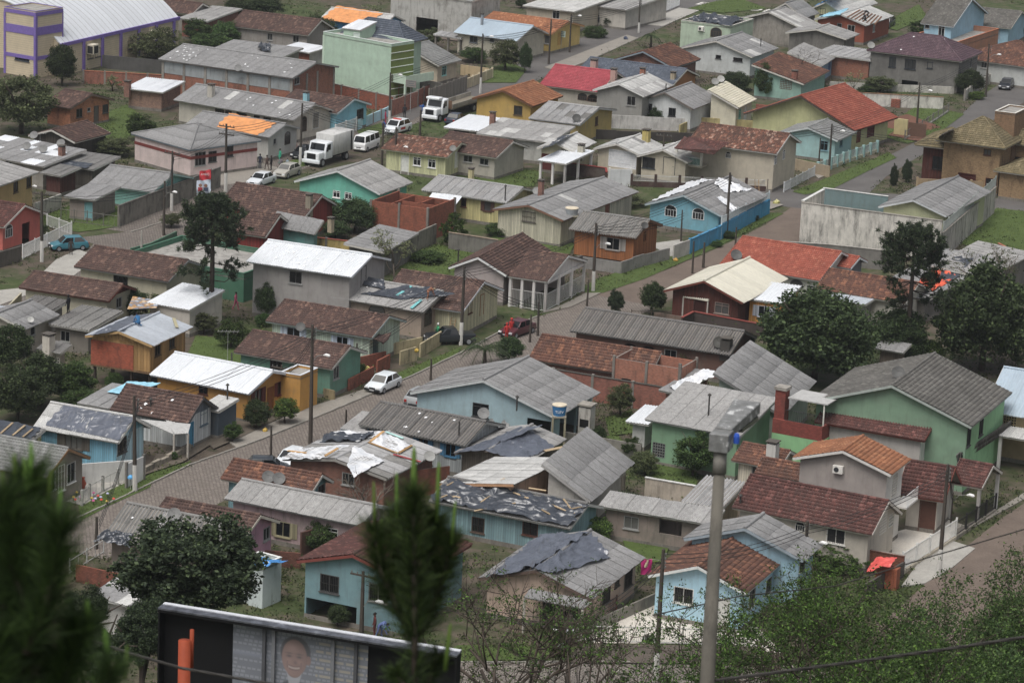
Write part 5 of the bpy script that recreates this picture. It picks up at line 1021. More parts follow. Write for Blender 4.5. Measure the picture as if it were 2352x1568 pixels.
bars(h_,'gate_bars',(h_['W']-.25,.3,0),(h_['W']-.25,h_['D']-.3,0),.1,1.7,plain('#b5b5b2'));bars(h_,'gate_bars',(.3,.25,0),(h_['W']-.3,.25,0),.1,1.8,plain('#b5b5b2'))
h_=Hh['balcony_house'];MB().box(-.9,2.6,-1.6,.3,2.2,2.4).build('balcony_slab',P_('#b3aa98',.1),h_['root']);bars(h_,'balcony_rail',(-.8,-1.5,0),(2.5,-1.5,0),2.42,3.3,plain('#b9c9c4'));MB().box(2.3,2.55,-1.55,-1.3,2.402,4.5).box(-.85,-.6,-1.55,-1.3,2.402,4.5).build('column',P_('#c9c6bc',.1),h_['root'])
gm=MB().box(-.6,2.3,-1.48,-1.46,2.5,3.2).build('glass_panel',glass('#5a7a72'),h_['root'])
h_=Hh['upper_box'];MB().box(h_['x1']+.02,h_['x1']+1.2,2.2,5.0,3.1,3.25).build('balcony_slab',P_('#c9c6c0',.05),h_['root']);bars(h_,'balcony_rail',(h_['x1']+1.15,2.2,0),(h_['x1']+1.15,5.0,0),3.26,4.2,plain('#d0d0cc'))
for fc_,x,y in(('f',1927,1076),):
 p=h_['Minv']@on_wall(h_,'f',x,y);ac=MB().box(-.4,.4,-.34,-.01,-.3,.3).build('air_conditioner',plain('#c2bfb8'),h_['root'],Matrix.Translation(p));MB().tube([(-.1,-.36,0),(-.1,-.342,0)],.2,14).build('fan_grille',plain('#35363a',f=1),ac)
p=Hh['debris_flat']['Minv']@on_wall(Hh['debris_flat'],'f',1611,66);ac=MB().box(-.4,.4,-.34,-.01,-.3,.3).build('air_conditioner',plain('#c2bfb8'),Hh['debris_flat']['root'],Matrix.Translation(p));MB().tube([(-.1,-.36,0),(-.1,-.342,0)],.2,14).build('fan_grille',plain('#35363a',f=1),ac)
h_=Hh['green_long'];tp=h_['Minv']@G(1887,1008,3.6);tr_=MB();x1_=tp.x;y0_=tp.y
BR2=brick('#7a3c33','#6a3a34');MB().box(x1_-4.4,x1_,y0_,y0_+.2,3.4,4.6).box(x1_-.2,x1_,y0_+.2,y0_+3,3.4,4.6).build('terrace_parapet',BR2,h_['root'])
MB().box(x1_-4.4,x1_-3.5,y0_+.22,y0_+1.1,3.4,7.0).build('chimney',BR2,h_['root']);MB().box(x1_-4.5,x1_-3.4,y0_+.12,y0_+1.2,7.002,7.25).build('chimney_cap',concrete('#8a857d'),h_['root'])
MB().box(x1_-4.4,x1_+.05,y0_,y0_+3.2,-.2,3.38).build('annex_wall',P_('#7fae7c',.15),h_['root']);MB().box(x1_-3.3,x1_+.2,y0_+.3,y0_+3.2,6.4,6.5).build('terrace_roof',rmat('sheet:light'),h_['root']);MB().box(x1_-.16,x1_-.06,y0_+.35,y0_+.45,4.6,6.39).box(x1_-1.2,x1_-.2,y0_+2.6,y0_+2.8,3.5,6.39).build('terrace_post',plain('#c0beb5'),h_['root'])
bars(h_,'terrace_rail',(x1_-3.4,y0_+.1,0),(x1_-.1,y0_+.1,0),4.62,5.5,plain('#3a3a3a',f=1))
BRK=brick('#7d5040');CHM=P_('#a89a80',.5)
for k,s,x,y,ww,hh,m in(('brown_small','f',1773,1062,.8,1.6,P_('#c0beb8',.2)),('grey_cream','l',1242,450,.5,1.6,BRK),('beige_a','r',1484,325,.8,1.3,P_('#b0a05c',.5)),('crimson','f',1439-30,185,.7,1.4,P_('#b5948a')),('blue_tile','f',1364,165,.8,1.5,P_('#b5948a')),('blue_tile','f',1546,182,.6,.8,CHM),('white_grey','r',1476,170,.6,.6,brick('#9a5a40')),('multi_gable','f',485,222,.7,1.4,P_('#b0aba0',.3)),('cyan','f',703,236,.6,1.2,P_('#85b5bf',.1)),('patch_roof','f',142,358,.6,1.0,BRK),('chimney_box','f',112,806,.8,1.4,P_('#bdb6aa',.2)),('grey_long','f',1131,283,.6,1.2,BRK),('red_board','f',710,477,.6,1.3,P_('#8a8272')),('yellow_corr','f',1082,408,.5,.9,P_('#b5ac80')),('teal_orange','r',1825,182,.7,1.0,brick('#8a4a38')),('awning_white','f',1335,350,.7,.8,P_('#a8a494')),('white_roof_box','f',293,205,.7,.9,BRK),('light_blue_roof','f',1107,58,.3,1.5,plain('#7a7f84')),('grey_patch','f',760,512,.5,.4,CHM),('corr_house','f',1668,802,.9,.9,concrete('#45423e'))):
 chimney(Hh[k],s,x,y,ww,hh,m)
for k,s,x,y,hh,hd in(('ochre','f',532,833,.9,False),('green_long','f',1627,955,1.7,True),('blue_wide','r',1187,935,.8,True),('corr_long','f',1054,1000,1.2,False),('pink_gable','l',1052,605,1.3,True),('yellow_corr','f',1160,462,1.6,True),('white_small','r',1529,212,1.1,False),('white_house','r',1747,108,1.0,True),('lean_dark','f',522,918,1.2,True),('white_tile','f',346,935,.6,True),('maroon_long','f',1700,1158,.6,True)):
 flue(Hh[k],s,x,y,hh,hood=hd)
for k,w_,x,y,d,az,cc in(('corr_long','f',1110,962,1.0,30,'#7c7c7a'),('green_big','l',2062,868,1.1,20,'#5a5a58'),('silver_yellow','f',1324,280,1.1,20,'#4a4a48'),('red_yellow','l',1865,272,1.0,30,'#8a8a88'),('red_yellow','l',1877,270,1.0,50,'#8a8a88'),('factory','f',547,165,1.0,20,'#7a7a78'),('heap_house','f',400,1195,1.0,30,'#7a7a78'),('red_tiles','f',1690,596,1.2,40,'#5a5a58'),('ivory','r',1642,196,1.0,30,'#8a8a86'),('ivory','r',1655,190,1.0,30,'#a5a5a0'),('corr_house','f',1652,798,1.2,10,'#45443f'),('patch_roof','f',78,320,1.0,20,'#7a7a78'),('patch_roof','f',140,338,1.0,20,'#7a7a78'),('patch_roof','f',62,345,1.0,20,'#7a7a78'),('patch_roof','f',100,352,1.0,20,'#7a7a78'),('brown_low2','f',616,1108,1.0,30,'#6a6a68'),('brown_low2','f',640,1112,1.0,30,'#6a6a68'),('pale_green','f',690,762,.9,20,'#5a5a58'),('grey_cream','l',1232,448,.9,20,'#8a8a88'),('board_corr','f',1480,528,.8,40,'#4a4a48'),('grey_left','r',70,745,.6,40,'#b5b5b0'),('white_tarps','r',986,1060,.9,40,'#9a9a96'),('yellow_tile','f',1040,350,.8,20,'#7a7a76'),('purple_roof','f',2000,112,1.1,30,'#8a8a86')):
 dish(Hh[k],on_roof(Hh[k],w_,x,y),d,az,cc)
dish(Hh['blue_wide'],on_wall(Hh['blue_wide'],'f',1145,955)+Vector((.6,-.4,-1.0)),.7,30,'#8a8a88');dish(Hh['blue_wide'],on_wall(Hh['blue_wide'],'f',1120,955)+Vector((.4,-.4,-.9)),.7,60,'#8a8a88')
def spots(Hd,k,n,u0=0,u1=1):
 O,u,v,ul,vl,_,_=Hd['S'][k];nn=u.cross(v);b=MB()
 for i in range(n):
  p=O+u*ul*random.uniform(u0+.03,u1-.03)+v*vl*random.uniform(.08,.92)+nn*.11;r_=random.uniform(.08,.2);a=random.uniform(0,3)
  b.quad(*[p+(u*math.cos(a+j*1.57)+v*math.sin(a+j*1.57))*r_*random.uniform(.7,1.3) for j in range(4)])
 b.build('hail_hole_patches',plain('#d5d8da',f=1.3),Hd['roof'],kind='stuff')
for k,s_,n,a,b in(('factory','f',22,0,.25),('factory','f',8,.5,1),('white_metal','f',26,0,1),('multi_gable','f',8,.4,1),('white_tile','f',4,.3,.7),('man_roof','f',5,0,.4),('corr_long','f',6,0,1),('purple_roof','f',3,.3,.9),('heap_house','f',3,0,1)):spots(Hh[k],s_,n,a,b)
# ------------------------------------------------------------------ yard walls and fences (foot points read off the picture)
def ywall(label,pts,h,m,t=.16,cap=None,post=0,pm=None,z0=0.0,cat='wall',name='yard_wall',h2=None,step=0):
 P=[G(x,y,z0) for x,y in pts];r=thing(name,label,cat,P[0],0)
 for i,(p,q) in enumerate(zip(P[:-1],P[1:])):
  d=q-p;ln=d.length;a=math.atan2(d.y,d.x);Mx=Matrix.Translation(p-P[0])@Matrix.Rotation(a,4,'Z');hh=h
  n=max(1,int(ln/step)) if step else 1
  for s in range(n):
   hz=h+((h2-h)*(s/max(1,n-1)) if h2 is not None else 0)+(random.uniform(-.08,.08) if step else 0)
   e=.003*(s%2)
   MB().box(s*ln/n,(s+1)*ln/n,-t/2-e,t/2+e,-.4,hz).build('wall_panel',m,r,Mx)
   if cap:MB().box(s*ln/n-.02,(s+1)*ln/n+.02,-t/2-.05,t/2+.05,hz+.003,hz+.07).build('coping',cap,r,Mx)
  if post:
   k=max(1,int(round(ln/post)))
   for s in range(k+1):MB().box(s*ln/k-.12,s*ln/k+.12,-t/2-.05,t/2+.05,-.4,h+.15).build('post',pm or concrete('#7d7972'),r,Mx)
 return r
def fence(label,pts,h,cl,post=2.4,pw=.1,sp=.13,low=0.0,lowm=None,z0=0.0,pmat=None,arch=False):
 P=[G(x,y,z0) for x,y in pts];r=thing('fence',label,'fence',P[0],0);m=plain(cl,f=1.15)
 for p,q in zip(P[:-1],P[1:]):
  d=q-p;ln=d.length;Mx=Matrix.Translation(p-P[0])@Matrix.Rotation(math.atan2(d.y,d.x),4,'Z');b=MB();n=max(2,int(ln/sp))
  for i in range(n+1):x=i*ln/n;b.box(x-.014,x+.014,-.014,.014,low+.05,h)
  b.build('pickets',m,r,Mx,kind='stuff')
  MB().box(0,ln,-.022,.022,h-.1,h-.05).build('rail',m,r,Mx);MB().box(0,ln,-.022,.022,low+.1,low+.15).build('rail',m,r,Mx)
  if low:MB().box(0,ln,-.09,.09,-.4,low).build('base_wall',lowm or concrete(),r,Mx)
  k=max(1,int(round(ln/post)))
  for s in range(k+1):MB().box(s*ln/k-pw/2,s*ln/k+pw/2,-pw/2-.02,pw/2+.02,-.3,h+.12).build('post',pmat or m,r,Mx)
 return r
WH=P_('#c4c4c0',.25);MOSS=concrete('#77736a',.85);BRW=brick('#8a4c38','#6a5850')
ywall('mossy dark concrete wall beside the grassy lane',[(271,522),(505,430)],2.3,MOSS,cap=concrete('#5d5a54'))
ywall('pale stained wall left of the teal garage shed',[(78,503),(140,480)],1.7,concrete('#a5a29a',.7))
ywall('bright blue wall along the dirt road',[(1583,584),(1645,556),(1764,492)],1.6,P_('#3f87ad',.15),cap=P_('#3f87ad',.1),post=2.5,pm=P_('#3f87ad',.1))
fence('white mesh screen standing above the blue wall',[(1655,551),(1764,492)],2.6,'#b9c2c4',low=1.75,lowm=P_('#3f87ad',.1),sp=.1)
ywall('light concrete block wall joining the blue wall',[(1546,597),(1583,584)],1.6,concrete('#a09d97',.25))
ywall('grey stepped wall before the orange board house',[(1338,616),(1426,629),(1478,612),(1536,597)],1.3,concrete('#7d7b77',.35),step=2.2)
ywall('tall stained whitewashed retaining wall below the court',[(1836,558),(2157,602)],4.5,concrete('#bdb9b0',.75),t=.3,cap=concrete('#8a857c'))
ywall('streaked right return of the tall retaining wall',[(2159,600),(2220,545),(2281,490)],3.1,concrete('#a5a199',.9),t=.25,cap=concrete('#8a857c'))
ywall('short left return of the tall retaining wall',[(1838,552),(1886,524)],4.4,concrete('#b5b1a8',.6),t=.25,cap=WH)
ywall('teal grey back wall of the raised court',[(1886,510),(2034,530)],3.9,P_('#6a7f80',.2),cap=WH)
flat('courtyard',[(1858,505),(2030,530),(2048,510),(1888,486)],M_light,2.3)
fence('mesh fence on top of the right concrete return',[(2161,598),(2281,488)],4.2,'#9aa09c',low=3.15,lowm=concrete('#a5a199',.9),sp=.1)
ywall('long grey plain wall behind the red tile roofs',[(1735,596),(1900,606),(2045,622)],2.1,concrete('#6f6c67',.4),cap=concrete('#9a968e'))
ywall('long brick wall with concrete posts behind the blue house yard',[(1268,905),(1545,952)],2.3,brick('#8a5040','#77706a'),cap=concrete('#4d4a45'),post=3.6)
ywall('low grey garden wall under the water tank',[(1293,1030),(1472,1060)],1.5,concrete('#75716a',.7))
ywall('cream wall right of the big grey slope',[(1480,1143),(1595,1163)],1.7,concrete('#a59a8c',.4),cap=WH)
ywall('mossy brick wall below the cream house',[(1861,1284),(2074,1324)],1.6,brick('#7a4a38','#4d4038'),cap=brick('#7a4a38'))
ywall('dark low wall running down from the brick corner',[(2074,1324),(1985,1376)],1.2,concrete('#4d4842',.5))
fence('white picket fence along the pale forecourt',[(2071,1319),(2194,1239)],1.7,'#d2d2ce',low=.3,lowm=P_('#b5ac9a',.2))
fence('black scrolled railing along the dirt street',[(2194,1239),(2285,1176)],1.5,'#2c2a2a',low=.3,lowm=P_('#8a8378',.4),sp=.22)
fence('long white railing before the pale blue house',[(1326,1474),(1480,1477),(1611,1481),(1740,1486)],1.25,'#b5b5b0',sp=.14,post=3.4,pw=.06)
fence('rusty railing before the pinkish house',[(1180,1462),(1326,1472)],1.3,'#5a4a42',sp=.16,pw=.06)
ywall('dark sloping wall between the pinkish and pale blue houses',[(1350,1458),(1505,1388)],.9,MOSS)
fence('rusty side railing climbing beside the pinkish house',[(1352,1440),(1415,1408)],1.3,'#5a3a30',sp=.2,pw=.06)
ywall('dark terrace wall with red coping before the corrugated roof',[(1565,757),(1592,743),(1760,775)],1.2,concrete('#453c38',.4),cap=plain('#7a3d36'))
ywall('mossy yellow wall piece by the white hatchback',[(918,838),(956,827)],1.3,concrete('#a89c7a',.7))
ywall('mossy yellow wall below the palm tree',[(964,821),(1012,791)],1.3,concrete('#a89c7a',.7))
ywall('cracked yellow yard wall beside the pale green house',[(884,818),(968,800)],1.1,concrete('#a89c7a',.6))
ywall('low brick wall beside the pavement',[(800,898),(857,868)],1.1,BRW);ywall('brick wall stub at the lawn edge',[(865,860),(894,845)],1.3,BRW)
ywall('dark brick wall behind the rose bushes',[(780,862),(885,838)],1.3,BRW);ywall('small yellowish gate wall by the green house',[(725,908),(768,920)],.9,concrete('#8a7c5c',.5))
ywall('mossy yellow wall with red coping by the grey shed',[(686,578),(812,592)],1.7,concrete('#b09a5c',.85),cap=plain('#8a4a3a'),post=4)
ywall('dark wet concrete wall up to the brick shell',[(868,616),(935,588),(1000,558)],2.1,MOSS,t=.2);ywall('concrete block wall above the weedy lot',[(1030,572),(1142,590)],1.8,concrete('#6d6a64',.5),cap=concrete('#8a7a6a'))
ywall('brick wall with concrete posts in the far left lot',[(192,192),(388,203)],1.7,brick('#8a4a34'),cap=brick('#9a5a40'),post=3.0);ywall('low brick wall near the purple tower',[(70,178),(118,168)],1.3,brick('#9a5038'))
ywall('dark grey rubble wall behind the far left lot',[(235,157),(392,172)],1.8,concrete('#4d4c4a',.5),step=5);ywall('dark grey wall leading to the hall',[(178,164),(238,149)],1.7,concrete('#5a5957',.4))
ywall('brick side wall below the pale green block',[(745,226),(905,262)],2.2,BRW,post=3.2,cap=concrete('#8a857d'));ywall('orange brick street wall with steel door by the truck',[(897,268),(958,246)],2.1,brick('#9a5a44'),post=4)
ywall('short brick wall behind the truck cab',[(958,246),(985,232)],2.2,BRW,post=3);ywall('rough board palisade along the flatbed truck',[(985,242),(1070,210)],2.1,wood('#77726a'),t=.08,post=2.2,pm=plain('#6a665f'))
ywall('concrete yard wall beside the beige house',[(950,205),(1012,218)],1.6,concrete('#5d5a55'));ywall('cream street wall with white panels',[(1070,205),(1130,180)],1.4,P_('#b5a98c',.2),post=2.2,pm=P_('#c0b59c',.2));ywall('cream garden wall behind the white panels',[(1058,172),(1122,180)],1.4,P_('#b09c78',.2))
ywall('white light blue wall by the police car',[(818,300),(892,268)],1.3,P_('#a9cdd6',.15),post=3);fence('white driveway gate beside the light blue wall',[(770,318),(818,301)],1.7,'#d0d0cc')
ywall('white stained wall behind the yellow house lawn',[(1258,52),(1385,62),(1470,62)],1.8,concrete('#b5b2aa',.5));fence('white palisade at the far pavement',[(1475,50),(1560,14)],1.8,'#d0d2d2')
ywall('long white lichen stained wall behind the dug lawn',[(1937,240),(2165,252)],1.7,concrete('#b9b6ae',.7),cap=concrete('#8a6a50'));ywall('white garden wall under the grey purple house',[(1905,204),(2190,216)],1.0,concrete('#aaa79f',.6))
ywall('stained wall before the red hipped house',[(2232,170),(2360,180)],1.4,concrete('#a5a29a',.8));ywall('white panel wall behind the parked dark car',[(2215,232),(2285,185)],1.5,concrete('#b0ada5',.4),post=1.6)
ywall('rusty brick yard wall behind the ivory house',[(1735,270),(1790,276)],1.8,brick('#8a4230'));ywall('ochre yard wall below the ivory house',[(1560,310),(1600,292),(1730,300)],1.3,concrete('#a59868',.5))
ywall('white rough wall below the white house',[(1384,294),(1575,302)],1.7,concrete('#b0aeaa',.5),step=4);ywall('dark wet wall behind the beige houses',[(1322,318),(1600,328)],1.2,concrete('#3d3936',.3),step=5)
ywall('dark wall under the white gable',[(1585,166),(1745,160)],1.1,concrete('#57534e'),step=5);ywall('dark wall beside the crimson roof house',[(1320,240),(1378,246)],1.3,concrete('#4d4945'),step=4)
fence('aqua and cream street fence by the aqua house',[(1878,400),(1950,372),(2014,350)],1.4,'#a9b5b2',post=2.0,pw=.3,low=.4,lowm=P_('#a9a894',.2),pmat=P_('#8fb3b0',.1))
ywall('beige side wall of the aqua yard',[(1812,388),(1905,408)],1.4,P_('#a09078',.25));fence('wire fence on concrete kerb along the dug lawn',[(2078,322),(2130,290),(2178,258)],1.2,'#6d6a66',post=2.6,pw=.1,sp=.5,low=.25)
fence('white picket fence on a dark wall before the balcony house',[(1450,428),(1560,432),(1764,440)],1.4,'#b9b9b6',post=2.6,pw=.3,low=.6,lowm=P_('#4a3632',.3),pmat=P_('#453530',.2));fence('white railing turning up the side street',[(1800,442),(1870,405)],1.2,'#b5b8b8')
ywall('dark maroon wall with red band beside the white awning',[(1298,402),(1390,415),(1392,425)],1.5,P_('#453632',.3),cap=plain('#7a302c'));ywall('white roller gate in the dark maroon wall',[(1398,427),(1448,428)],2.0,P_('#c0c2c2',.1),post=4,pm=P_('#c9c9c6'))
fence('white sliding fence beside the teal car',[(52,596),(108,568),(164,542)],1.5,'#d5d5d2',post=2.6,pw=.06);fence('white railing behind the topiary tree',[(108,520),(164,540)],1.3,'#cfcfcc')
ywall('dark wall at the left edge',[(-20,620),(48,600)],1.6,concrete('#57524b',.6));ywall('smooth white wall beside the blue board house',[(176,1113),(308,1103)],1.7,P_('#bdbdb9',.12))
ywall('white metal street gate by the roadside pole',[(290,1121),(330,1102)],2.0,P_('#cfcfcc',.05),t=.06,post=2);ywall('low rubble stone wall along the verge',[(332,1088),(435,1036)],.6,concrete('#8a8274',.8),t=.3,step=1.2)
ywall('cream yard wall with opening at the left forecourt',[(-10,760),(48,700)],1.2,P_('#b0a98f',.3));ywall('tan wall behind the mansion garden',[(2105,440),(2352,452)],1.6,P_('#947f62',.2),post=3.5,pm=P_('#a08c6e',.2))
ywall('low brick wall right of the dark red chalet',[(1502,735),(1565,745)],.8,concrete('#6a5a50'));ywall('rusty brick post wall under the pink house',[(560,1295),(690,1305)],1.2,brick('#6a4438','#4d3f38'));ywall('old brick wall before the heap house',[(175,1335),(300,1362)],1.3,brick('#7a4636','#4d4038'))
ywall('pink side wall at the corner of the faded house',[(690,1275),(735,1262)],1.8,concrete('#5a4038',.5));ywall('long brick wall behind the bare tree',[(880,1150),(1030,1130)],2.2,brick('#7a4636','#5a4a42'))
fence('white ramp railing beside the heap house',[(160,1318),(238,1270)],1.1,'#a9a9a6',sp=1.2,pw=.05);fence('thin wire fence posts in the flower garden',[(188,1162),(205,1148),(236,1130),(270,1112)],1.2,'#9a9a94',sp=.8,pw=.16)
fence('brown porch railing below the pole',[(1040,735),(1098,752)],.9,'#6a5a46',sp=.18);fence('dark garden fence near the chalet',[(1450,735),(1540,740)],1.0,'#4a4238',sp=.3,pw=.08);fence('wire fence of the grassy lane lot',[(140,508),(200,515),(275,525)],1.4,'#6d6b64',sp=.6,post=2,pw=.07)
ywall('green coping wall above the annex roof',[(300,592),(345,580),(405,552)],1.0,P_('#3f6a54',.3));ywall('grey yard wall at the far right street',[(2290,605),(2352,640)],2.2,concrete('#6a625a',.4),cap=brick('#9a5a40'))
# ------------------------------------------------------------------ utility poles
POLES={}
def pole(key,x,y,ty,label,arm=0,lamp=None,white=False,r=.13,cl='#4d463f',box=False):
 b=G(x,y);hh=max(2.0,z_for_v(b,ty));o=thing('utility_pole',label,'utility pole',b,YB,'utility poles in the town')
 m=wood(cl,1.2,9.0) if cl!='#8f8c86' else concrete('#9a978f',.4)
 lean=Matrix.Rotation(random.gauss(0,.008),4,'X')@Matrix.Rotation(random.gauss(0,.008),4,'Y')
 MB().tube([(0,0,-.5),(0,0,hh*.5),(0,0,hh)],[r*1.25,r,r*.75],10).build('shaft',m,o,lean,label=None)
 if white:MB().tube([(0,0,0),(0,0,min(2.2,hh*.3))],[r*1.3,r*1.24],10,cap=False).build('white_base',P_('#c4c2bc',.3),o,lean)
 for i in range(arm):
  z=hh-.3-i*.9;ar=MB().beam((-1.0,0,z),(1.0,0,z),.1,.12).build('crossarm',m,o)
  for xx in(-.9,-.45,.45,.9):MB().cyl(xx,0,z+.062,z+.22,.05,6).build('insulator',plain('#6a6a66',f=1),ar)
 if not arm and hh>5:
  rk=MB().beam((.16,0,hh-1.3),(.16,0,hh-.2),.05).build('rack',plain('#5a5854',f=1),o)
  for i in range(4):MB().cyl(.24,0,hh-1.25+i*.3,hh-1.12+i*.3,.05,6).build('insulator',plain('#7a7a76',f=1),rk)
 if lamp:
  z=hh*lamp;a=MB().tube([(.08,0,z-.5),(.5,-.1,z),(1.3,-.3,z+.25)],.03,6).build('lamp_arm',plain('#8a8a86',f=1),o)
  MB().tube([(1.2,-.28,z+.2),(1.45,-.34,z+.28),(1.75,-.4,z+.27),(1.85,-.43,z+.25)],[.06,.13,.13,.05],8).build('lamp_head',plain('#c9c9c6'),a)
 if box:MB().box(.12,.5,-.2,.2,hh*.72,hh*.82).build('transformer',plain('#7a7c7a',f=1),o)
 POLES[key]=(b,hh);return o
for a in(('p1',713,1020,745,'tall dark pole at the near kerb opposite the white tarps',0,.75,False,.15),('p2',310,1128,908,'pole with white foot at the white street gate',0,None,True,.15),('p3',1058,792,612,'pole with white foot by the palm tree',0,None,True,.15),('p4',1362,669,512,'pole with white foot and lamp at the grassy bend',0,.7,True,.15),('p5',518,441,285,'pole with double crossarm near the pinkish banded house',2,None,True,.15),('p6',394,485,347,'pole with white foot along the mossy wall',1,None,True),('p7',376,541,416,'dark pole with lamp at the lane corner',0,.8),('p8',96,601,440,'pole with white foot on the left forecourt',1,None,True,.15),('p9',57,474,397,'dark pole before the apricot house',0,.6),('p10',689,380,237,'pole with white foot beside the box truck',0,None,True),('p11',894,291,167,'pole with white foot behind the police car',0,.95,True),('p12',1103,215,78,'pole with white foot and lamp by the flatbed truck',0,.95,True),('p13',877,380,282,'thin dark pole left of the pale yellow board house',0,None),('p14',907,394,292,'thin pole with lamp before the pale yellow board house',0,.55),('p15',964,316,252,'short dark post by the truck cab',0,None),('p16',1260,148,45,'dark pole before the yellow house',0,None),('p17',1308,121,33,'dark pole with lamp right of the yellow house',0,.95),('p18',1467,76,-5,'pole with white foot by the far palm',0,None,True),('p20',1520,405,307,'pole in front of the beige stepped roof house',1,None),('p21',1668,544,397,'tall dark pole at the blue wall',0,None,False,.15),('p22',1615,615,557,'dark post on the verge below the blue wall',0,None),('p23',1590,628,554,'slim grey post at the chalet corner',0,None,False,.1),('p24',1688,577,522,'grey post beside the dirt road',0,None,False,.1),('p25',1564,555,482,'thin post in the blue house yard',0,None,False,.09),('p26',1348,703,642,'slim grey post at the cobbled bend',0,None,False,.09),('p27',1235,771,694,'dark post by the dark red car',0,None,False,.11),('p28',1217,786,723,'slim grey post by the dark red car',0,None,False,.1),('p29',2104,316,190,'dark pole with lamp along the dug lawn',0,.85),('p30',2264,223,102,'tall dark pole near the parked dark car',0,.8),('p31',1904,394,285,'dark pole before the aqua house',0,.85),('p32',1880,384,317,'thin dark post left of the aqua house pole',0,None,False,.09),('p34',2156,1324,1066,'dark pole with white foot on the pale forecourt',0,None,True,.15),('p35',1841,1363,1195,'dark pole beside the grey roofed rear house',0,.72,False,.14),('p36',1505,1568,1261,'tall pole with white foot at the lower street',0,None,True,.16),('p37',1303,1575,1411,'short dark pole among the bags at the lower street',0,None,False,.15),('p38',830,1455,1312,'pole with lamp before the teal garage house',1,.55,False,.14),('p39',221,1260,1186,'dark post at the lower left cobbles',0,None,False,.12),('p40',794,993,946,'rusty post left of the long corrugated roof',0,None,False,.1),('p42',622,1058,978,'dark post behind the white tarps',0,None,False,.1),('p43',645,914,838,'dark pole before the ochre garage',1,None,False,.1),('p44',818,866,788,'dark pole by the rose bushes',0,None,False,.1),('p45',989,873,826,'dark post near the white hatchback',0,None,False,.1),('p46',2183,1210,1130,'white lamp post on the tiled forecourt',0,.95,False,.07)):
 pole(*a)
pole('p33',2230,436,310,'pale concrete pole with transformer before the mansion',0,.97,False,.14,'#8f8c86',True);pole('p47',325,592,530,'grey post at the corner of the cobbled lane',0,None,False,.11,'#8f8c86')
def wires(a,b,label,n=3,sag=.6):
 (p,hp),(q,hq)=POLES[a],POLES[b];r=thing('power_line',label,'power line',p);m=plain('#2a2a2a',f=1)
 for i in range(n):
  z0,z1=hp-.35-.3*i,hq-.35-.3*i;pts=[]
  for s in range(13):t=s/12;pts.append((q-p)*t+Vector((.2,0,z0+(z1-z0)*t-sag*4*t*(1-t))))
  MB().tube(pts,.024,4).build('wire',m,r)
for a,b,l in(('p2','p1','wires from the white street gate to the near kerb pole'),('p1','p3','wires from the near kerb pole to the palm tree'),('p3','p4','wires over the cobbled street at the pinkish gable'),('p4','p21','wires along the blue wall'),('p8','p7','wires over the cobbled lane corner'),('p6','p5','wires along the mossy wall'),('p5','p10','wires toward the box truck'),('p10','p11','wires over the parked vans'),('p11','p12','wires over the flatbed truck'),('p12','p17','wires toward the yellow house'),('p17','p18','wires at the far street'),('p31','p29','wires along the aqua fence'),('p29','p30','wires along the dug lawn'),('p33','p31','wires across the side street'),('p36','p35','wires over the pale blue house'),('p35','p34','wires over the tiled forecourt'),('p38','p37','wires along the lower street'),('p37','p36','wires between the lower street poles'),('p7','p6','wires from the lane corner to the mossy wall'),('p9','p8','wires before the apricot house'),('p14','p13','wires at the pale yellow board house'),('p43','p44','wires from the ochre garage to the roses'),('p16','p17','wires before the yellow house'),('p20','p31','wires over the balcony house'),('p39','p2','wires at the lower left cobbles'),('p34','p46','wire to the white lamp post'),('p3','p27','wires toward the dark red car'),('p12','p16','wires behind the flatbed truck'),('p1','p43','service wires to the ochre house'),('p3','p44','service wires to the pale green house'),('p4','p25','service wires to the bright blue house'),('p10','p14','service wires over the box truck')):
 wires(a,b,l)
# ------------------------------------------------------------------ vegetation
FOL={'dark':foliage('#2b3720','#475630',1.1),'conif':foliage('#273022','#3f4a2e',1.25),'olive':foliage('#3f452a','#5d6340'),'mid':foliage('#324422','#4f642e'),'bright':foliage('#3f5526','#688032'),'pale':foliage('#5a6242','#8b8f66'),'fresh':foliage('#2f411b','#567228',.92),'gold':foliage('#6a6a30','#94924a')}
BARK=wood('#4a4038',1.1,9.0);BARKL=wood('#6a6156',1.2,9.0)
def quads_from(C,S,asp=.6,up=.0,T=None):
 n=len(C);a=rng.normal(size=(n,3));a[:,2]+=up;a/=np.linalg.norm(a,axis=1)[:,None]
 t=rng.normal(size=(n,3)) if T is None else T
 t=t-a*(a*t).sum(1)[:,None];t/=np.linalg.norm(t,axis=1)[:,None]+1e-9;b=np.cross(a,t)
 s=S[:,None];V=np.stack([C-t*s,C-b*s*asp+a*s*.15,C+t*s,C+b*s*asp+a*s*.15],1).reshape(-1,3)
 return V,np.arange(4*n).reshape(-1,4)
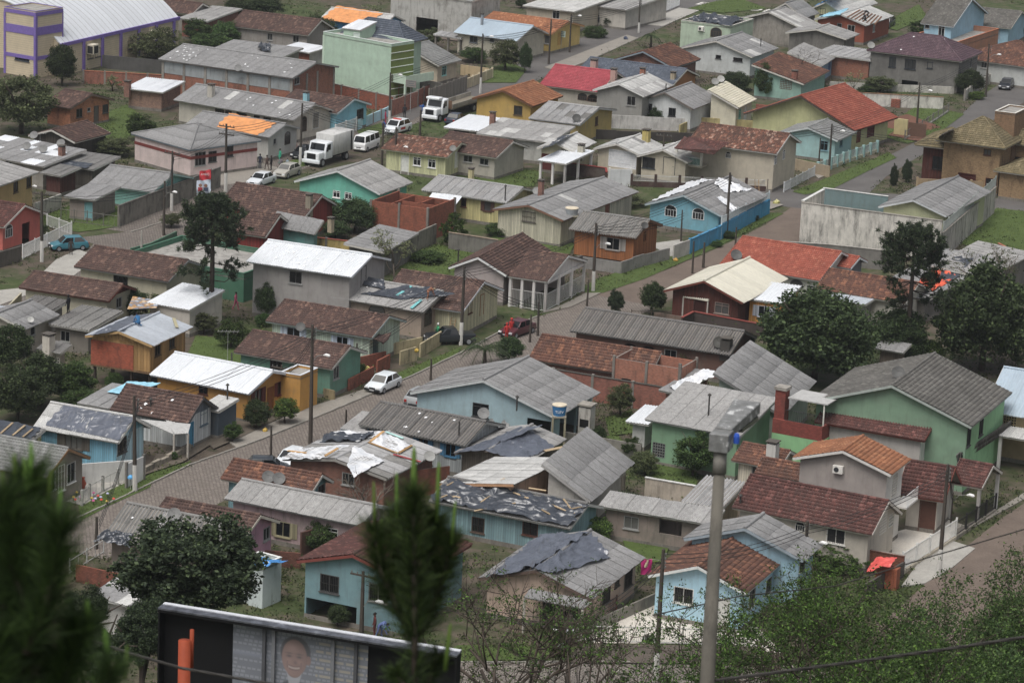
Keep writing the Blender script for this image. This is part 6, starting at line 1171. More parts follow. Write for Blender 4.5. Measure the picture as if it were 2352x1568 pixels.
def crown_mesh(key,kind,ncl=60,nl=110,cr=.26,leaf=.055,seed=1,hollow=.45,flatb=.7,asp=.6):
 k=('crown',key)
 if k in MC:return MC[k]
 r=np.random.default_rng(seed);d=r.normal(size=(ncl,3));d/=np.linalg.norm(d,axis=1)[:,None];d[:,2]=np.where(d[:,2]<-flatb,-flatb*r.uniform(.3,1,ncl),d[:,2])
 rad=r.uniform(hollow,1.0,ncl)**.7;rad*=1+.16*np.sin(d[:,0]*4+seed)*np.cos(d[:,1]*5+seed)
 c=d*rad[:,None]*.82;sz=cr*r.uniform(.6,1.25,ncl)
 off=r.normal(size=(ncl,nl,3));off/=np.linalg.norm(off,axis=2)[...,None];off*=(r.uniform(0,1,(ncl,nl))**.45)[...,None];off[...,2]*=.75
 C=(c[:,None]+off*sz[:,None,None]).reshape(-1,3);S=leaf*r.uniform(.6,1.4,len(C))
 V,F=quads_from(C,S,asp,.4);MC[k]=npmesh('crown',V,F,FOL[kind]);return MC[k]
CK={'dark':('dark',200,110,.24,.034),'olive':('olive',130,90,.2,.034),'mid':('mid',130,95,.23,.038),'bright':('bright',120,90,.23,.04),'conif':('conif',180,110,.2,.036),'pale':('pale',46,50,.18,.04),'fresh':('fresh',110,60,.15,.035)}
def limbs(top,hgt,rx,rz,r0,n=6,seed=0,lean=.1):
 q=random.Random(seed);b=MB();j=lambda s:q.uniform(-s,s);tr=[Vector((0,0,-.3)),Vector((j(lean),j(lean),hgt*.5)),Vector((j(lean)*2,j(lean)*2,hgt))]
 b.tube(tr,[r0*1.2,r0,r0*.75],7)
 for i in range(n):
  a=2*math.pi*(i+q.random()*.6)/n;e=tr[2]+Vector((math.cos(a)*rx*.65,math.sin(a)*rx*.65,rz*q.uniform(.5,1.3)));m=tr[2].lerp(e,.5)+Vector((j(.2),j(.2),rz*.1));s=tr[1].lerp(tr[2],q.uniform(.6,1))
  b.tube([s,m,e],[r0*.55,r0*.35,r0*.12],5)
 return b
TN=[0]
def tree(label,cx,cy,wpx,hpx,yb,kind='mid',name='tree',base=None,group='trees in the town',bark=None,nm=3,trunk=True):
 """crown centre and half size in the picture, foot of the trunk at picture height yb"""
 yb=min(yb,cy+hpx*1.25) if trunk else yb;TN[0]+=1;g=G(cx,yb) if base is None else base;k=kpx(g);kk_=1.3 if cy<130 else 1.18;rx,rz=wpx/k*kk_,hpx/k/.97*kk_
 zc=z_for_v(g,cy);o=thing(name,label,'tree' if trunk else 'shrub',g,random.uniform(0,6.28),group);kk=CK[kind];v=TN[0]%nm
 me=crown_mesh(kind+str(v),kk[0],*kk[1:],seed=v*7+3)
 link('crown',me,o,Matrix.Translation((0,0,max(zc-g.z,rz*.35)))@Matrix.Diagonal((rx,rx*random.uniform(.85,1.1),rz,1)))
 th=max(.2,zc-g.z-rz*.45)
 if trunk:limbs(None,th,rx,rz,max(.06,min(.3,rx*.06)),6,TN[0]).build('trunk',bark or BARK,o,smooth=True)
 else:limbs(None,max(.15,rz*.3),rx,rz*.6,max(.03,rx*.03),5,TN[0]).build('stem',bark or BARK,o,smooth=True)
 return o
def shrub(label,cx,cy,wpx,hpx,kind='mid',group='shrubs in yards and gardens'):return tree(label,cx,cy,wpx,hpx,cy+hpx*.85,kind,'shrub',group=group,trunk=False)
for a in(('old olive grey tree at the left edge behind the brick cottage',48,232,78,60,312,'olive'),('dark narrow tree in front of the purple tower',142,145,34,42,200,'dark'),('broad shrubby tree against the vaulted hall',360,104,52,34,140,'olive'),('dark tree behind the far brown roof at left',545,18,30,22,45,'dark'),('dark tree above the far brown roof',605,12,42,20,40,'dark'),('tree right of the grey far shed',455,72,32,24,100,'mid'),('leafy tree before the far brown roof',520,78,34,26,108,'mid'),('tree between the hall and the warehouse',490,95,40,18,118,'mid'),('bushy tree in front of the far brown house',625,72,20,22,105,'mid'),('broad leafy tree left of the stair head',725,70,42,28,105,'dark'),('tree in front of the orange far tarpaulin',800,38,18,16,62,'mid'),('thin tree over the orange far tarpaulin',855,28,26,16,58,'pale'),('tree right of the orange far tarpaulin',880,52,20,10,70,'mid'),('grey green tree behind the beige house',985,85,28,18,112,'olive'),('loose pale tree in the far garden',1160,125,38,30,178,'olive'),('dark columnar tree beside the far garden',1205,132,15,30,168,'dark'),('low shrubby tree before the pale blue roof house',1090,125,30,14,145,'mid'),('clipped ball tree by the white far wall',1385,16,11,10,45,'mid'),('dark tree by the white far wall',1400,48,16,12,66,'dark'),('small ball tree by the far pavement',1428,50,13,9,66,'mid'),('clipped ball tree at the top edge',1196,8,12,9,28,'dark'),('dark shrub tree in the white walled yard',1503,268,22,20,295,'dark'),('feathery tall tree beside the teal house',1755,185,26,38,226,'mid'),('hedge tree left of the teal house',1690,185,34,18,212,'dark'),('round ball tree on the side street corner',2226,187,35,24,232,'dark'),('light tree before the light blue villa',2112,66,28,18,92,'mid'),('shrubby tree at the right edge of the villa',2340,65,20,18,92,'mid'),('willowy tree behind the white garden wall',2020,192,38,16,215,'olive'),('shrub tree at the corner of the grey purple house',2135,182,18,16,208,'mid'),('dense dark round bush in front of the turquoise house',305,438,38,24,470,'dark'),('pointed bush behind the teal garage shed',197,403,16,16,424,'dark'),('bush behind the teal garage shed roof',228,392,20,14,412,'mid'),('weedy tree in the grassy lot',322,290,36,26,325,'mid'),('grey shrub under the banded house',265,335,48,18,358,'olive'),('small tree in the brick walled lot',258,190,22,16,222,'pale'),('small gnarled tree by the lane corner pole',393,505,24,14,535,'olive'),('dark leafy tree before the corrugated shack',310,693,36,28,750,'dark'),('olive tree beside the white annex',365,700,34,24,760,'olive'),('grey tree beside the araucaria trunk',425,715,34,30,775,'olive'),('tree behind the araucaria trunk',505,640,26,22,690,'mid'),('bushy tree near the stilt house',530,765,36,28,810,'mid'),('leafy bush tree right of the stilt house',470,740,30,22,790,'olive'),('narrow cypress like tree by the grey two storey house',615,685,27,36,730,'dark'),('small fruit tree by the grey two storey house',672,678,24,20,715,'mid'),('dark bushy tree below the mint house',815,492,48,34,545,'dark'),('leafy tree at the corner of the mint house',752,482,30,26,528,'mid'),('bush tree between red boards and mint house',770,525,30,18,552,'dark'),('round green tree on the pavement before the ochre house',655,940,30,27,985,'bright'),('dark round tree on the pavement before the ochre house',588,948,31,30,995,'dark'),('young round tree at the cobbled corner',533,990,21,20,1028,'mid'),('small round tree behind the palm',1170,800,34,26,838,'dark'),('round dark tree beside the dark red chalet',1498,682,34,32,740,'dark'),('bright green citrus tree beside the corrugated roof',1590,822,38,30,875,'bright'),('dark hedge tree left of the large dark tree',1690,800,46,36,855,'conif'),('bright green tree behind the green house',2130,808,40,28,850,'bright'),('tree against the green wall',1592,1040,50,44,1108,'mid'),('grey shrubby tree before the long brick wall',1425,915,36,34,965,'olive'),('small dark tree behind the grey garden wall',1375,1000,20,20,1035,'dark'),('dark leafy tree beside the large grey slope',1435,1168,46,38,1235,'dark'),('bright round bush before the film roofed hut',1355,1210,50,26,1252,'bright'),('leafy tree behind the dark red roof',735,1228,48,34,1280,'mid'),('small flowering tree before the teal garage',778,1410,25,22,1452,'dark'),('young tree before the teal house window',873,1425,14,18,1455,'mid'),('shrub tree in the garden under the brick wall',1480,1060,40,24,1098,'olive'),('weedy tree by the dark chimney stump',1450,1025,24,22,1060,'mid')):
 tree(*a)
for a in(('large dark rounded tree right of the chalet',1868,770,130,98,880,'dark'),('huge dark tree at the right edge',2255,725,122,112,850,'dark'),('dark tree mass under the araucaria',2060,770,70,60,850,'dark'),('dark tree at the left edge thicket',25,795,48,48,880,'dark'),('tree in the middle of the left thicket',90,870,66,52,960,'dark'),('olive tree low in the left thicket',40,905,60,50,975,'dark'),('leafy tree at the right of the left thicket',165,875,56,44,950,'mid'),('bush tree at the foot of the left thicket',185,915,44,24,945,'mid')):tree(*a)
for a in(('small citrus bush before the orange brick cottage',170,272,15,10,'dark'),('bamboo like pale bush beside the brick shell',1040,530,36,42,'fresh'),('weed clump in the empty lot',985,590,40,14,'mid'),('hedge behind the teal orange house',1880,195,20,10,'mid'),('vine pergola greenery by the cream panel house',1230,528,60,16,'mid'),('vine greenery at the small corrugated house',1150,528,45,14,'mid'),('creeper on the pergola posts',1425,460,55,14,'olive'),('verge bush under the tall pole',1672,540,16,9,'dark'),('verge bush by the ladder',1730,500,12,8,'dark'),('verge bush below the blue wall',1645,560,14,8,'mid'),('grass clump before the mansion wall',2325,432,36,16,'dark'),('dark conical shrub at the mansion gate',2052,405,10,26,'conif'),('second dark conical shrub at the mansion gate',2082,395,12,28,'conif'),('weeds along the mossy brick wall',1920,1275,90,28,'fresh'),('rose bush behind the brick street wall',828,850,18,16,'mid'),('shrub at the stilt house post',265,875,24,20,'mid'),('shrub beside the film shack',145,760,0.1+12,10,'olive'),('bush beside the dark red porch',605,735,20,16,'mid'),('low bush at the dug lawn',1995,205,26,9,'mid'),('hedge at the side street corner',2242,220,22,9,'bright'),('garden bush by the far yellow house',1365,75,26,14,'mid'),('weeds under the long low outbuilding',1290,1240,30,14,'bright'),('shrub by the teal wall foot',1240,1245,20,10,'dark'),('small palm bush in the verge garden',400,1048,8,12,'mid'),('round bush in the white courtyard',1487,1466,13,10,'dark')):
 shrub(*a)
tree('dark cone shaped cypress beside the cobbled bend',1413,692,19,26,722,'conif','cypress')
tp_=tree('flat clipped topiary tree on the left forecourt',78,526,31,13,575,'dark','topiary_tree')
def needles(C,D,ln,wd,n,spread=.9):
 """n flat needles around every tuft centre"""
 c=np.repeat(C,n,0);d=np.repeat(D,n,0)+rng.normal(size=(len(c),3))*spread;d/=np.linalg.norm(d,axis=1)[:,None]
 l=ln*rng.uniform(.6,1.2,len(c));s=np.cross(d,rng.normal(size=(len(c),3)));s/=np.linalg.norm(s,axis=1)[:,None]
 o=c+rng.normal(size=c.shape)*ln*.25;V=np.stack([o-s*wd,o+s*wd,o+d*l[:,None]+s*wd*.5,o+d*l[:,None]-s*wd*.5],1).reshape(-1,3)
 return V,np.arange(len(V)).reshape(-1,4)
def araucaria(label,x,yb,ytop,rpx,z0f=.42,seed=5,dens=1.0,droop=.3,kindm='conif',lowspread=.75):
 g=G(x,yb);k=kpx(g);Ht=z_for_v(g,ytop);Rm=rpx/k;q=random.Random(seed);o=thing('araucaria_tree',label,'tree',g,0.0,'araucarias')
 b=MB();b.tube([(0,0,-.3),(.05,0,Ht*.5),(0,0,Ht*.97)],[.3,.22,.08],8);C=[];D=[]
 nt_=10
 for i in range(nt_):
  f=i/(nt_-1);z=Ht*(z0f+(.98-z0f)*f);prof=lowspread+(1-lowspread)*math.sin(f*2.4) if f<.7 else math.sqrt(max(0.02,1-((f-.62)/.42)**2))
  nb=5 if f<.45 else 8
  for j in range(nb):
   a=2*math.pi*(j+q.random()*.7)/nb;L_=Rm*prof*q.uniform(.6,1.08)
   if f<.45 and q.random()<.35:continue
   e=Vector((math.cos(a)*L_,math.sin(a)*L_,z+L_*(q.uniform(-.25,.15) if f<.5 else .25)));m=Vector((math.cos(a)*L_*.55,math.sin(a)*L_*.55,z-L_*.12))
   b.tube([(0,0,z),m,e],[.06,.045,.02],5)
   nt2=int((16 if f>.4 else 10)*dens)
   for s in range(nt2):
    t=q.uniform(.45 if f>.5 else .68,1.0);p=m.lerp(e,(t-.5)*2) if t>.5 else Vector((0,0,z)).lerp(m,t*2)
    p=p+Vector((q.gauss(0,.28),q.gauss(0,.28),q.gauss(0.05,.22)));C.append(p);D.append(Vector((math.cos(a)*.5,math.sin(a)*.5,.6)))
 b.build('trunk',BARK,o,smooth=True);V,F=needles(np.array(C),np.array(D),.3,.035,26);link('crown',npmesh('crown',V,F,FOL[kindm]),o)
 return o
araucaria('tall slender araucaria in the left middle with bare lower trunk',484,748,455,84,.36,5,1.3)
araucaria('broad dark araucaria in front of the orange film',2078,850,528,88,.46,9,1.3)
def palm(label,x,yb,ytop,rpx,nfr=16,seed=2,kind='dark'):
 g=G(x,yb);k=kpx(g);R_p=rpx/k;Ht=max(.8,z_for_v(g,ytop)-R_p*.3);o=thing('palm_tree',label,'palm',g,0,'palms');q=random.Random(seed)
 MB().tube([(0,0,-.2),(.05,0,Ht*.5),(0,0,Ht)],[.2,.15,.14],8).build('trunk',BARK,o,smooth=True)
 me=None
 for i in range(nfr):
  a=2*math.pi*i/nfr+q.uniform(-.2,.2);el=q.uniform(.2,1.1);pts=[]
  for s in range(9):
   t=s/8;r=R_p*t*(1.0 if el<.7 else .8);pts.append(Vector((r,0,el*R_p*t*1.1-1.1*R_p*t*t*(.9+.3*q.random()*0))))
  b=MB();b.tube(pts,[.025]*8+[.006],4)
  for s in range(1,9):
   for w2 in range(3):
    t=(s-w2/3)/8;p=pts[s-1].lerp(pts[s],1-w2/3);L_=R_p*.34*(1-abs(t-.45)*1.3)
    for sg in(-1,1):b.add([p,p+Vector((.06,sg*.02,0)),p+Vector((L_*.55,sg*L_*.8,-L_*.45))],[(0,1,2)])
  b.build('frond',FOL[kind],o,Matrix.Translation((0,0,Ht))@Matrix.Rotation(a,4,'Z'))
 return o
palm('feather palm beside the cobbled street',1112,842,785,62,18,3,'dark');palm('far palm at the road bend',1494,112,75,26,12,4,'dark');palm('small palm left of the white hall annex',655,98,88,16,10,8,'dark')
def branchy(label,base,hgt,spread,seed,kind=None,nleaf=0,bark=None,depth=4,leaf=.09,first=.35,name='bare_tree',group='thin and bare trees',r0=.1,straight=False):
 q=random.Random(seed);b=MB();tips=[];o=thing(name,label,'tree',base,0,group)
 def grow(p,d,ln,r,lv):
  m=p+d*ln*.5+Vector((q.gauss(0,ln*.05),q.gauss(0,ln*.05),0));e=p+d*ln;b.tube([p,m,e],[r,r*.85,r*.65],5 if lv>1 else 4)
  if lv<=2:tips.extend([m,e,m.lerp(e,.5)])
  if lv==0:return
  for i in range(q.choice((2,3,3)) if lv<depth else 4):
   v=Vector((q.gauss(0,1),q.gauss(0,1),q.gauss(.15 if not straight else-.1,.4))).normalized();nd=(d*(.75 if not straight else .6)+v*spread).normalized();grow(p+d*ln*q.uniform(.55,1),nd,ln*q.uniform(.55,.85),r*.6,lv-1)
 grow(Vector((0,0,-.3)),Vector((q.gauss(0,.05),q.gauss(0,.05),1)).normalized(),hgt*first,r0,depth)
 mz=max(v[2] for v in b.v);kz=hgt/mz;kx=kz**.6;b.v=[(v[0]*kx,v[1]*kx,v[2]*kz) for v in b.v]
 b.build('trunk',bark or BARKL,o,smooth=True)
 if nleaf:
  T_=np.array(tips)*np.array((kx,kx,kz));cl_=T_[rng.integers(0,len(T_),max(8,nleaf//9))]+rng.normal(size=(max(8,nleaf//9),3))*.25;C=cl_[rng.integers(0,len(cl_),nleaf)]+rng.normal(size=(nleaf,3))*np.array((.11,.11,.07));V,F=quads_from(C,leaf*rng.uniform(.6,1.3,nleaf),.5,.3);link('crown',npmesh('crown',V,F,FOL[kind]),o)
 return o
branchy('bare grey tree in front of the grey sheet roof',G(828,1245),6.2,.6,3,None,0,None,5,r0=.12)
branchy('thin pale leaved tree in the weedy lot',G(905,650),5.4,.45,5,'pale',1500,None,4,r0=.1)
branchy('dead dark tree beside the teal house',G(1846,205),6.4,.5,8,None,0,BARK,4,first=.55,straight=True,r0=.09)
branchy('thin grey shrub behind the white garden wall',G(1960,215),3.2,.6,9,'pale',500,None,4,r0=.06);branchy('tall thin leaved tree above the huge dark tree',G(2270,730),7.5,.5,12,'olive',900,None,5,r0=.1)
def hz(p):return Vector((p.x,p.y,hill(p.x,p.y)+(.9*math.sin(p.x*.21)*math.sin(p.y*.17) if hill(p.x,p.y)>1.5 else 0)))
def slope_tree(label,cx,cy,dist,hgt,spread,seed,kind,nleaf,leaf=.11,depth=5,r0=.16,first=.3,top=None):
 p=at_depth(cx,cy,dist);b=hz(p);H=p.z-b.z+hgt;return branchy(label,b,H,spread,seed,kind,nleaf,BARK,depth,leaf,first,'slope_tree','trees on the near slope',r0)
slope_tree('sparse fresh leaved tree at the bottom centre',1190,1400,138,2.0,.75,21,'fresh',7000,.065,6,.15,.26)
slope_tree('second sparse leaved tree at the bottom centre',1270,1440,142,1.4,.75,25,'fresh',5000,.065,6,.12,.26)
for i,(cx,cy,ds,hg,n) in enumerate(((1800,1390,118,1.3,4200),(1930,1430,112,1.3,5200),(2080,1440,108,1.4,5600),(2210,1400,112,1.6,6000),(2330,1380,110,1.6,6000),(2010,1520,98,1.0,5200),(2160,1530,96,1.0,5200),(2290,1510,97,1.2,5200),(1790,1500,104,.9,3600),(1720,1440,122,.9,2400),(1900,1550,92,.8,4200))):
 slope_tree(['leafy slope tree nearest the red film','leafy slope tree under the brick stack','dense slope tree right of the brick stack','dark leaved slope tree below the forecourt','leafy slope tree at the right edge','low slope tree in the bottom right mass','low leafy tree under the black cable','bottom right corner leafy tree','thin twig tree beside the lamp post','thin tree left of the concrete lamp post','lowest leafy tree right of the lamp post'][i],cx,cy,ds,hg,.8,40+i,'mid' if i in(3,4,7) else 'fresh',n*(6 if i not in(8,9) else 1),.058,6,.13,.28)
p=at_depth(440,1310,142);b0=hz(p)
bt=thing('slope_tree','big dark bushy tree behind the billboard','tree',b0,.4,'trees on the near slope');k_=FPX/142
crown_mesh('bigdark','conif',260,120,.17,.03,seed=31,hollow=.35,flatb=.8)
link('crown',MC[('crown','bigdark')],bt,Matrix.Translation((0,0,p.z-b0.z))@Matrix.Diagonal((195/k_,180/k_,140/k_,1)));limbs(None,max(1,p.z-b0.z-1.5),3,2,.22,7,3).build('trunk',BARK,bt,smooth=True)
for i,(cx,cy,wx,hy,ds) in enumerate(((330,1450,70,90,132),(200,1400,60,60,120),(230,1500,80,70,100))):
 p=at_depth(cx,cy,ds);b0=hz(p);k_=FPX/ds;bt=thing('slope_tree',['dark tree left of the billboard top','dark bush tree at the lower left before the striped roof','dark low tree left of the billboard'][i],'tree',b0,i,'trees on the near slope')
 link('crown',MC[('crown','bigdark')],bt,Matrix.Translation((0,0,p.z-b0.z))@Matrix.Diagonal((wx/k_,wx/k_,hy/k_,1)));limbs(None,max(.5,p.z-b0.z-1),2,1.5,.16,6,3+i).build('trunk',BARK,bt,smooth=True)
NEED=foliage('#26331a','#485e26',.95);CAND=foliage('#55702a','#74903a',.8)
def pine(label,brushes,cands,dist,footpx,seed):
 q=random.Random(seed);P=lambda x,y,d=0.0:at_depth(x,y,dist+d);f=P(*footpx);b0=hz(f);o=thing('pine_tree',label,'tree',b0,0,'foreground pines');C=[];D=[];st=MB()
 k=FPX/dist;st.tube([Vector((0,0,-.5)),f-b0],[.16,.05],8);vC=[]
 for pts,rp,n in brushes:
  dd=q.uniform(-.25,.25);Q=[P(x,y,dd)-b0 for x,y in pts];st.tube(Q,[.022]*(len(Q)-1)+[.01],6)
  for i in range(int(n*.8)):
   t=q.random()**.8*(len(Q)-1);j=min(int(t),len(Q)-2);p=Q[j].lerp(Q[j+1],t-j);ax=(Q[j+1]-Q[j]).normalized();a=Vector((q.gauss(0,1),q.gauss(0,1),q.gauss(0,1)));a=(a-ax*a.dot(ax)).normalized()
   C.append(p+a*.01);D.append((a*1.0+ax*q.uniform(.5,1.4)).normalized()*(rp*.72/k))
 st.build('trunk',BARK,o,smooth=True);C=np.array(C);D=np.array(D);rep=5;C=np.repeat(C,rep,0);D=np.repeat(D,rep,0);L_=np.linalg.norm(D,axis=1);D=D+rng.normal(size=D.shape)*L_[:,None]*.28
 s=np.cross(D,rng.normal(size=D.shape));s/=np.linalg.norm(s,axis=1)[:,None];wd=.0022*dist/18;E_=C+D*rng.uniform(.75,1.15,len(D))[:,None];mid=(C+E_)/2;mid[:,2]-=L_*.04
 V=np.stack([C-s*wd,C+s*wd,E_+s*wd*.4,E_-s*wd*.4],1).reshape(-1,3);link('needles',npmesh('needles',V,np.arange(len(V)).reshape(-1,4),NEED),o,kind='stuff')
 for x0,y0,x1,y1,r in cands:
  a,e=P(x0,y0)-b0,P(x1,y1)-b0;MB().tube([a,a.lerp(e,.5),a.lerp(e,.9),e],[r/k,r/k*1.1,r/k*.8,r/k*.3],7).build('shoot',CAND,o,smooth=True)
pine('dark pine top with upright pale shoots in the bottom centre',[([(952,1640),(953,1400),(951,1250),(950,1130)],62,700),([(950,1470),(905,1380),(872,1300),(862,1210)],60,520),([(955,1470),(1000,1380),(1025,1300),(1035,1235)],54,480),([(950,1420),(918,1300),(910,1180)],62,520),([(952,1420),(985,1290),(1000,1190)],60,520),([(950,1640),(925,1570),(905,1540)],40,160),([(955,1640),(985,1560),(1010,1500)],40,200)],[(950,1170,951,1025,7),(862,1230,858,1105,4),(912,1190,911,1085,4),(1003,1200,1008,1060,5),(1037,1250,1046,1150,4),(935,1290,938,1200,4),(880,1280,876,1190,3),(1022,1540,1035,1430,5)],20.0,(952,1660),3)
pine('blurred dark pine at the left edge',[([(40,1700),(60,1400),(70,1200),(72,1090)],105,900),([(-40,1500),(-10,1300),(10,1130)],95,700),([(60,1500),(120,1350),(140,1190)],85,700),([(60,1700),(150,1560),(180,1430)],95,700),([(40,1700),(220,1640),(262,1520)],70,420),([(0,1650),(40,1500),(60,1380)],110,700),([(100,1700),(120,1600),(130,1500)],100,500),([(-60,1700),(-20,1560),(0,1450)],110,500),([(60,1400),(30,1300),(35,1180)],90,500)],[(70,1110,72,1015,6),(35,1110,33,1040,5),(110,1160,118,1075,5),(135,1200,140,1120,5),(62,1130,55,1050,6),(205,1450,200,1375,7),(248,1500,240,1440,7),(288,1560,292,1480,4),(8,1140,6,1080,5)],14.5,(40,1700),5)
GR=foliage('#4a5428','#6f7a3a',1.0,.2)
def in_poly(x,y,P):
 c=False;j=len(P)-1
 for i in range(len(P)):
  if(P[i][1]>y)!=(P[j][1]>y) and x<(P[j][0]-P[i][0])*(y-P[i][1])/(P[j][1]-P[i][1])+P[i][0]:c=not c
  j=i
 return c
pts=[]
for poly in LAWNS:
 W3=[G(x,y) for x,y in poly];q=[(p.x,p.y) for p in W3];xs_,ys_=[p[0] for p in q],[p[1] for p in q];ar=(max(xs_)-min(xs_))*(max(ys_)-min(ys_));n=min(2600,int(ar*9))
 for x,y in zip(rng.uniform(min(xs_),max(xs_),n),rng.uniform(min(ys_),max(ys_),n)):
  if in_poly(x,y,q):pts.append((x,y,.02))
C=np.array(pts);D=np.zeros_like(C);D[:,2]=1;V,F=needles(C,D,.16,.018,5,.6);gr=link('grass',npmesh('grass',V,F,GR));gr['kind']='stuff';gr['label']='rough grass tufts on verges and yards'
occ=[]
for q in HOUSES.values():occ.append((q['Minv'],q['W'],q['D']))
ROADP=[[(p.x,p.y) for p in P] for P in ROADW]
pts=[]
while len(pts)<15000:
 x,y=random.uniform(-30,2390),random.uniform(-10,1600);g=G(x,y)
 n_=math.sin(g.x*.31+1.3*math.sin(g.y*.17))+math.sin(g.y*.27+1.1*math.sin(g.x*.23))+.7*math.sin(g.x*.9)*math.sin(g.y*.8)
 if n_<random.uniform(-.9,1.0) or random.random()>(1.1-y/2200):continue
 if any(in_poly(g.x,g.y,P) for P in ROADP):continue
 bad=False
 for mi,w_,d_ in occ:
  lx=mi[0][0]*g.x+mi[0][1]*g.y+mi[0][3]
  if-.1<lx<w_+.1:
   ly=mi[1][0]*g.x+mi[1][1]*g.y+mi[1][3]
   if-.1<ly<d_+.1:bad=True;break
 if not bad:pts.append((g.x,g.y,random.uniform(.05,.2),random.uniform(.12,.42)*(1.6 if random.random()<.08 else 1)))
A_=np.array(pts);n=9;C=np.repeat(A_[:,:3],n,0)+rng.normal(size=(len(A_)*n,3))*np.repeat(A_[:,3],n)[:,None]*np.array((1,1,.6));C[:,2]=np.abs(C[:,2]);V,F=quads_from(C,rng.uniform(.06,.15,len(C)),.5,.5)
wd_=link('weeds',npmesh('weeds',V,F,foliage('#364022','#5c6834',.8)));wd_['kind']='stuff';wd_['label']='weeds and low ground cover between the houses'
# ------------------------------------------------------------------ vehicles
TYRE=plain('#1d1d1e',f=1.0);RIM=plain('#8f9194',f=1.0,rough=.4);CGL=glass('#14171a',.08);HLM=plain('#d0d4d6',rough=.2);TLM=plain('#8a2018',rough=.3);BLK=plain('#202124',f=1.0,rough=.6)
def wheel(root,x,y,r=.3,w_=.2,rm=None):
 k=('tyre',r,w_)
 if k not in MC:
  t=MB();t.tube([(0,-w_/2,0),(0,-w_*.4,0),(0,w_*.4,0),(0,w_/2,0)],[r*.93,r,r,r*.93],18);MC[k]=t.mesh('wheel',TYRE)
  q=MB();q.tube([(0,-w_/2-.012,0),(0,w_/2+.012,0)],r*.62,14);MC[k+('rim',)]=q.mesh('rim',RIM)
 o=link('wheel',MC[k],root,Matrix.Translation((x,y,r)));link('rim',MC[k+('rim',)],o)
def bev(mb,name,m,root,w_=.05,seg=2,sm=True):
 me=mb.mesh(name,m);bm=bmesh.new();bm.from_mesh(me);bmesh.ops.recalc_face_normals(bm,faces=bm.faces[:]);bmesh.ops.bevel(bm,geom=bm.edges[:],offset=w_,segments=seg,affect='EDGES',profile=.6);bm.to_mesh(me);bm.free()
 me.polygons.foreach_set('use_smooth',[sm]*len(me.polygons));return link(name,me,root)
def prism(pts,y0,y1,mb=None,i0=0.0,i1=0.0):
 mb=mb or MB();n=len(pts);mb.add([(x,y0,z) for x,z in pts]+[(x,y1,z) for x,z in pts],[tuple(range(n)),tuple(range(2*n-1,n-1,-1))]+[(i,i+n,(i+1)%n+n,(i+1)%n) for i in range(n)]);return mb
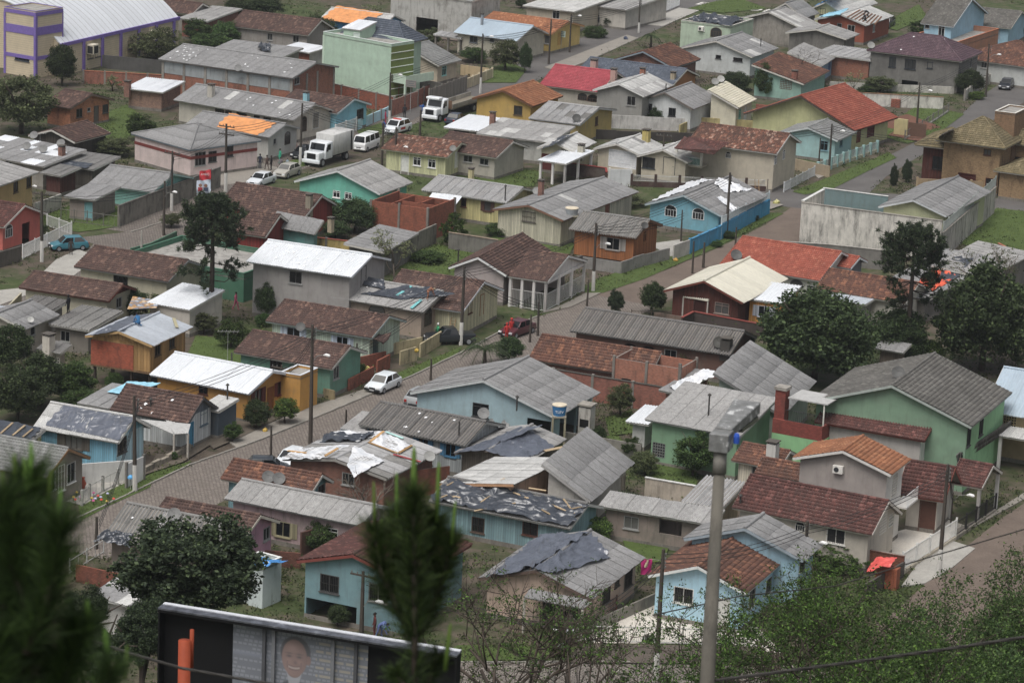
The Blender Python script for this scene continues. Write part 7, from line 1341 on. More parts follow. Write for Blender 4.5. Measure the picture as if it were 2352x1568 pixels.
def car(label,x,y,hd,cl,L=3.9,Wd=1.62,H=1.42,kind='hatch',cat='car',group='cars in the town',z=0.0,bumper=None):
 p=G(x,y,z);r=thing({'van':'parked_van','suv':'parked_car'}.get(kind,'parked_car'),label,cat,p,R_(hd),group);m=carpaint(cl);f,b=L/2,-L/2;bl=.86 if kind!='van' else 1.15;s=Wd/2
 if kind=='van':
  lo=[(f,.35),(f+.02,.9),(f-.06,bl),(b+.02,bl),(b,.4),(b+.1,.25),(f-.1,.22)];gh=[(f-.08,bl),(f-.38,H),(b+.12,H),(b+.03,bl)]
 elif kind=='pickup':
  lo=[(f,.4),(f,.75),(f-.15,.9),(f-1.25,1.0),(b,1.0),(b,.45),(b+.1,.35),(f-.1,.3)];gh=[(f-1.2,1.0),(f-1.75,H),(f-2.75,H),(f-2.95,1.0)];bl=1.0
 else:
  hz_=.62 if kind!='suv' else .78;bl=.88 if kind!='suv' else 1.0
  lo=[(f,.38),(f+.02,.52),(f-.08,hz_+.05),(f-.95,bl),(b+.12,bl+.04),(b+.02,.72),(b,.4),(b+.12,.25),(f-.1,.22)]
  gh=[(f-.9,bl),(f-1.55,H),(b+.75,H),(b+.28,bl+.03)] if kind!='sedan' else[(f-1.1,bl),(f-1.75,H),(b+1.1,H),(b+.6,bl+.03)]
 bev(prism(lo,-s,s),'body',m,r,.07)
 ins=.13;c=MB();n=len(gh);A=[(xx,-s+.04 if zz<=bl+.05 else-s+ins+.04,zz) for xx,zz in gh];B=[(xx,-yy,zz) for xx,yy,zz in A]
 c.add(A+B,[tuple(range(n)),tuple(range(2*n-1,n-1,-1))]+[(i,i+n,(i+1)%n+n,(i+1)%n) for i in range(n)]);bev(c,'cabin',m,r,.04)
 def pane(name,q,off):
  q=[Vector(v) for v in q];cen=sum(q,Vector())/len(q);nn=(q[1]-q[0]).cross(q[2]-q[0]).normalized();nn=nn if nn.dot(cen-Vector((0,0,.9)))>0 else-nn
  MB().quad(*[cen+(v-cen)*.86+nn*off for v in q]).build(name,CGL,r)
 a=[Vector(v) for v in A];bb=[Vector(v) for v in B]
 pane('windscreen',[a[0],a[1],bb[1],bb[0]],.012);pane('rear_window',[a[2],a[3],bb[3],bb[2]],.012)
 for w4 in(a,bb):
  nwin=2 if kind!='van' else 3
  for i in range(nwin):
   t0,t1=i/nwin,(i+1)/nwin;pane('side_window',[w4[0].lerp(w4[3],t0),w4[1].lerp(w4[2],t0),w4[1].lerp(w4[2],t1),w4[0].lerp(w4[3],t1)],.012)
 wr=.29 if kind in('hatch','sedan') else .33
 for xx in(f-.72,b+.68):
  for yy in(-s+.07,s-.07):wheel(r,xx,yy,wr)
 bc=BLK if bumper is None else carpaint(bumper)
 bev(MB().box(f-.12,f+.07,-s+.02,s-.02,.28,.5),'front_bumper',bc,r,.04,1);bev(MB().box(b-.06,b+.12,-s+.02,s-.02,.3,.52),'rear_bumper',bc,r,.04,1)
 MB().box(f+.07,f+.085,-.22,.22,.34,.46).build('licence_plate',plain('#9a9c9c'),r);MB().box(f-.02,f+.045,-.3,.3,.52,.62).build('grille',BLK,r)
 for yy in(-s+.22,s-.22):
  MB().box(f-.1,f+.05,yy-.16,yy+.16,.53,.67).build('headlight',HLM,r);MB().box(b-.03,b+.1,yy-.12,yy+.12,.6,.82).build('tail_light',TLM,r)
  MB().box(f-1.25,f-1.12,(abs(yy)+.2)*(1 if yy>0 else-1)-.08,(abs(yy)+.2)*(1 if yy>0 else-1)+.08,bl+.02,bl+.16).build('mirror',BLK,r)
 return r
HD=math.degrees(YB)+90+180
car('white two door hatchback with black bumpers parked on the cobbles',880,894,HD-2,'#c9cfd4')
car('teal hatchback with a man beside it on the forecourt',158,573,203,'#2c6a78');car('white saloon behind the silver car on the upper street',600,424,HD,'#bfc3c6',kind='sedan',L=4.2,bumper='#bfc3c6');car('silver compact car below the box truck',660,405,HD,'#9a978e',kind='suv',H=1.5,bumper='#9a978e')
car('black car behind the box truck',698,362,HD,'#1d2024',bumper='#1d2024');car('dark blue car behind the truck cab',1048,284,HD+180,'#2a3240',kind='sedan',bumper='#2a3240')
car('white police car with red light bar and striped side',912,304,HD-3,'#c9cdd0',L=4.4,Wd=1.78,H=1.65,kind='suv',bumper='#c9cdd0',group='cars in the town')
pc=[o for o in col.objects if o.get('label','').startswith('white police')][0];MB().box(-.1,.15,-.55,.55,1.66,1.78).build('light_bar',plain('#b03a34',rough=.3),pc);MB().box(-.5,.6,-.905,-.893,.5,.78).box(-.5,.6,.893,.905,.5,.78).build('side_stripe',plain('#9a2a24'),pc);MB().box(.65,.95,-.905,-.893,.5,.7).build('side_mark',plain('#2a7a4a'),pc)
car('white boxy minibus on the upper street',841,343,HD+4,'#cfd1d0',L=4.4,Wd=1.72,H=1.95,kind='van',cat='van',bumper='#cfd1d0')
car('white burnt out car behind the light cyan roof',805,232,200,'#b9bcbc',bumper='#b9bcbc');car('white wrecked car beside the burnt one',842,238,200,'#a9a9a6',L=3.6);car('dark red car beside the cobbled bend',1188,768,HD-8,'#4a2026',kind='sedan',L=4.2);car('dark pickup truck with open bed by the palm',1033,788,196,'#24282c',L=4.6,Wd=1.7,H=1.55,kind='pickup',cat='pickup')
car('grey estate car under the broad blue house eaves',968,928,HD+180,'#8a8d8e',kind='suv',H=1.5);car('white car half under the white tarps',670,1070,HD,'#c5c9cb',L=3.8);car('dark car below the white tarps',614,1088,HD+120,'#22262a');car('dark saloon parked on the side street',2312,203,HD+6,'#23272e',kind='sedan',L=4.3,bumper='#23272e')
car('black pickup beside the half stripped house',2036,62,HD+5,'#1f2226',L=4.6,Wd=1.75,H=1.7,kind='suv')
def truck_cab(r,x,m,s=1.2,nose=1.3):
 bev(MB().box(x-nose,x,-s*.86,s*.86,.75,1.75),'bonnet',m,r,.12);bev(prism([(x-nose-1.6,.8),(x-nose+.02,.8),(x-nose+.02,1.75),(x-nose-.3,2.75),(x-nose-1.6,2.8)],-s,s),'cab',m,r,.1)
 MB().quad((x-nose+.06,-s*.8,1.85),(x-nose+.06,s*.8,1.85),(x-nose-.2,s*.78,2.6),(x-nose-.2,-s*.78,2.6)).build('windscreen',CGL,r)
 for sg in(-1,1):MB().quad((x-nose-1.1,sg*(s+.012),1.85),(x-nose-.12,sg*(s+.012),1.85),(x-nose-.35,sg*(s+.012),2.55),(x-nose-1.1,sg*(s+.012),2.55)).build('side_window',CGL,r);MB().box(x-.08,x+.03,sg*s*.72-.16,sg*s*.72+.16,.95,1.2).build('headlight',HLM,r);MB().box(x-nose-.1,x-nose+.08,sg*(s+.2)-.1,sg*(s+.2)+.1,1.8,2.3).build('mirror',BLK,r);wheel(r,x-.75,sg*(s-.15),.5,.28)
 bev(MB().box(x-.1,x+.18,-s,s,.45,.85),'front_bumper',m,r,.05);MB().box(x-.01,x+.02,-s*.5,s*.5,.95,1.6).build('grille',BLK,r)
def truck_box():
 p=G(752,372);r=thing('box_truck','white box truck parked on the upper street','truck',p,R_(HD-2),None);m=carpaint('#c9cdd0');truck_cab(r,3.7,m)
 bev(MB().box(-3.9,.7,-1.25,1.25,1.05,3.5),'cargo_box',paint('#b5b5b2',.35),r,.04,1);MB().box(-3.9,2.2,-.5,.5,.6,.95).build('chassis',BLK,r)
 MB().box(-3.96,-3.905,-1.15,-.05,1.1,3.4).build('rear_door',paint('#a5a5a2',.4),r);MB().box(-3.96,-3.905,.05,1.15,1.1,3.4).build('rear_door',paint('#a5a5a2',.4),r)
 MB().box(-3.5,-3.2,-1.256,-1.251,1.1,3.45).box(-3.5,-3.2,1.251,1.256,1.1,3.45).build('dark_strip',BLK,r)
 for sg in(-1,1):wheel(r,-2.4,sg*.98,.5,.5)
truck_box()
def truck_flat():
 p=G(1045,262);r=thing('flatbed_truck','white tractor truck with long empty wooden flatbed','truck',p,R_(HD-1));m=carpaint('#cdd1d4');truck_cab(r,7.0,m);bev(MB().box(5.2,6.3,-.95,.95,2.8,3.1),'roof_fairing',m,r,.1)
 MB().box(-6.6,3.2,-1.25,1.25,1.15,1.3).build('bed_floor',lumber('#8a8272'),r);MB().box(-6.6,5.2,-.5,.5,.6,1.1).build('chassis',BLK,r)
 for sg in(-1,1):
  for i in range(7):MB().box(-6.6+i*1.4,-5.25+i*1.4,sg*1.25-.04,sg*1.25+.04,1.302,1.85).build('side_board',lumber('#9a958a'),r)
  for xx in(-5.4,-4.2,-3.0,2.4,3.5):wheel(r,xx,sg*.98,.5,.5)
 MB().box(3.2,3.28,-1.2,1.2,1.302,2.3).build('headboard',lumber('#8a6a50'),r)
truck_flat()
# ------------------------------------------------------------------ people
def skin_mesh(key,J,E,root=0):
 k=('body',key)
 if k in MC:return MC[k]
 me=bpy.data.meshes.new('body');me.from_pydata([j[0] for j in J],E,[]);o=bpy.data.objects.new('body',me);col.objects.link(o)
 md=o.modifiers.new('s','SKIN');md.use_smooth_shade=True
 sv=me.skin_vertices[0].data
 for i,j in enumerate(J):sv[i].radius=(j[1],j[1] if len(j)<4 else j[3]);sv[i].use_root=i==root
 o.modifiers.new('u','SUBSURF').levels=1;dg=bpy.context.evaluated_depsgraph_get();ev=o.evaluated_get(dg);m2=bpy.data.meshes.new_from_object(ev);bpy.data.objects.remove(o)
 zones=np.array([j[2] for j in J]);jp=np.array([j[0] for j in J]);idx=[int(zones[np.argmin(((jp-np.array(p.center))**2).sum(1))]) for p in m2.polygons]
 m2.polygons.foreach_set('material_index',idx);m2.materials.clear();MC[k]=m2;return m2
def body(pose):
 V=Vector;pv,ch,nk,hd=V((0,0,.95)),V((0,0,1.32)),V((0,0,1.5)),V((0,.02,1.66));kn=[V((-.1,.03,.5)),V((.1,.03,.5))];ft=[V((-.11,0,.06)),V((.11,0,.06))];el=[V((-.27,0,1.13)),V((.27,0,1.13))];ha=[V((-.27,.1,.87)),V((.27,.1,.87))]
 if pose=='bend':pv=V((0,-.1,.9));ch=V((0,.28,1.02));nk=V((0,.42,1.02));hd=V((0,.56,.98));el=[V((-.25,.4,.78)),V((.25,.4,.78))];ha=[V((-.2,.5,.5)),V((.2,.52,.5))];kn=[V((-.16,.06,.48)),V((.16,-.1,.5))];ft=[V((-.2,-.02,.06)),V((.2,-.25,.06))]
 if pose=='kneel':pv=V((0,-.05,.42));ch=V((0,.16,.74));nk=V((0,.24,.88));hd=V((0,.32,1.0));el=[V((-.27,.3,.58)),V((.27,.3,.58))];ha=[V((-.2,.45,.36)),V((.2,.48,.36))];kn=[V((-.14,.38,.42)),V((.16,.3,.12))];ft=[V((-.14,.3,.06)),V((.2,-.2,.06))]
 if pose=='climb':kn=[V((-.12,.22,.62)),V((.12,.08,.5))];ft=[V((-.12,.12,.26)),V((.12,0,.06))];el=[V((-.28,.22,1.25)),V((.26,.2,1.2))];ha=[V((-.2,.4,1.4)),V((.2,.4,1.3))]
 if pose=='point':el=[V((-.3,.15,1.28)),V((.26,-.02,1.12))];ha=[V((-.32,.4,1.36)),V((.25,.12,.95))]
 if pose=='walk':kn=[V((-.1,.18,.52)),V((.1,-.06,.5))];ft=[V((-.1,.24,.06)),V((.1,-.3,.1))];el=[V((-.26,-.12,1.14)),V((.26,.1,1.14))];ha=[V((-.25,-.1,.9)),V((.25,.28,.94))]
 J=[];E=[]
 def j(p,r,z,par=None):
  J.append((tuple(p),r,z));i=len(J)-1
  if par is not None:E.append((par,i))
  return i
 a=j(pv,.15,1);w_=j(pv.lerp(ch,.45),.135,0,a);c=j(ch,.16,0,w_);n=j(nk,.06,2,c);h0=j(nk.lerp(hd,.55),.075,2,n);h1=j(hd,.105,2,h0);j(hd+(hd-nk).normalized()*.1,.085,2,h1)
 fw=Vector((0,.1,0));j(hd+fw*1.05+Vector((0,0,-.02)),.018,2,h1)
 for i,sx in((0,-1),(1,1)):
  sh=j(ch+Vector((sx*.19,0,.1)),.07,0,c);e=j(el[i],.048,0,sh);wq=j(ha[i].lerp(el[i],.12),.034,2,e);d=(ha[i]-el[i]).normalized();pm=j(ha[i]+d*.05,.036,2,wq)
  for q,(off,ln) in enumerate(((-.036,.075),(-.013,.09),(.012,.085),(.034,.065))):
   s=Vector((0,1,0)).cross(d);s=s.normalized() if s.length>.1 else Vector((1,0,0));b=ha[i]+d*.08+s*off;f1=j(b,.01,2,pm);f2=j(b+d*ln*.55,.009,2,f1);j(b+d*ln*.9+Vector((0,.02,-.01)),.008,2,f2)
  t1=j(ha[i]+d*.03+Vector((-sx*.04,.03,0)),.011,2,pm);j(ha[i]+d*.075+Vector((-sx*.055,.04,0)),.009,2,t1)
  hp=j(pv+Vector((sx*.1,0,-.06)),.1,1,a);k=j(kn[i],.065,1,hp);an=j(ft[i]+Vector((0,0,.06)),.045,1,k);j(ft[i]+Vector((0,.14,-.015)),.045,3,an)
 return J,E,hd
SKIN=plain('#8a6248',f=1.1)
def person(label,pos,pose='stand',shirt='#444444',trs='#333844',rz=0.0,hat=None,skin=None,sc=1.0,group='people in the town'):
 J,E,hd=body(pose);me=skin_mesh(pose,J,E).copy();sk=skin or SKIN
 for m in(plain(shirt,f=1.2),plain(trs,f=1.1),sk,plain('#2a2522',f=1.0)):me.materials.append(m)
 r=thing('person',label,'person',pos,R_(rz),group);r.scale=(sc,sc,sc);link('body',me,r)
 b=MB();vs=[];fs=[]
 for i in range(5):
  for k in range(10):a=2*math.pi*k/10;ph=i*.38;vs.append(hd+Vector((math.cos(a)*.118*math.cos(ph),math.sin(a)*.125*math.cos(ph)-.015,.03+.125*math.sin(ph))))
 for i in range(4):
  for k in range(10):fs.append((i*10+k,i*10+(k+1)%10,(i+1)*10+(k+1)%10,(i+1)*10+k))
 b.add(vs,fs)
 if hat:b.tube([hd+Vector((0,0,.035)),hd+Vector((0,.02,.05))],[.15,.13],12)
 b.build('cap' if hat else 'hair',plain(hat or '#1c1613',f=1.0),r,smooth=True)
 for sx in(-1,1):MB().tube([hd+Vector((sx*.04,.095,.01)),hd+Vector((sx*.04,.108,.01))],.014,6).build('eye',plain('#15110f',f=1.0),r);MB().tube([hd+Vector((sx*.1,0,-.005)),hd+Vector((sx*.118,-.01,-.005))],[.03,.022],6).build('ear',sk,r)
 MB().box(hd.x-.03,hd.x+.03,hd.y+.09,hd.y+.103,hd.z-.062,hd.z-.05).build('mouth',plain('#6a3a30',f=1.0),r)
 return r
up=lambda v,z:v+Vector((0,0,z))
person('man in blue shirt kneeling on the blue grey metal roof',up(on_roof(Hh['stilt'],'r',318,750),.05),'kneel','#2f6a9a','#2c3a4a',40)
person('man in dark clothes climbing the ladder at the stilt house',up(G(366,838),1.5),'climb','#23211f','#3a3a3c',60)
person('man in black jacket standing on the corrugated shack roof',up(on_roof(Hh['corr_shack'],'f',157,722),.08),'stand','#1d1e22','#2c4068',60,'#1c1c1e')
person('bare backed man bending over the film on the grey roof',up(on_roof(Hh['man_roof'],'f',984,690),.08),'bend','#8a5c44','#2a3038',-70,'#9a8a70')
person('man in green shirt and cap below the beige house',G(1005,784),'point','#2a8a5a','#24303a',120,'#c9c9c6');person('rescuer in red overalls near the dark red car',G(1163,783),'stand','#b0302c','#a02c28',30,'#c03a34');person('second rescuer in red overalls with helmet',G(1174,772),'walk','#b0302c','#a02c28',200,'#c03a34')
person('person in grey standing beside the teal hatchback',G(163,587),'stand','#3a3430','#6a6660',200);person('woman in pink top at the white annex',G(541,712),'walk','#a8506a','#3a2c34',250)
for i,(x,y,s,t,ps,z,l) in enumerate(((597,388,'#2c3444','#3a4250','stand',1,'person in dark blue, leftmost of the street group'),(613,391,'#5a4a44','#2f3f5a','walk',1,'person in brown walking in the street group'),(623,392,'#1f1f22','#26262a','stand',1,'person in black in the street group'),(643,376,'#2a9a7a','#2a2a30','stand',1,'person in green shirt behind the street group'),(644,392,'#6a646a','#3a3a44','walk',.9,'person in grey, right of the street group'),(660,388,'#8fa5b0','#3a3f4a','stand',.7,'child in pale blue nearest the white saloon'),(679,352,'#b0807a','#4a4a50','stand',.8,'child in pink at the grey wall'),(885,285,'#a0284a','#24242a','stand',1,'person in crimson shirt by the light blue wall'),(881,308,'#2c4a8a','#4a5a70','stand',1,'person in blue left of the police car'),(929,272,'#26282c','#2c3a50','walk',1,'person in dark clothes by the steel door'),(971,268,'#2a5aa0','#26303c','climb',1,'man in blue at the truck cab'))):person(l,G(x,y),ps,s,t,40*i,sc=z)
person('worker in black kneeling on the stripped roof',up(on_roof(Hh['worker_roof'],'r',1987,50),.05),'kneel','#1b1c20','#22262e',60);person('worker in black standing on the stripped roof',up(on_roof(Hh['worker_roof'],'r',1992,42),.05),'bend','#1b1c20','#22262e',100,'#2a2a2e');person('person in bright green vest below the stripped roof',G(2021,84),'stand','#3fae3a','#2a2a2e',0)
person('person in light blue shirt behind the billboard',G(873,1462),'bend','#5a6a9a','#c9c9cc',250);person('person in dark red behind the billboard',G(860,1462),'stand','#5a2c2a','#3a3a44',100);person('person in black beside the far white wall',G(1374,62),'stand','#22242a','#2a2c34',0)
# ------------------------------------------------------------------ films, tarpaulins and planks on roofs
BF=plastic('#3a3f47',1.0,.3);GF=plastic('#565b66',1.1,.3);WF=plastic('#c5cad0',1.3,.35);OF=plastic('#c5803f',1.25,.6);UF=plastic('#2f7fc0',1.1,.4);CF=plastic('#86bcd0',1.2,.5);RF=plastic('#c8453c',1.2,.5);OR=plastic('#d0502a',1.2,.5)
drape('tarpaulin','crumpled black film along the ridge of the long grey roof','tarpaulin',Hh['man_roof'],[('f',[(787,649),(884,668),(884,648),(812,634)])],BF,.22,.1)
drape('tarpaulin','black film stretched toward the bending man','tarpaulin',Hh['man_roof'],[('f',[(828,677),(918,690),(1055,680),(955,657)])],BF,.16,.08)
drape('tarpaulin','left sheet of black film on the blue board house','tarpaulin',Hh['blue_board'],[('f',[(104,978),(189,996),(222,946),(147,932)])],GF,.07,.07);drape('tarpaulin','right sheet of black film on the blue board house','tarpaulin',Hh['blue_board'],[('f',[(192,995),(273,1013),(309,960),(224,945)])],GF,.07,.08)
drape('tarpaulin','large shiny grey film over the pinkish house ridge','tarpaulin',Hh['tarp_pink'],[('r',[(1224,1311),(1275,1322),(1402,1284),(1357,1225)]),('l',[(1224,1311),(1120,1330),(1240,1236),(1357,1225)])],GF,.26,.08,40)
drape('tarpaulin','black film covering the low teal hut','tarpaulin',Hh['tarp_hut'],[('f',[(986,1151),(1311,1214),(1350,1160),(1036,1101)])],BF,.3,.08,44,flap=.2)
drape('tarpaulin','grey film over the weathered board hut','tarpaulin',Hh['tarp_gable'],[('l',[(1034,1047),(1112,1037),(1246,979),(1190,988)]),('r',[(1112,1036),(1190,1062),(1272,1030),(1215,990)])],GF,.15,.08,30)
drape('tarpaulin','white film on the left slope of the brick house','tarpaulin',Hh['white_tarps'],[('l',[(644,1057),(738,1056),(806,1024),(680,1034)])],WF,.12,.07);drape('tarpaulin','white film hanging down the right slope of the brick house','tarpaulin',Hh['white_tarps'],[('r',[(796,1072),(812,1098),(886,1062),(812,1026)])],WF,.14,.07)
drape('tarpaulin','white film at the far ridge of the brick house','tarpaulin',Hh['white_tarps'],[('r',[(845,1020),(912,1044),(945,1024),(880,996)]),('l',[(755,1004),(855,1010),(880,995),(775,996)])],WF,.14,.07);drape('tarpaulin','black film rolled along the ridge of the brick house','tarpaulin',Hh['white_tarps'],[('l',[(735,1020),(825,1020),(865,1000),(755,1004)])],BF,.3,.1)
drape('tarpaulin','bundled black tarpaulin at the eave of the heap house','tarpaulin',Hh['heap_house'],[('f',[(217,1248),(300,1262),(308,1225),(242,1218)])],BF,.45,.12,flap=.3)
drape('tarpaulin','orange tarpaulin on the white house near the crossarm pole','tarpaulin',Hh['orange_tarp'],[('f',[(497,293),(592,313),(634,286),(528,262)])],OF,.05,.1);drape('tarpaulin','far orange tarpaulin over the blue gabled house','tarpaulin',Hh['orange_far'],[('f',[(737,46),(842,61),(880,32),(775,16)])],OF,.06,.1)
drape('tarpaulin','white film heaped on the left slope of the bright blue house','tarpaulin',Hh['blue_white'],[('l',[(1496,466),(1530,457),(1640,412),(1590,418)])],WF,.2,.08,flap=.3);drape('tarpaulin','white film torn across the right slope of the bright blue house','tarpaulin',Hh['blue_white'],[('r',[(1640,424),(1665,445),(1725,440),(1650,410)])],WF,.2,.08);drape('tarpaulin','white film strip hanging at the right eave of the bright blue house','tarpaulin',Hh['blue_white'],[('r',[(1645,456),(1680,488),(1692,480),(1655,452)])],WF,.15,.08)
drape('tarpaulin','blue film over the roof edge of the pale yellow far house','tarpaulin',Hh['blue_film_house'],[('l',[(1873,18),(1903,6),(1955,-8),(1915,-6)])],UF,.2,.08);drape('tarpaulin','pale film on the left slope of the half stripped roof','tarpaulin',Hh['worker_roof'],[('l',[(1882,42),(1930,36),(1950,22),(1918,24)])],CF,.12,.08)
drape('tarpaulin','dark film on the left slope of the stilt house','tarpaulin',Hh['stilt'],[('l',[(205,774),(283,760),(352,722),(300,728)])],GF,.08,.07);drape('tarpaulin','black film roof of the shack at the left edge','tarpaulin',Hh['film_shack'],[('f',[(-70,985),(72,1012),(96,985),(-40,958)])],BF,.1,.08)
fb=Hh['blue_tarp_box'];q=[up(G(x,y,3.1),0) for x,y in((582,1300),(612,1306),(662,1294),(600,1285))];drape('tarpaulin','bright blue film on the stained white box','tarpaulin',fb,[('free',q)],UF,.2,.1)
drape('tarpaulin','white film on the shed below the brick shell','tarpaulin',Hh['blue_shed_film'],[('f',[(1537,893),(1562,905),(1655,862),(1610,855)])],WF,.22,.1);drape('tarpaulin','orange film behind the araucaria','tarpaulin',Hh['film_rear'],[('f',[(2095,660),(2140,672),(2200,640),(2150,620)])],OR,.2,.1);drape('tarpaulin','black film right of the orange film','tarpaulin',Hh['film_rear'],[('f',[(2150,650),(2185,655),(2235,600),(2190,592)])],BF,.2,.12)
drape('tarpaulin','black film along the ridge of the cream house','tarpaulin',Hh['cream_grey'],[('l',[(1245,346),(1275,334),(1325,306),(1290,318)])],BF,.15,.08);drape('tarpaulin','black bag heap on the roof behind the warehouse','tarpaulin',Hh['grey_behind_factory'],[('f',[(592,118),(620,124),(622,104),(598,105)])],BF,.45,.1);drape('tarpaulin','rubble strewn dark film on the collapsed green block roof','tarpaulin',Hh['debris_flat'],[('free',[G(x,y,4.1) for x,y in((1580,50),(1676,63),(1710,46),(1615,36))])],BF,.4,.1)
drape('tarpaulin','black film at the edge of the low dark shed','tarpaulin',Hh['dark_roofs'],[('f',[(88,374),(200,390),(215,378),(110,366)])],BF,.12,.08);drape('tarpaulin','grey film patches on the tan mansion roof','tarpaulin',Hh['mansion'],[('l',[(2150,322),(2165,316),(2195,300),(2180,303)])],GF,.1,.1)
lowg=house('low_grey',(275,942),(186,922),(335,893),2.3,'low grey patched roof above the thicket',None,'b',P_('#77726a'),'sheet:grey',kind='shed',hf=2.7,win=[],cat='shed',name='shed')
drape('tarpaulin','pale blue film behind the patchy brown tiles','tarpaulin',lowg,[('f',[(246,905),(290,912),(370,885),(300,880)])],CF,.06,.2)
PL=[((1008,1130),(1050,1108)),((1035,1142),(1058,1148)),((1052,1138),(1040,1150)),((1075,1152),(1098,1142)),((1105,1158),(1140,1132)),((1120,1120),(1160,1104)),((1150,1170),(1185,1160)),((1180,1135),(1215,1150)),((1240,1172),(1275,1192)),((1260,1160),(1305,1180)),((1295,1150),(1320,1185)),((1305,1175),(1338,1168)),((1215,1125),(1255,1132)),((1010,1148),(1028,1142)),((1090,1178),(1120,1172))]
PN=['leftmost long','left crossed','upper crossed','left leaning','long central','high central','low central','middle upper','right lower','right middle','steep right','far right','right upper','small left','low left']
for i,(a,b) in enumerate(PL):plank(Hh['tarp_hut'],'f',a,b,PN[i]+' plank weighing down the black film on the teal hut',.14,group='planks on the black film of the teal hut')
for a,b,l in(((912,683),(945,662),'long turquoise board on the black film'),((945,712),(968,693),'short turquoise board beside the bending man')):plank(Hh['man_roof'],'f',a,b,l,.3,plain('#5f9fa0'))
for a,b,k,l in(((850,1018),(880,996),'r','raw batten at the ridge of the white filmed roof'),((845,1020),(912,1046),'r','long raw batten across the white filmed roof'),((915,1045),(945,1028),'r','raw batten at the right of the white filmed roof'),((662,1040),(704,1046),'l','batten holding the left white film'),((745,1052),(775,1035),'r','batten at the near ridge of the brick house')):plank(Hh['white_tarps'],k,a,b,l,.2,lumber('#b08a58'))
plank(Hh['white_tarps'],'r',(902,1048),(965,1066),'red painted board on the patched roof',.22,plain('#8a3a3c'));plank(Hh['white_tarps'],'r',(885,996),(925,1012),'pale turquoise board at the far ridge',.2,plain('#9fc5c0'))
for a,b,l in(((2,1000),(30,976),'leftmost batten on the black film shack'),((30,1004),(58,982),'middle batten on the black film shack'),((53,1008),(76,990),'right batten on the black film shack')):plank(Hh['film_shack'],'f',a,b,l,.18)
plank(Hh['stilt'],'r',(398,735),(405,757),'loose pale board lying on the blue grey metal roof',.3,lumber('#c5bd98'));plank(Hh['tarp_gable'],'r',(1250,1040),(1292,1032),'raw board at the edge of the grey film',.3)
for i in range(8):plank(Hh['worker_roof'],'r',(1945+i*9,42+i*2.4),(1975+i*7,25+i*2.2),['first','second','third','fourth','fifth','sixth','seventh','eighth'][i]+' bare batten from the ridge on the stripped slope',.2,lumber('#6a4a34'),'battens on the stripped roof',.12)
for k,fr_,kind in(('patch_roof',.36,'metal:white'),('grey_long',.2,'sheet:light'),('grey_cream',.04,'sheet:light'),('board_corr',.07,'corr:light'),('man_roof_wing',.15,'sheet:light'),('grey_slope',.02,'sheet:mid'),('multi_gable',.05,'sheet:light'),('white_tarps',.2,'corr:grey'),('striped',.3,'sheet:light'),('white_house',.08,'sheet:light'),('beige_a',.12,'sheet:grey'),('white_grey',.08,'sheet:mid'),('corr_shack',.25,'corr:dark'),('grey_far_b',.2,'sheet:light'),('silver_yellow',.2,'corr:grey'),('heap_house',.1,'corr:light')):
 q=random.Random(k)
 for ch in Hh[k]['roof'].children:
  if ch.name.startswith('roof_sheet') and q.random()<fr_:ch.data=sheet_template(kind.split(':')[0],rmat(kind))
# ------------------------------------------------------------------ small things about the town
def ladder(label,a,b,wd=.45):
 d=b-a;s=d.cross(Vector((0,0,1))).normalized()*wd/2;r=thing('ladder',label,'ladder',a);m=lumber('#8a6f4c')
 for sg in(-1,1):MB().beam(s*sg,d+s*sg,.06).build('rail',m,r)
 n=int(d.length/.32)
 for i in range(1,n):MB().beam(d*i/n-s,d*i/n+s,.035).build('rung',m,r)
ladder('wooden ladder leaning on the stilt house',G(373,850),G(358,800)+Vector((0,0,0)) if False else up(G(366,838),3.4));ladder('dark ladder leaning on the blue house eave',G(1742,502),up(G(1733,492),4.0));ladder('ladder against the beige house wall',G(1030,790),up(G(1046,768),3.0))
def tank(label,x,y,zt,rad,hh,cl,legs=True,txt=None):
 b=G(x,y);r=thing('water_tank',label,'water tank',b);MB().tube([(0,0,zt),(0,0,zt+hh*.9),(0,0,zt+hh)],[rad*.82,rad,rad],20).build('tank',plain(cl),r);MB().tube([(0,0,zt+hh+.003),(0,0,zt+hh+.08),(0,0,zt+hh+.16)],[rad*1.05,rad*1.03,rad*.5],20).build('lid',plain('#b5aa94'),r)
 MB().box(-rad,rad,-rad,rad,zt-.12,zt-.003).build('platform',concrete('#8a8474'),r)
 for sx in(-1,1):
  for sy in(-1,1):MB().box(sx*rad*.85-.08,sx*rad*.85+.08,sy*rad*.85-.08,sy*rad*.85+.08,-.2,zt-.122).build('leg',concrete('#8f8870'),r)
 return r
def text(s,m,loc,rot,size,parent=None,name='lettering',mirror=False,ext=.002):
 cu=bpy.data.curves.new(name,'FONT');cu.body=s;cu.size=size;cu.extrude=ext;cu.align_x='CENTER';o=bpy.data.objects.new(name,cu);col.objects.link(o);dg=bpy.context.evaluated_depsgraph_get();me=bpy.data.meshes.new_from_object(o.evaluated_get(dg));bpy.data.objects.remove(o)
 me.materials.clear();me.materials.append(m);q=link(name,me,parent);q.matrix_local=Matrix.Translation(loc)@rot@Matrix.Diagonal((-1 if mirror else 1,1,1,1));return q
tk=tank('blue round water tank on a four legged stand',1280,1040,3.3,.6,.85,'#2f6a9a');text('TLEV',plain('#cfd2d2'),Vector((0,-.64,3.62)),Matrix.Rotation(R_(90),4,'X'),.32,tk)
tank('grey water tank on a dark stand beside the corrugated board house',1310,560,3.2,.7,.7,'#8f9496')
lt=text('ESCOLA',plain('#b5b3ac'),G(1704,22,.07),Matrix.Rotation(YB+R_(2),4,'Z'),4.6,name='road_lettering');tag(lt,'white school lettering painted on the far asphalt','road marking')
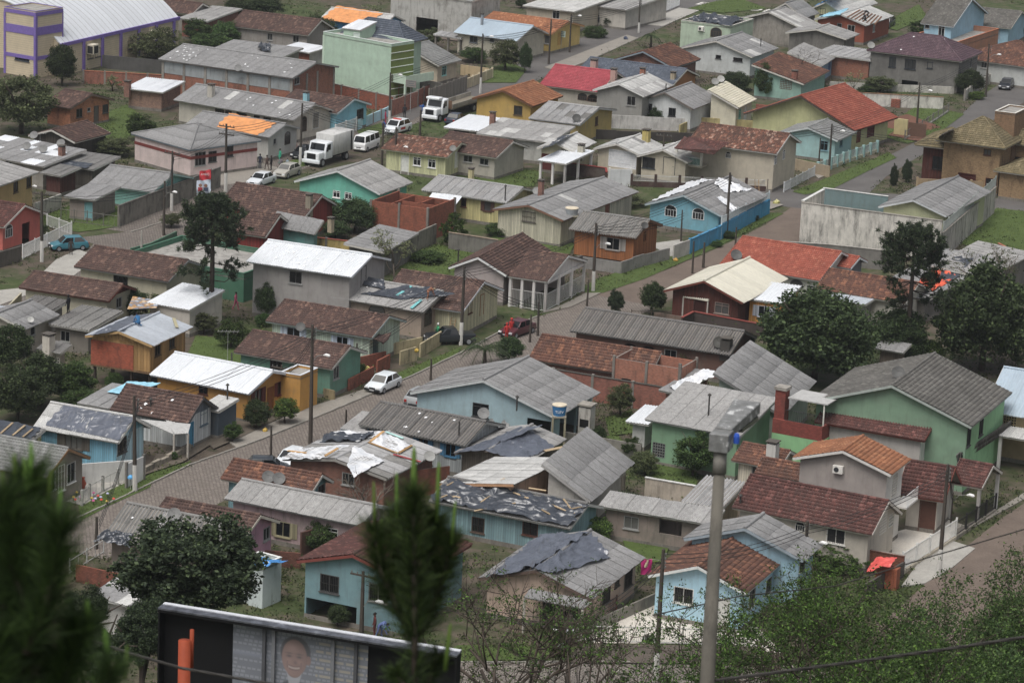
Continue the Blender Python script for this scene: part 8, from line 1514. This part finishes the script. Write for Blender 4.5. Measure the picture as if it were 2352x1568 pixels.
ob=G(1345,1012);ov_=thing('brick_oven','sooty white barbecue oven beside the water tank','oven',ob,YB);MB().box(-.55,.55,-.5,.5,-.2,3.0).build('oven_body',paint('#b0aca4',.9),ov_);MB().box(-.65,.65,-.6,.6,3.15,3.3).build('oven_cap',concrete('#8a857c'),ov_);MB().box(-.4,.4,-.52,-.504,1.3,2.0).build('oven_mouth',plain('#1c1a19',f=1),ov_)
fp=G(484,460);fl=thing('flag_pole','pole with a red flag above a pale campaign flag','flag',fp);MB().tube([(0,0,-.2),(0,0,3.6)],.03,6).build('pole',plain('#3a3a3a',f=1),fl)
def cloth(w_,h_,z,m,parent,name,n=10):
 V=[(-w_*i/n,.16*math.sin(i*.9+j*.5),z-h_*j/n-.25*i/n) for i in range(n+1) for j in range(n+1)];b=MB();b.add(V,[(i*(n+1)+j,(i+1)*(n+1)+j,(i+1)*(n+1)+j+1,i*(n+1)+j+1) for i in range(n) for j in range(n)]);return b.build(name,m,parent,smooth=True)
cloth(1.3,1.1,3.5,plain('#b03038'),fl,'flag');f2=cloth(1.6,1.7,2.4,plain('#b5c0d0'),fl,'flag');text('Dilma',plain('#d0c0c0'),Vector((-.65,-.22,2.85)),Matrix.Rotation(R_(90),4,'X'),.4,fl,mirror=True)
for i,(xx,cl) in enumerate(((-.55,'#7a5a4a'),(-1.15,'#8a6a58'))):MB().tube([(xx,-.3,1.7),(xx,-.28,1.7)],.2,12).build('printed_head',plain(cl),f2);MB().box(xx-.26,xx+.26,-.3,-.28,1.05,1.48).build('printed_shoulders',plain('#3a4258' if i==0 else '#9a3038'),f2)
bp=G(732,720);bn=thing('banner','white banner with red letters leaning in the yard','banner',bp,YB);MB().box(-1.3,1.3,-.02,.02,.4,1.2).build('panel',plain('#c9c6c2'),bn);text('LOOC',plain('#b02c34'),Vector((-.5,-.03,.62)),Matrix.Rotation(R_(90),4,'X'),.55,bn);MB().box(.6,1.29,-.026,-.021,.41,.75).build('red_corner',plain('#b02c34'),bn)
for s in(-1.2,1.2):MB().box(s-.03,s+.03,.021,.07,-.2,1.2).build('post',lumber(),bn)
pv_=G(330,660,2.6);pb=link('printed_sheet',MB().add([tuple(G(x,y,2.7)-pv_) for x,y in((292,713-3),(360,660+47),(365,650+40),(305,640+40))],[(0,1,2,3)]).mesh('printed_sheet',(lambda t:t.col(t.ramp(t.noise(t.coord(),1.3,3),[(.35,c4(lin('#b5bcc5'),1.2)),(.48,c4(lin('#6a6f7a'),1)),(.56,c4(lin('#c08a2c'),1.1)),(.68,c4(lin('#c5c2b8'),1.2))]),.4))(NT('printed_banner'))));pb.location=pv_;tag(pb,'old printed advertising sheet laid over the cream annex','banner')
def sign(label,x,y,zt,w_,h_,cl,lines):
 r=thing('street_sign',label,'sign',G(x,y),YB);MB().tube([(0,0,-.2),(0,0,zt)],.04,6).build('post',plain('#8a8a86'),r);MB().box(-w_/2,w_/2,-.08,-.045,zt-h_,zt).build('panel',plain(cl),r)
 for i in range(lines):MB().box(-w_*.4,w_*(.4-.12*(i%2)),-.086,-.082,zt-h_*(i+.75)/(lines+.5),zt-h_*(i+.45)/(lines+.5)).build('printed_line',plain('#4a5a5a'),r)
sign('faded notice board on the brick street wall',942,262,4.4,1.5,.9,'#77706c',3);sign('pale green notice board before the yellow house',1288,118,3.0,1.3,.9,'#9fb0a5',3)
cl_=G(1482,1335);ct=thing('towel','bright pink patterned towel on the washing line','towel',up(cl_,0),.3);MB().add([(x*.12-.4,.05*math.sin(x*1.4+z),1.75-z*.17) for x in range(8) for z in range(8)],[(x*8+z,(x+1)*8+z,(x+1)*8+z+1,x*8+z+1) for x in range(7) for z in range(7)]).build('cloth',plain('#a82468'),ct,smooth=True);MB().add([(x*.1-.15,.05*math.sin(x*1.4+z)-.02,1.72-z*.15) for x in range(4) for z in range(5)],[(x*5+z,(x+1)*5+z,(x+1)*5+z+1,x*5+z+1) for x in range(3) for z in range(4)]).build('pattern',plain('#b5a58a'),ct)
wl=thing('washing_line','washing line stretched behind the pinkish house','washing line',cl_);MB().tube([(-2.5,.8,1.9),(0,0,1.78),(3,-1.2,1.95)],.012,4).build('line',plain('#8a8a86'),wl);MB().tube([(-2.5,.8,-.2),(-2.5,.8,1.95)],.04,6).build('post',lumber(),wl);MB().tube([(3,-1.2,-.2),(3,-1.2,2.0)],.04,6).build('post',lumber(),wl)
def bag(label,x,y,s,cl,z=0.0,grp='bags and litter'):
 v=rng.normal(size=(40,3));me=bpy.data.meshes.new('bag');bm=bmesh.new();bmesh.ops.create_icosphere(bm,subdivisions=2,radius=s)
 for q in bm.verts:q.co*=1+random.uniform(-.22,.22);q.co.z*=.8
 for q in bm.verts:
  if q.co.z>s*.6:q.co.x*=.5;q.co.y*=.5;q.co.z*=1.3
 bm.to_mesh(me);bm.free();me.materials.append(plastic(cl,1.1,.4));o=link('rubbish_bag',me);o.location=G(x,y,z)+Vector((0,0,s*.6));tag(o,label,'bag',grp)
for a in(('white bag on the short pole',1310,1455,.28,'#c5c9d0',.9),('purple and white bag at the foot of the short pole',1302,1488,.34,'#4a4484'),('white bag beside the purple bag',1290,1490,.28,'#b9bec5'),('round white bag on the fence',1277,1450,.22,'#d0d0ce',.6),('yellow bag at the cobbled street wall',1552,600,.25,'#b58a2c'),('yellow and blue bag on the verge',1783,470,.4,'#a5a05a'),('yellow bag by the street post',609,992,.25,'#c09c2c'),('white rubbish bag by the ochre garage',727,908,.3,'#c0b9a5'),('white rubbish bags heap at the warehouse',1090,52,.5,'#a9a6a2'),('blue grey rubbish bag at the warehouse',1112,54,.45,'#7a8590'),('yellow bag on the yellow yard wall',957,808,.22,'#b5962c',1.2),('orange bag on the stone wall',400,1042,.22,'#b5802c'),('yellow bag behind the roses',844,852,.3,'#b5a52c'),('white bags inside the picket fence',2082,1298,.35,'#b5b5b8'),('dark bag on the far pavement',1437,92,.35,'#2c3a54')):
 bag(*a)
bs=G(2040,1352);st=thing('brick_stack','tall stack of orange bricks by the brick corner','brick stack',bs,YB);bme=MB().box(-.115,.115,-.095,.095,-.085,.085).mesh('brick',plain('#94553c',f=1.1))
for i in range(7):
 for j in range(4):
  for k in range(9):
   if j==0 or i==6 or k==8:link('brick',bme,st,Matrix.Translation((i*.24-.95+random.uniform(-.01,.01),j*.2+random.uniform(-.01,.01),.09+k*.18))@Matrix.Rotation(random.gauss(0,.02),4,'Z'))
rs=G(2030,1352);drape('tarpaulin','bright red film thrown over the brick stack','tarpaulin',Hh['blue_front'],[('free',[up(rs,1.95)+Vector(v) for v in((-1.5,-.9,-.5),(.3,-.7,-.1),(.9,.9,.1),(-.6,.9,.1))])],RF,.3,.03)
fg=thing('flower_bed','flower bed with pink and yellow blooms by the verge','flowers',G(215,1152),0)
for i in range(16):
 p=Vector((random.uniform(-1.6,1.6),random.uniform(-1.2,1.2),0));MB().tube([(0,0,0),(0,0,.35)],.02,5).build('stem',FOL['mid'],fg,Matrix.Translation(p));me=MC.setdefault(('bloom',i%4),MB().tube([(0,0,.3),(0,0,.38),(0,0,.46)],[.03,.13,.06],8).mesh('bloom',plain(['#b85a86','#b59a3a','#a5a5c0','#c0453a'][i%4])));link('bloom',me,fg,Matrix.Translation(p))
vz_=thing('garden_vase','terracotta amphora vase on the pale courtyard','vase',G(191,1122));MB().tube([(0,0,0),(0,0,.1),(0,0,.45),(0,0,.7),(0,0,.85),(0,0,.95)],[.14,.12,.26,.14,.1,.16],14).build('vessel',plain('#9a4a34'),vz_,smooth=True)
mb_=thing('mail_box','blue dome lamp at the white street gate','lamp',G(300,1124));MB().tube([(0,0,0),(0,0,1.0)],.03,6).build('post',plain('#8a8a86'),mb_);MB().tube([(0,0,.95),(0,0,1.08),(0,0,1.2)],[.26,.24,.08],12).build('dome',plain('#4a90c0'),mb_)
def heap(label,x,y,rx,ry,hh,m,cat='soil heap',name='soil_heap'):
 b=MB();n=16;vs=[(0,0,hh)];fs=[]
 for r_ in range(1,5):
  for k in range(n):a=2*math.pi*k/n;f=r_/4;vs.append((math.cos(a)*rx*f*random.uniform(.85,1.12),math.sin(a)*ry*f*random.uniform(.85,1.12),hh*(1-f)**1.2+random.uniform(-.03,.03) if r_<4 else-.1))
 for k in range(n):fs.append((0,1+k,1+(k+1)%n))
 for r_ in range(3):
  for k in range(n):fs.append((1+r_*n+k,1+(r_+1)*n+k,1+(r_+1)*n+(k+1)%n,1+r_*n+(k+1)%n))
 o=b.add(vs,fs).build(name,m,smooth=True);o.location=G(x,y);tag(o,label,cat)
heap('dark red soil heap on the dug lawn',2082,288,5.0,4.0,1.5,M_red);heap('dark compost heap near the red soil',2020,264,2.0,2.0,.7,M_yard,'compost heap')
pb2=thing('brick_pile','small square pile of bricks on the dug lawn','brick stack',G(2050,246),YB);bmc=MB().box(-.2,.2,-.2,.2,-.09,.09).mesh('brick',brick('#9a5238'))
for i in range(3):
 for k in range(6):link('brick',bmc,pb2,Matrix.Translation((i*.42,0,.1+k*.19)))
gp=thing('gate_pillar','pale yellow gate pillar wall by the dug lawn','gate',G(2068,312),YB);MB().box(-.9,.9,-.15,.15,-.2,2.2).build('pillar',P_('#b5a97a',.2),gp);MB().box(1.0,3.4,-.04,.04,.1,1.9).build('gate_leaf',plain('#5a4438'),gp)
def antenna(label,x,y,z,s=1.0):
 r=thing('tv_antenna',label,'antenna',G(x,y,z));m=plain('#8f8f8c',f=1);MB().tube([(0,0,-1.5),(0,0,1.2*s)],.02,5).build('mast',m,r);MB().beam((-.7*s,0,1.15*s),(.7*s,.2,1.15*s),.03).build('boom',m,r)
 for i in range(6):xx=(-.65+i*.26)*s;MB().beam((xx,-.35*s,1.17*s),(xx,.4*s,1.17*s),.02).build('element',m,r)
antenna('yagi antenna over the ochre roof',523,800,4.6,1.3);antenna('yagi antenna on the long corrugated roof',912,965,3.9,1.2);antenna('thin antenna on the blue board house',276,985,3.4,1.0);antenna('thin antenna over the grey beige roofs',92,330,4.0,1.0)
for i,(x,y) in enumerate(((1350,1568),(1428,1572),(1500,1580),(1266,1585))):
 r=thing('fence_post',['bent concrete fence post left of the tall pole','bent concrete fence post in the street middle','bent concrete fence post at the tall pole','leftmost bent concrete fence post'][i],'fence post',hz(at_depth(x,1640,168)),0,'bent fence posts');tz=at_depth(x,1545,168).z-r.location.z;MB().tube([(0,0,-.3),(0,0,tz),(-.3,-.1,tz+.4)],.07,6).build('post',concrete('#8f8b83'),r)
# ------------------------------------------------------------------ foreground: concrete street lamp, cables, billboard
ds=44.0;A=at_depth(1620,1640,ds);B=at_depth(1653,1068,ds);b0=hz(A);lp=thing('street_lamp','tall concrete street lamp with long flat head in the foreground','street lamp',b0,0);cm=concrete('#67635a',.75,1.0)
dr=(B-A).normalized();A2=B-dr*((B.z-b0.z)/dr.z+.5);MB().tube([A2-b0,A-b0,B-b0],[.13,.112,.08],20).build('shaft',cm,lp,smooth=True);MB().tube([B-b0-dr*.12,B-b0+dr*.22],[.1,.095],20).build('collar',concrete('#85827a',.4,1.0),lp,smooth=True)
u=Vector((.30,.95,0)).normalized();sd=Vector((u.y,-u.x,0));T0=B-b0+dr*.22
def slab(a,b,w0,w1,h0,h1):return[a-sd*w0,a+sd*w0,b+sd*w1,b-sd*w1,a-sd*w0+Vector((0,0,h0)),a+sd*w0+Vector((0,0,h0)),b+sd*w1+Vector((0,0,h1)),b-sd*w1+Vector((0,0,h1))]
BF6=[(0,3,2,1),(4,5,6,7),(0,1,5,4),(1,2,6,5),(2,3,7,6),(3,0,4,7)]
def peel():
 t=NT('peeling_metal');o=t.coord();n=t.noise(o,6,6,.7);return t.col(t.ramp(n,[(.42,c4(lin('#6f706e'),1)),(.57,c4(lin('#848584'),1)),(.62,c4(lin('#bdbebc'),1.1))]),.55)
PM=peel();hdm=MB();hdm.add(slab(T0+u*-.16,T0+u*.16,.14,.14,.27,.27),BF6);bev(hdm,'neck_block',PM,lp,.01,1,False)
hdm=MB();hdm.add(slab(T0+u*.1+Vector((0,0,.16)),T0+u*1.5+Vector((0,0,.16)),.12,.2,.14,.18),BF6);bev(hdm,'lamp_head',PM,lp,.012,1,False)
MB().add(slab(T0+u*.7+Vector((0,0,.08)),T0+u*1.42+Vector((0,0,.08)),.14,.2,.07,.07),BF6).build('lens',glass('#5a5c5a'),lp);pcp=T0+u*.1+sd*.2;MB().tube([pcp+Vector((0,0,.1)),pcp+Vector((0,0,.2)),pcp+Vector((0,0,.24))],[.045,.045,.03],12).build('photocell',plain('#2a50a8',rough=.4),lp)
def cable(label,pts,d,r):
 P=[at_depth(x,y,dd) for(x,y),dd in zip(pts,d)];o=thing('cable',label,'cable',P[0]);Q=[]
 for i in range(len(P)-1):
  for s in range(8):Q.append(P[i].lerp(P[i+1],s/8)-P[0])
 Q.append(P[-1]-P[0]);b=MB()
 for ph in range(3):b.tube([q+Vector((math.cos(i*1.1+ph*2.09)*r*.6,0,math.sin(i*1.1+ph*2.09)*r*.6)) for i,q in enumerate(Q)],r*.7,6)
 b.build('strand',plain('#3d3b38',f=1.0),o,smooth=True)
cable('twisted black cable crossing the billboard corner',[(200,1466),(300,1500),(420,1534),(600,1566),(760,1590)],[46,46,46,45,45],.02)
cable('thick black cable across the bottom right foliage',[(1640,1562),(1800,1541),(2000,1514),(2180,1489),(2420,1452)],[44,44,43,42,41],.022);cable('thin cable across the pale blue house',[(1500,1412),(1700,1368),(1920,1345),(2130,1280),(2420,1195)],[60,62,64,64,64],.012)
P0=at_depth(364,1396,92.0);P1=G(1048,1506,P0.z);bu=(P1-P0).normalized();bl_=(P1-P0).length;bn_=Vector((-bu.y,bu.x,0));bb0=hz(P0);bb=thing('billboard','large black backed billboard with a printed portrait, seen from above','billboard',P0-Vector((0,0,P0.z-bb0.z)),math.atan2(bu.y,bu.x));zt=P0.z-bb0.z;sc_=bl_/680.0
HB=3.6;BLK2=plain('#141416',f=1.0,rough=.7);TOPM=(lambda t:(t.b.inputs.__getitem__('Metallic').__setattr__('default_value',.6),t.col(t.ramp(t.noise(t.coord(),2.5,6,.7),[(.35,c4(lin('#4d4f55'),1)),(.6,c4(lin('#777a82'),1.1)),(.7,c4(lin('#a9acb2'),1.1))]),.45))[1])(NT('galvanised_sheet'))
MB().box(-.02,bl_+.02,-.02,.42,zt-.03,zt+.02).build('top_sheet',TOPM,bb);MB().box(0,bl_,.36,.42,zt-HB,zt-.035).build('back_panel',BLK2,bb);MB().box(-.01,.04,0,.355,zt-HB,zt-.035).build('side_panel',BLK2,bb);MB().box(bl_-.04,bl_+.01,0,.355,zt-HB,zt-.035).build('side_panel',BLK2,bb);MB().box(0,bl_,.3,.46,zt+.022,zt+.05).build('top_flashing',plain('#a9acb0'),bb)
MB().box(.05,bl_-.05,.0,.04,zt-.12,zt-.036).build('top_rail',BLK2,bb)
x0,x1=165*sc_,475*sc_;NX,NZ=230,210;pw_,ph_=x1-x0,HB-.3
X_,Z_=np.meshgrid(np.linspace(0,1,NX),np.linspace(0,1,NZ),indexing='ij');xm,zm=X_*pw_,Z_*ph_
cl3=np.array(lin('#70747c'))[None,None]*(1.1-.2*Z_)[...,None]
def lay(mask,c,k=1.0):
 global cl3
 m=np.clip(mask,0,1)[...,None]*k;cl3=cl3*(1-m)+np.array(lin(c))[None,None]*m
rw=np.floor(zm/.125);fx=(xm+.03*rw)/.16;txt=((zm/.125)%1<.55)&((fx%1)<.72)&(np.sin(np.floor(fx)*12.9+rw*78.2)>-.55)
lay(txt*1.0,'#a0a4ac',.7);lay(((zm/.25)%1<.32)&(xm>pw_*.62)&(((xm+.1*rw)/.42)%1<.85),'#b0a68c',.85);lay(np.exp(-((zm-.95)/.08)**2)*(xm<pw_*.3),'#8f97a8',.6)
fx0,fz0=pw_*.46,.86;ex,ez=(xm-fx0)/1.12,(zm-fz0)/1.1;sf=lambda d,w_=.06:1/(1+np.exp(np.clip(d/w_*4,-40,40)))
lay(sf(np.hypot(ex/.62,(zm-2.5)/.95)-1,.05),'#25272d');lay(sf(np.abs(ex)-.2+(zm-1.4)*.2,.03)*(zm>1.2)*(zm<1.9),'#b5b6bc',.9);lay(sf(np.hypot(ex/.2,(zm-1.28)/.2)-1,.1),'#8a6858')
lay(sf(np.hypot((ex-.03)/.43,(ez+.16)/.46)-1,.08),'#3a3430');hd_=np.hypot(ex/.355,ez/.52);lay(sf(hd_-1,.06),'#9c7767');lay(sf(np.hypot((ex-.4)/.07,(ez-.02)/.13)-1,.2),'#8f6a5a')
lay(sf(hd_-1,.06)*np.clip((ex+.1)*1.6,0,1),'#6f5246',.55);lay(np.exp(-((ex+.06)/.16)**2-((ez+.3)/.12)**2),'#c0998a',.6)
for sx in(-.15,.14):lay(np.exp(-((ex-sx)/.075)**2-((ez+.04)/.035)**2),'#33261f',.85);lay(np.exp(-((ex-sx)/.1)**2-((ez+.12)/.025)**2),'#4a382f',.7);lay(np.exp(-((ex-sx*1.1)/.09)**2-((ez-.1)/.06)**2),'#b58a78',.4)
lay(np.exp(-((ex-.03)/.05)**2-((ez-.13)/.05)**2),'#5c4036',.6);mz_=ez-.29+1.2*ex**2;lay(np.exp(-(mz_/.03)**2)*(np.abs(ex)<.16),'#c5b4aa',.9);lay(np.exp(-((mz_-.05)/.02)**2)*(np.abs(ex)<.15),'#6a4238',.7);lay(np.exp(-((mz_+.045)/.018)**2)*(np.abs(ex)<.17),'#6a4238',.6)
for sx in(-1,1):lay(np.exp(-((ex-sx*.2+.02*sx*ez)/.018)**2)*(ez>.1)*(ez<.3),'#6f5044',.5)
lay(sf(np.hypot((xm-pw_*.86-.3*(zm-2.1))/.16,(zm-2.2)/.5)-1,.1),'#a08072',.85)
cl3=cl3*.62+np.array(lin('#8a8e96'))[None,None]*.38
V=np.stack([x0+xm,np.full_like(xm,.33),zt-.14-zm],-1).reshape(-1,3);i_,j_=np.meshgrid(np.arange(NX-1),np.arange(NZ-1),indexing='ij');a_=(i_*NZ+j_).ravel();pt=NT('printed_poster');at_=pt.n('VertexColor');at_.layer_name='print';pt.col(at_.outputs[0],.6)
pme=npmesh('poster',V,np.stack([a_,a_+1,a_+NZ+1,a_+NZ],1),pt.m);ca=pme.color_attributes.new('print','FLOAT_COLOR','POINT');ca.data.foreach_set('color',np.concatenate([cl3.reshape(-1,3),np.ones((NX*NZ,1))],1).astype(np.float32).ravel());link('poster',pme,bb)
for xp in(240,262,398,450):MB().box(xp*sc_-.05,xp*sc_+.05,.2,.28,zt-HB-2,zt-.14).build('steel_post',plain('#55565a' if xp in(240,450) else '#7a7c80',f=1),bb)
for xx in(.4,bl_/2,bl_-.4):MB().box(xx-.1,xx+.1,.45,.65,-.6,zt-.1).build('support_post',plain('#4a4a4c',f=1),bb)
op=thing('orange_pipe','orange steel pipe standing before the billboard','pipe',hz(at_depth(422,1568,84)));q0=op.location;tp0=at_depth(424,1470,84)-q0;MB().tube([(tp0.x,tp0.y,-.5),tp0],.17,16).build('pipe',plain('#98401f',f=1.0),op,smooth=True);tp1=at_depth(441,1445,84)-q0;MB().tube([tp1-Vector((0,0,1.1)),tp1],.06,10).build('side_pipe',plain('#98401f',f=1.0),op,smooth=True)
# ------------------------------------------------------------------ air
HAZE=.00013
hzv=NT('haze_air');hzv.t.nodes.remove(hzv.b);pvn=hzv.n('VolumePrincipled');pvn.inputs['Color'].default_value=(.86,.9,.94,1);pvn.inputs['Density'].default_value=HAZE;pvn.inputs['Anisotropy'].default_value=.2;hzv.l(pvn.outputs[0],hzv.out.inputs['Volume'])
ho=MB().box(-2600,2600,-1600,5100,-1.2,78).build('haze',hzv.m);ho['kind']='stuff'
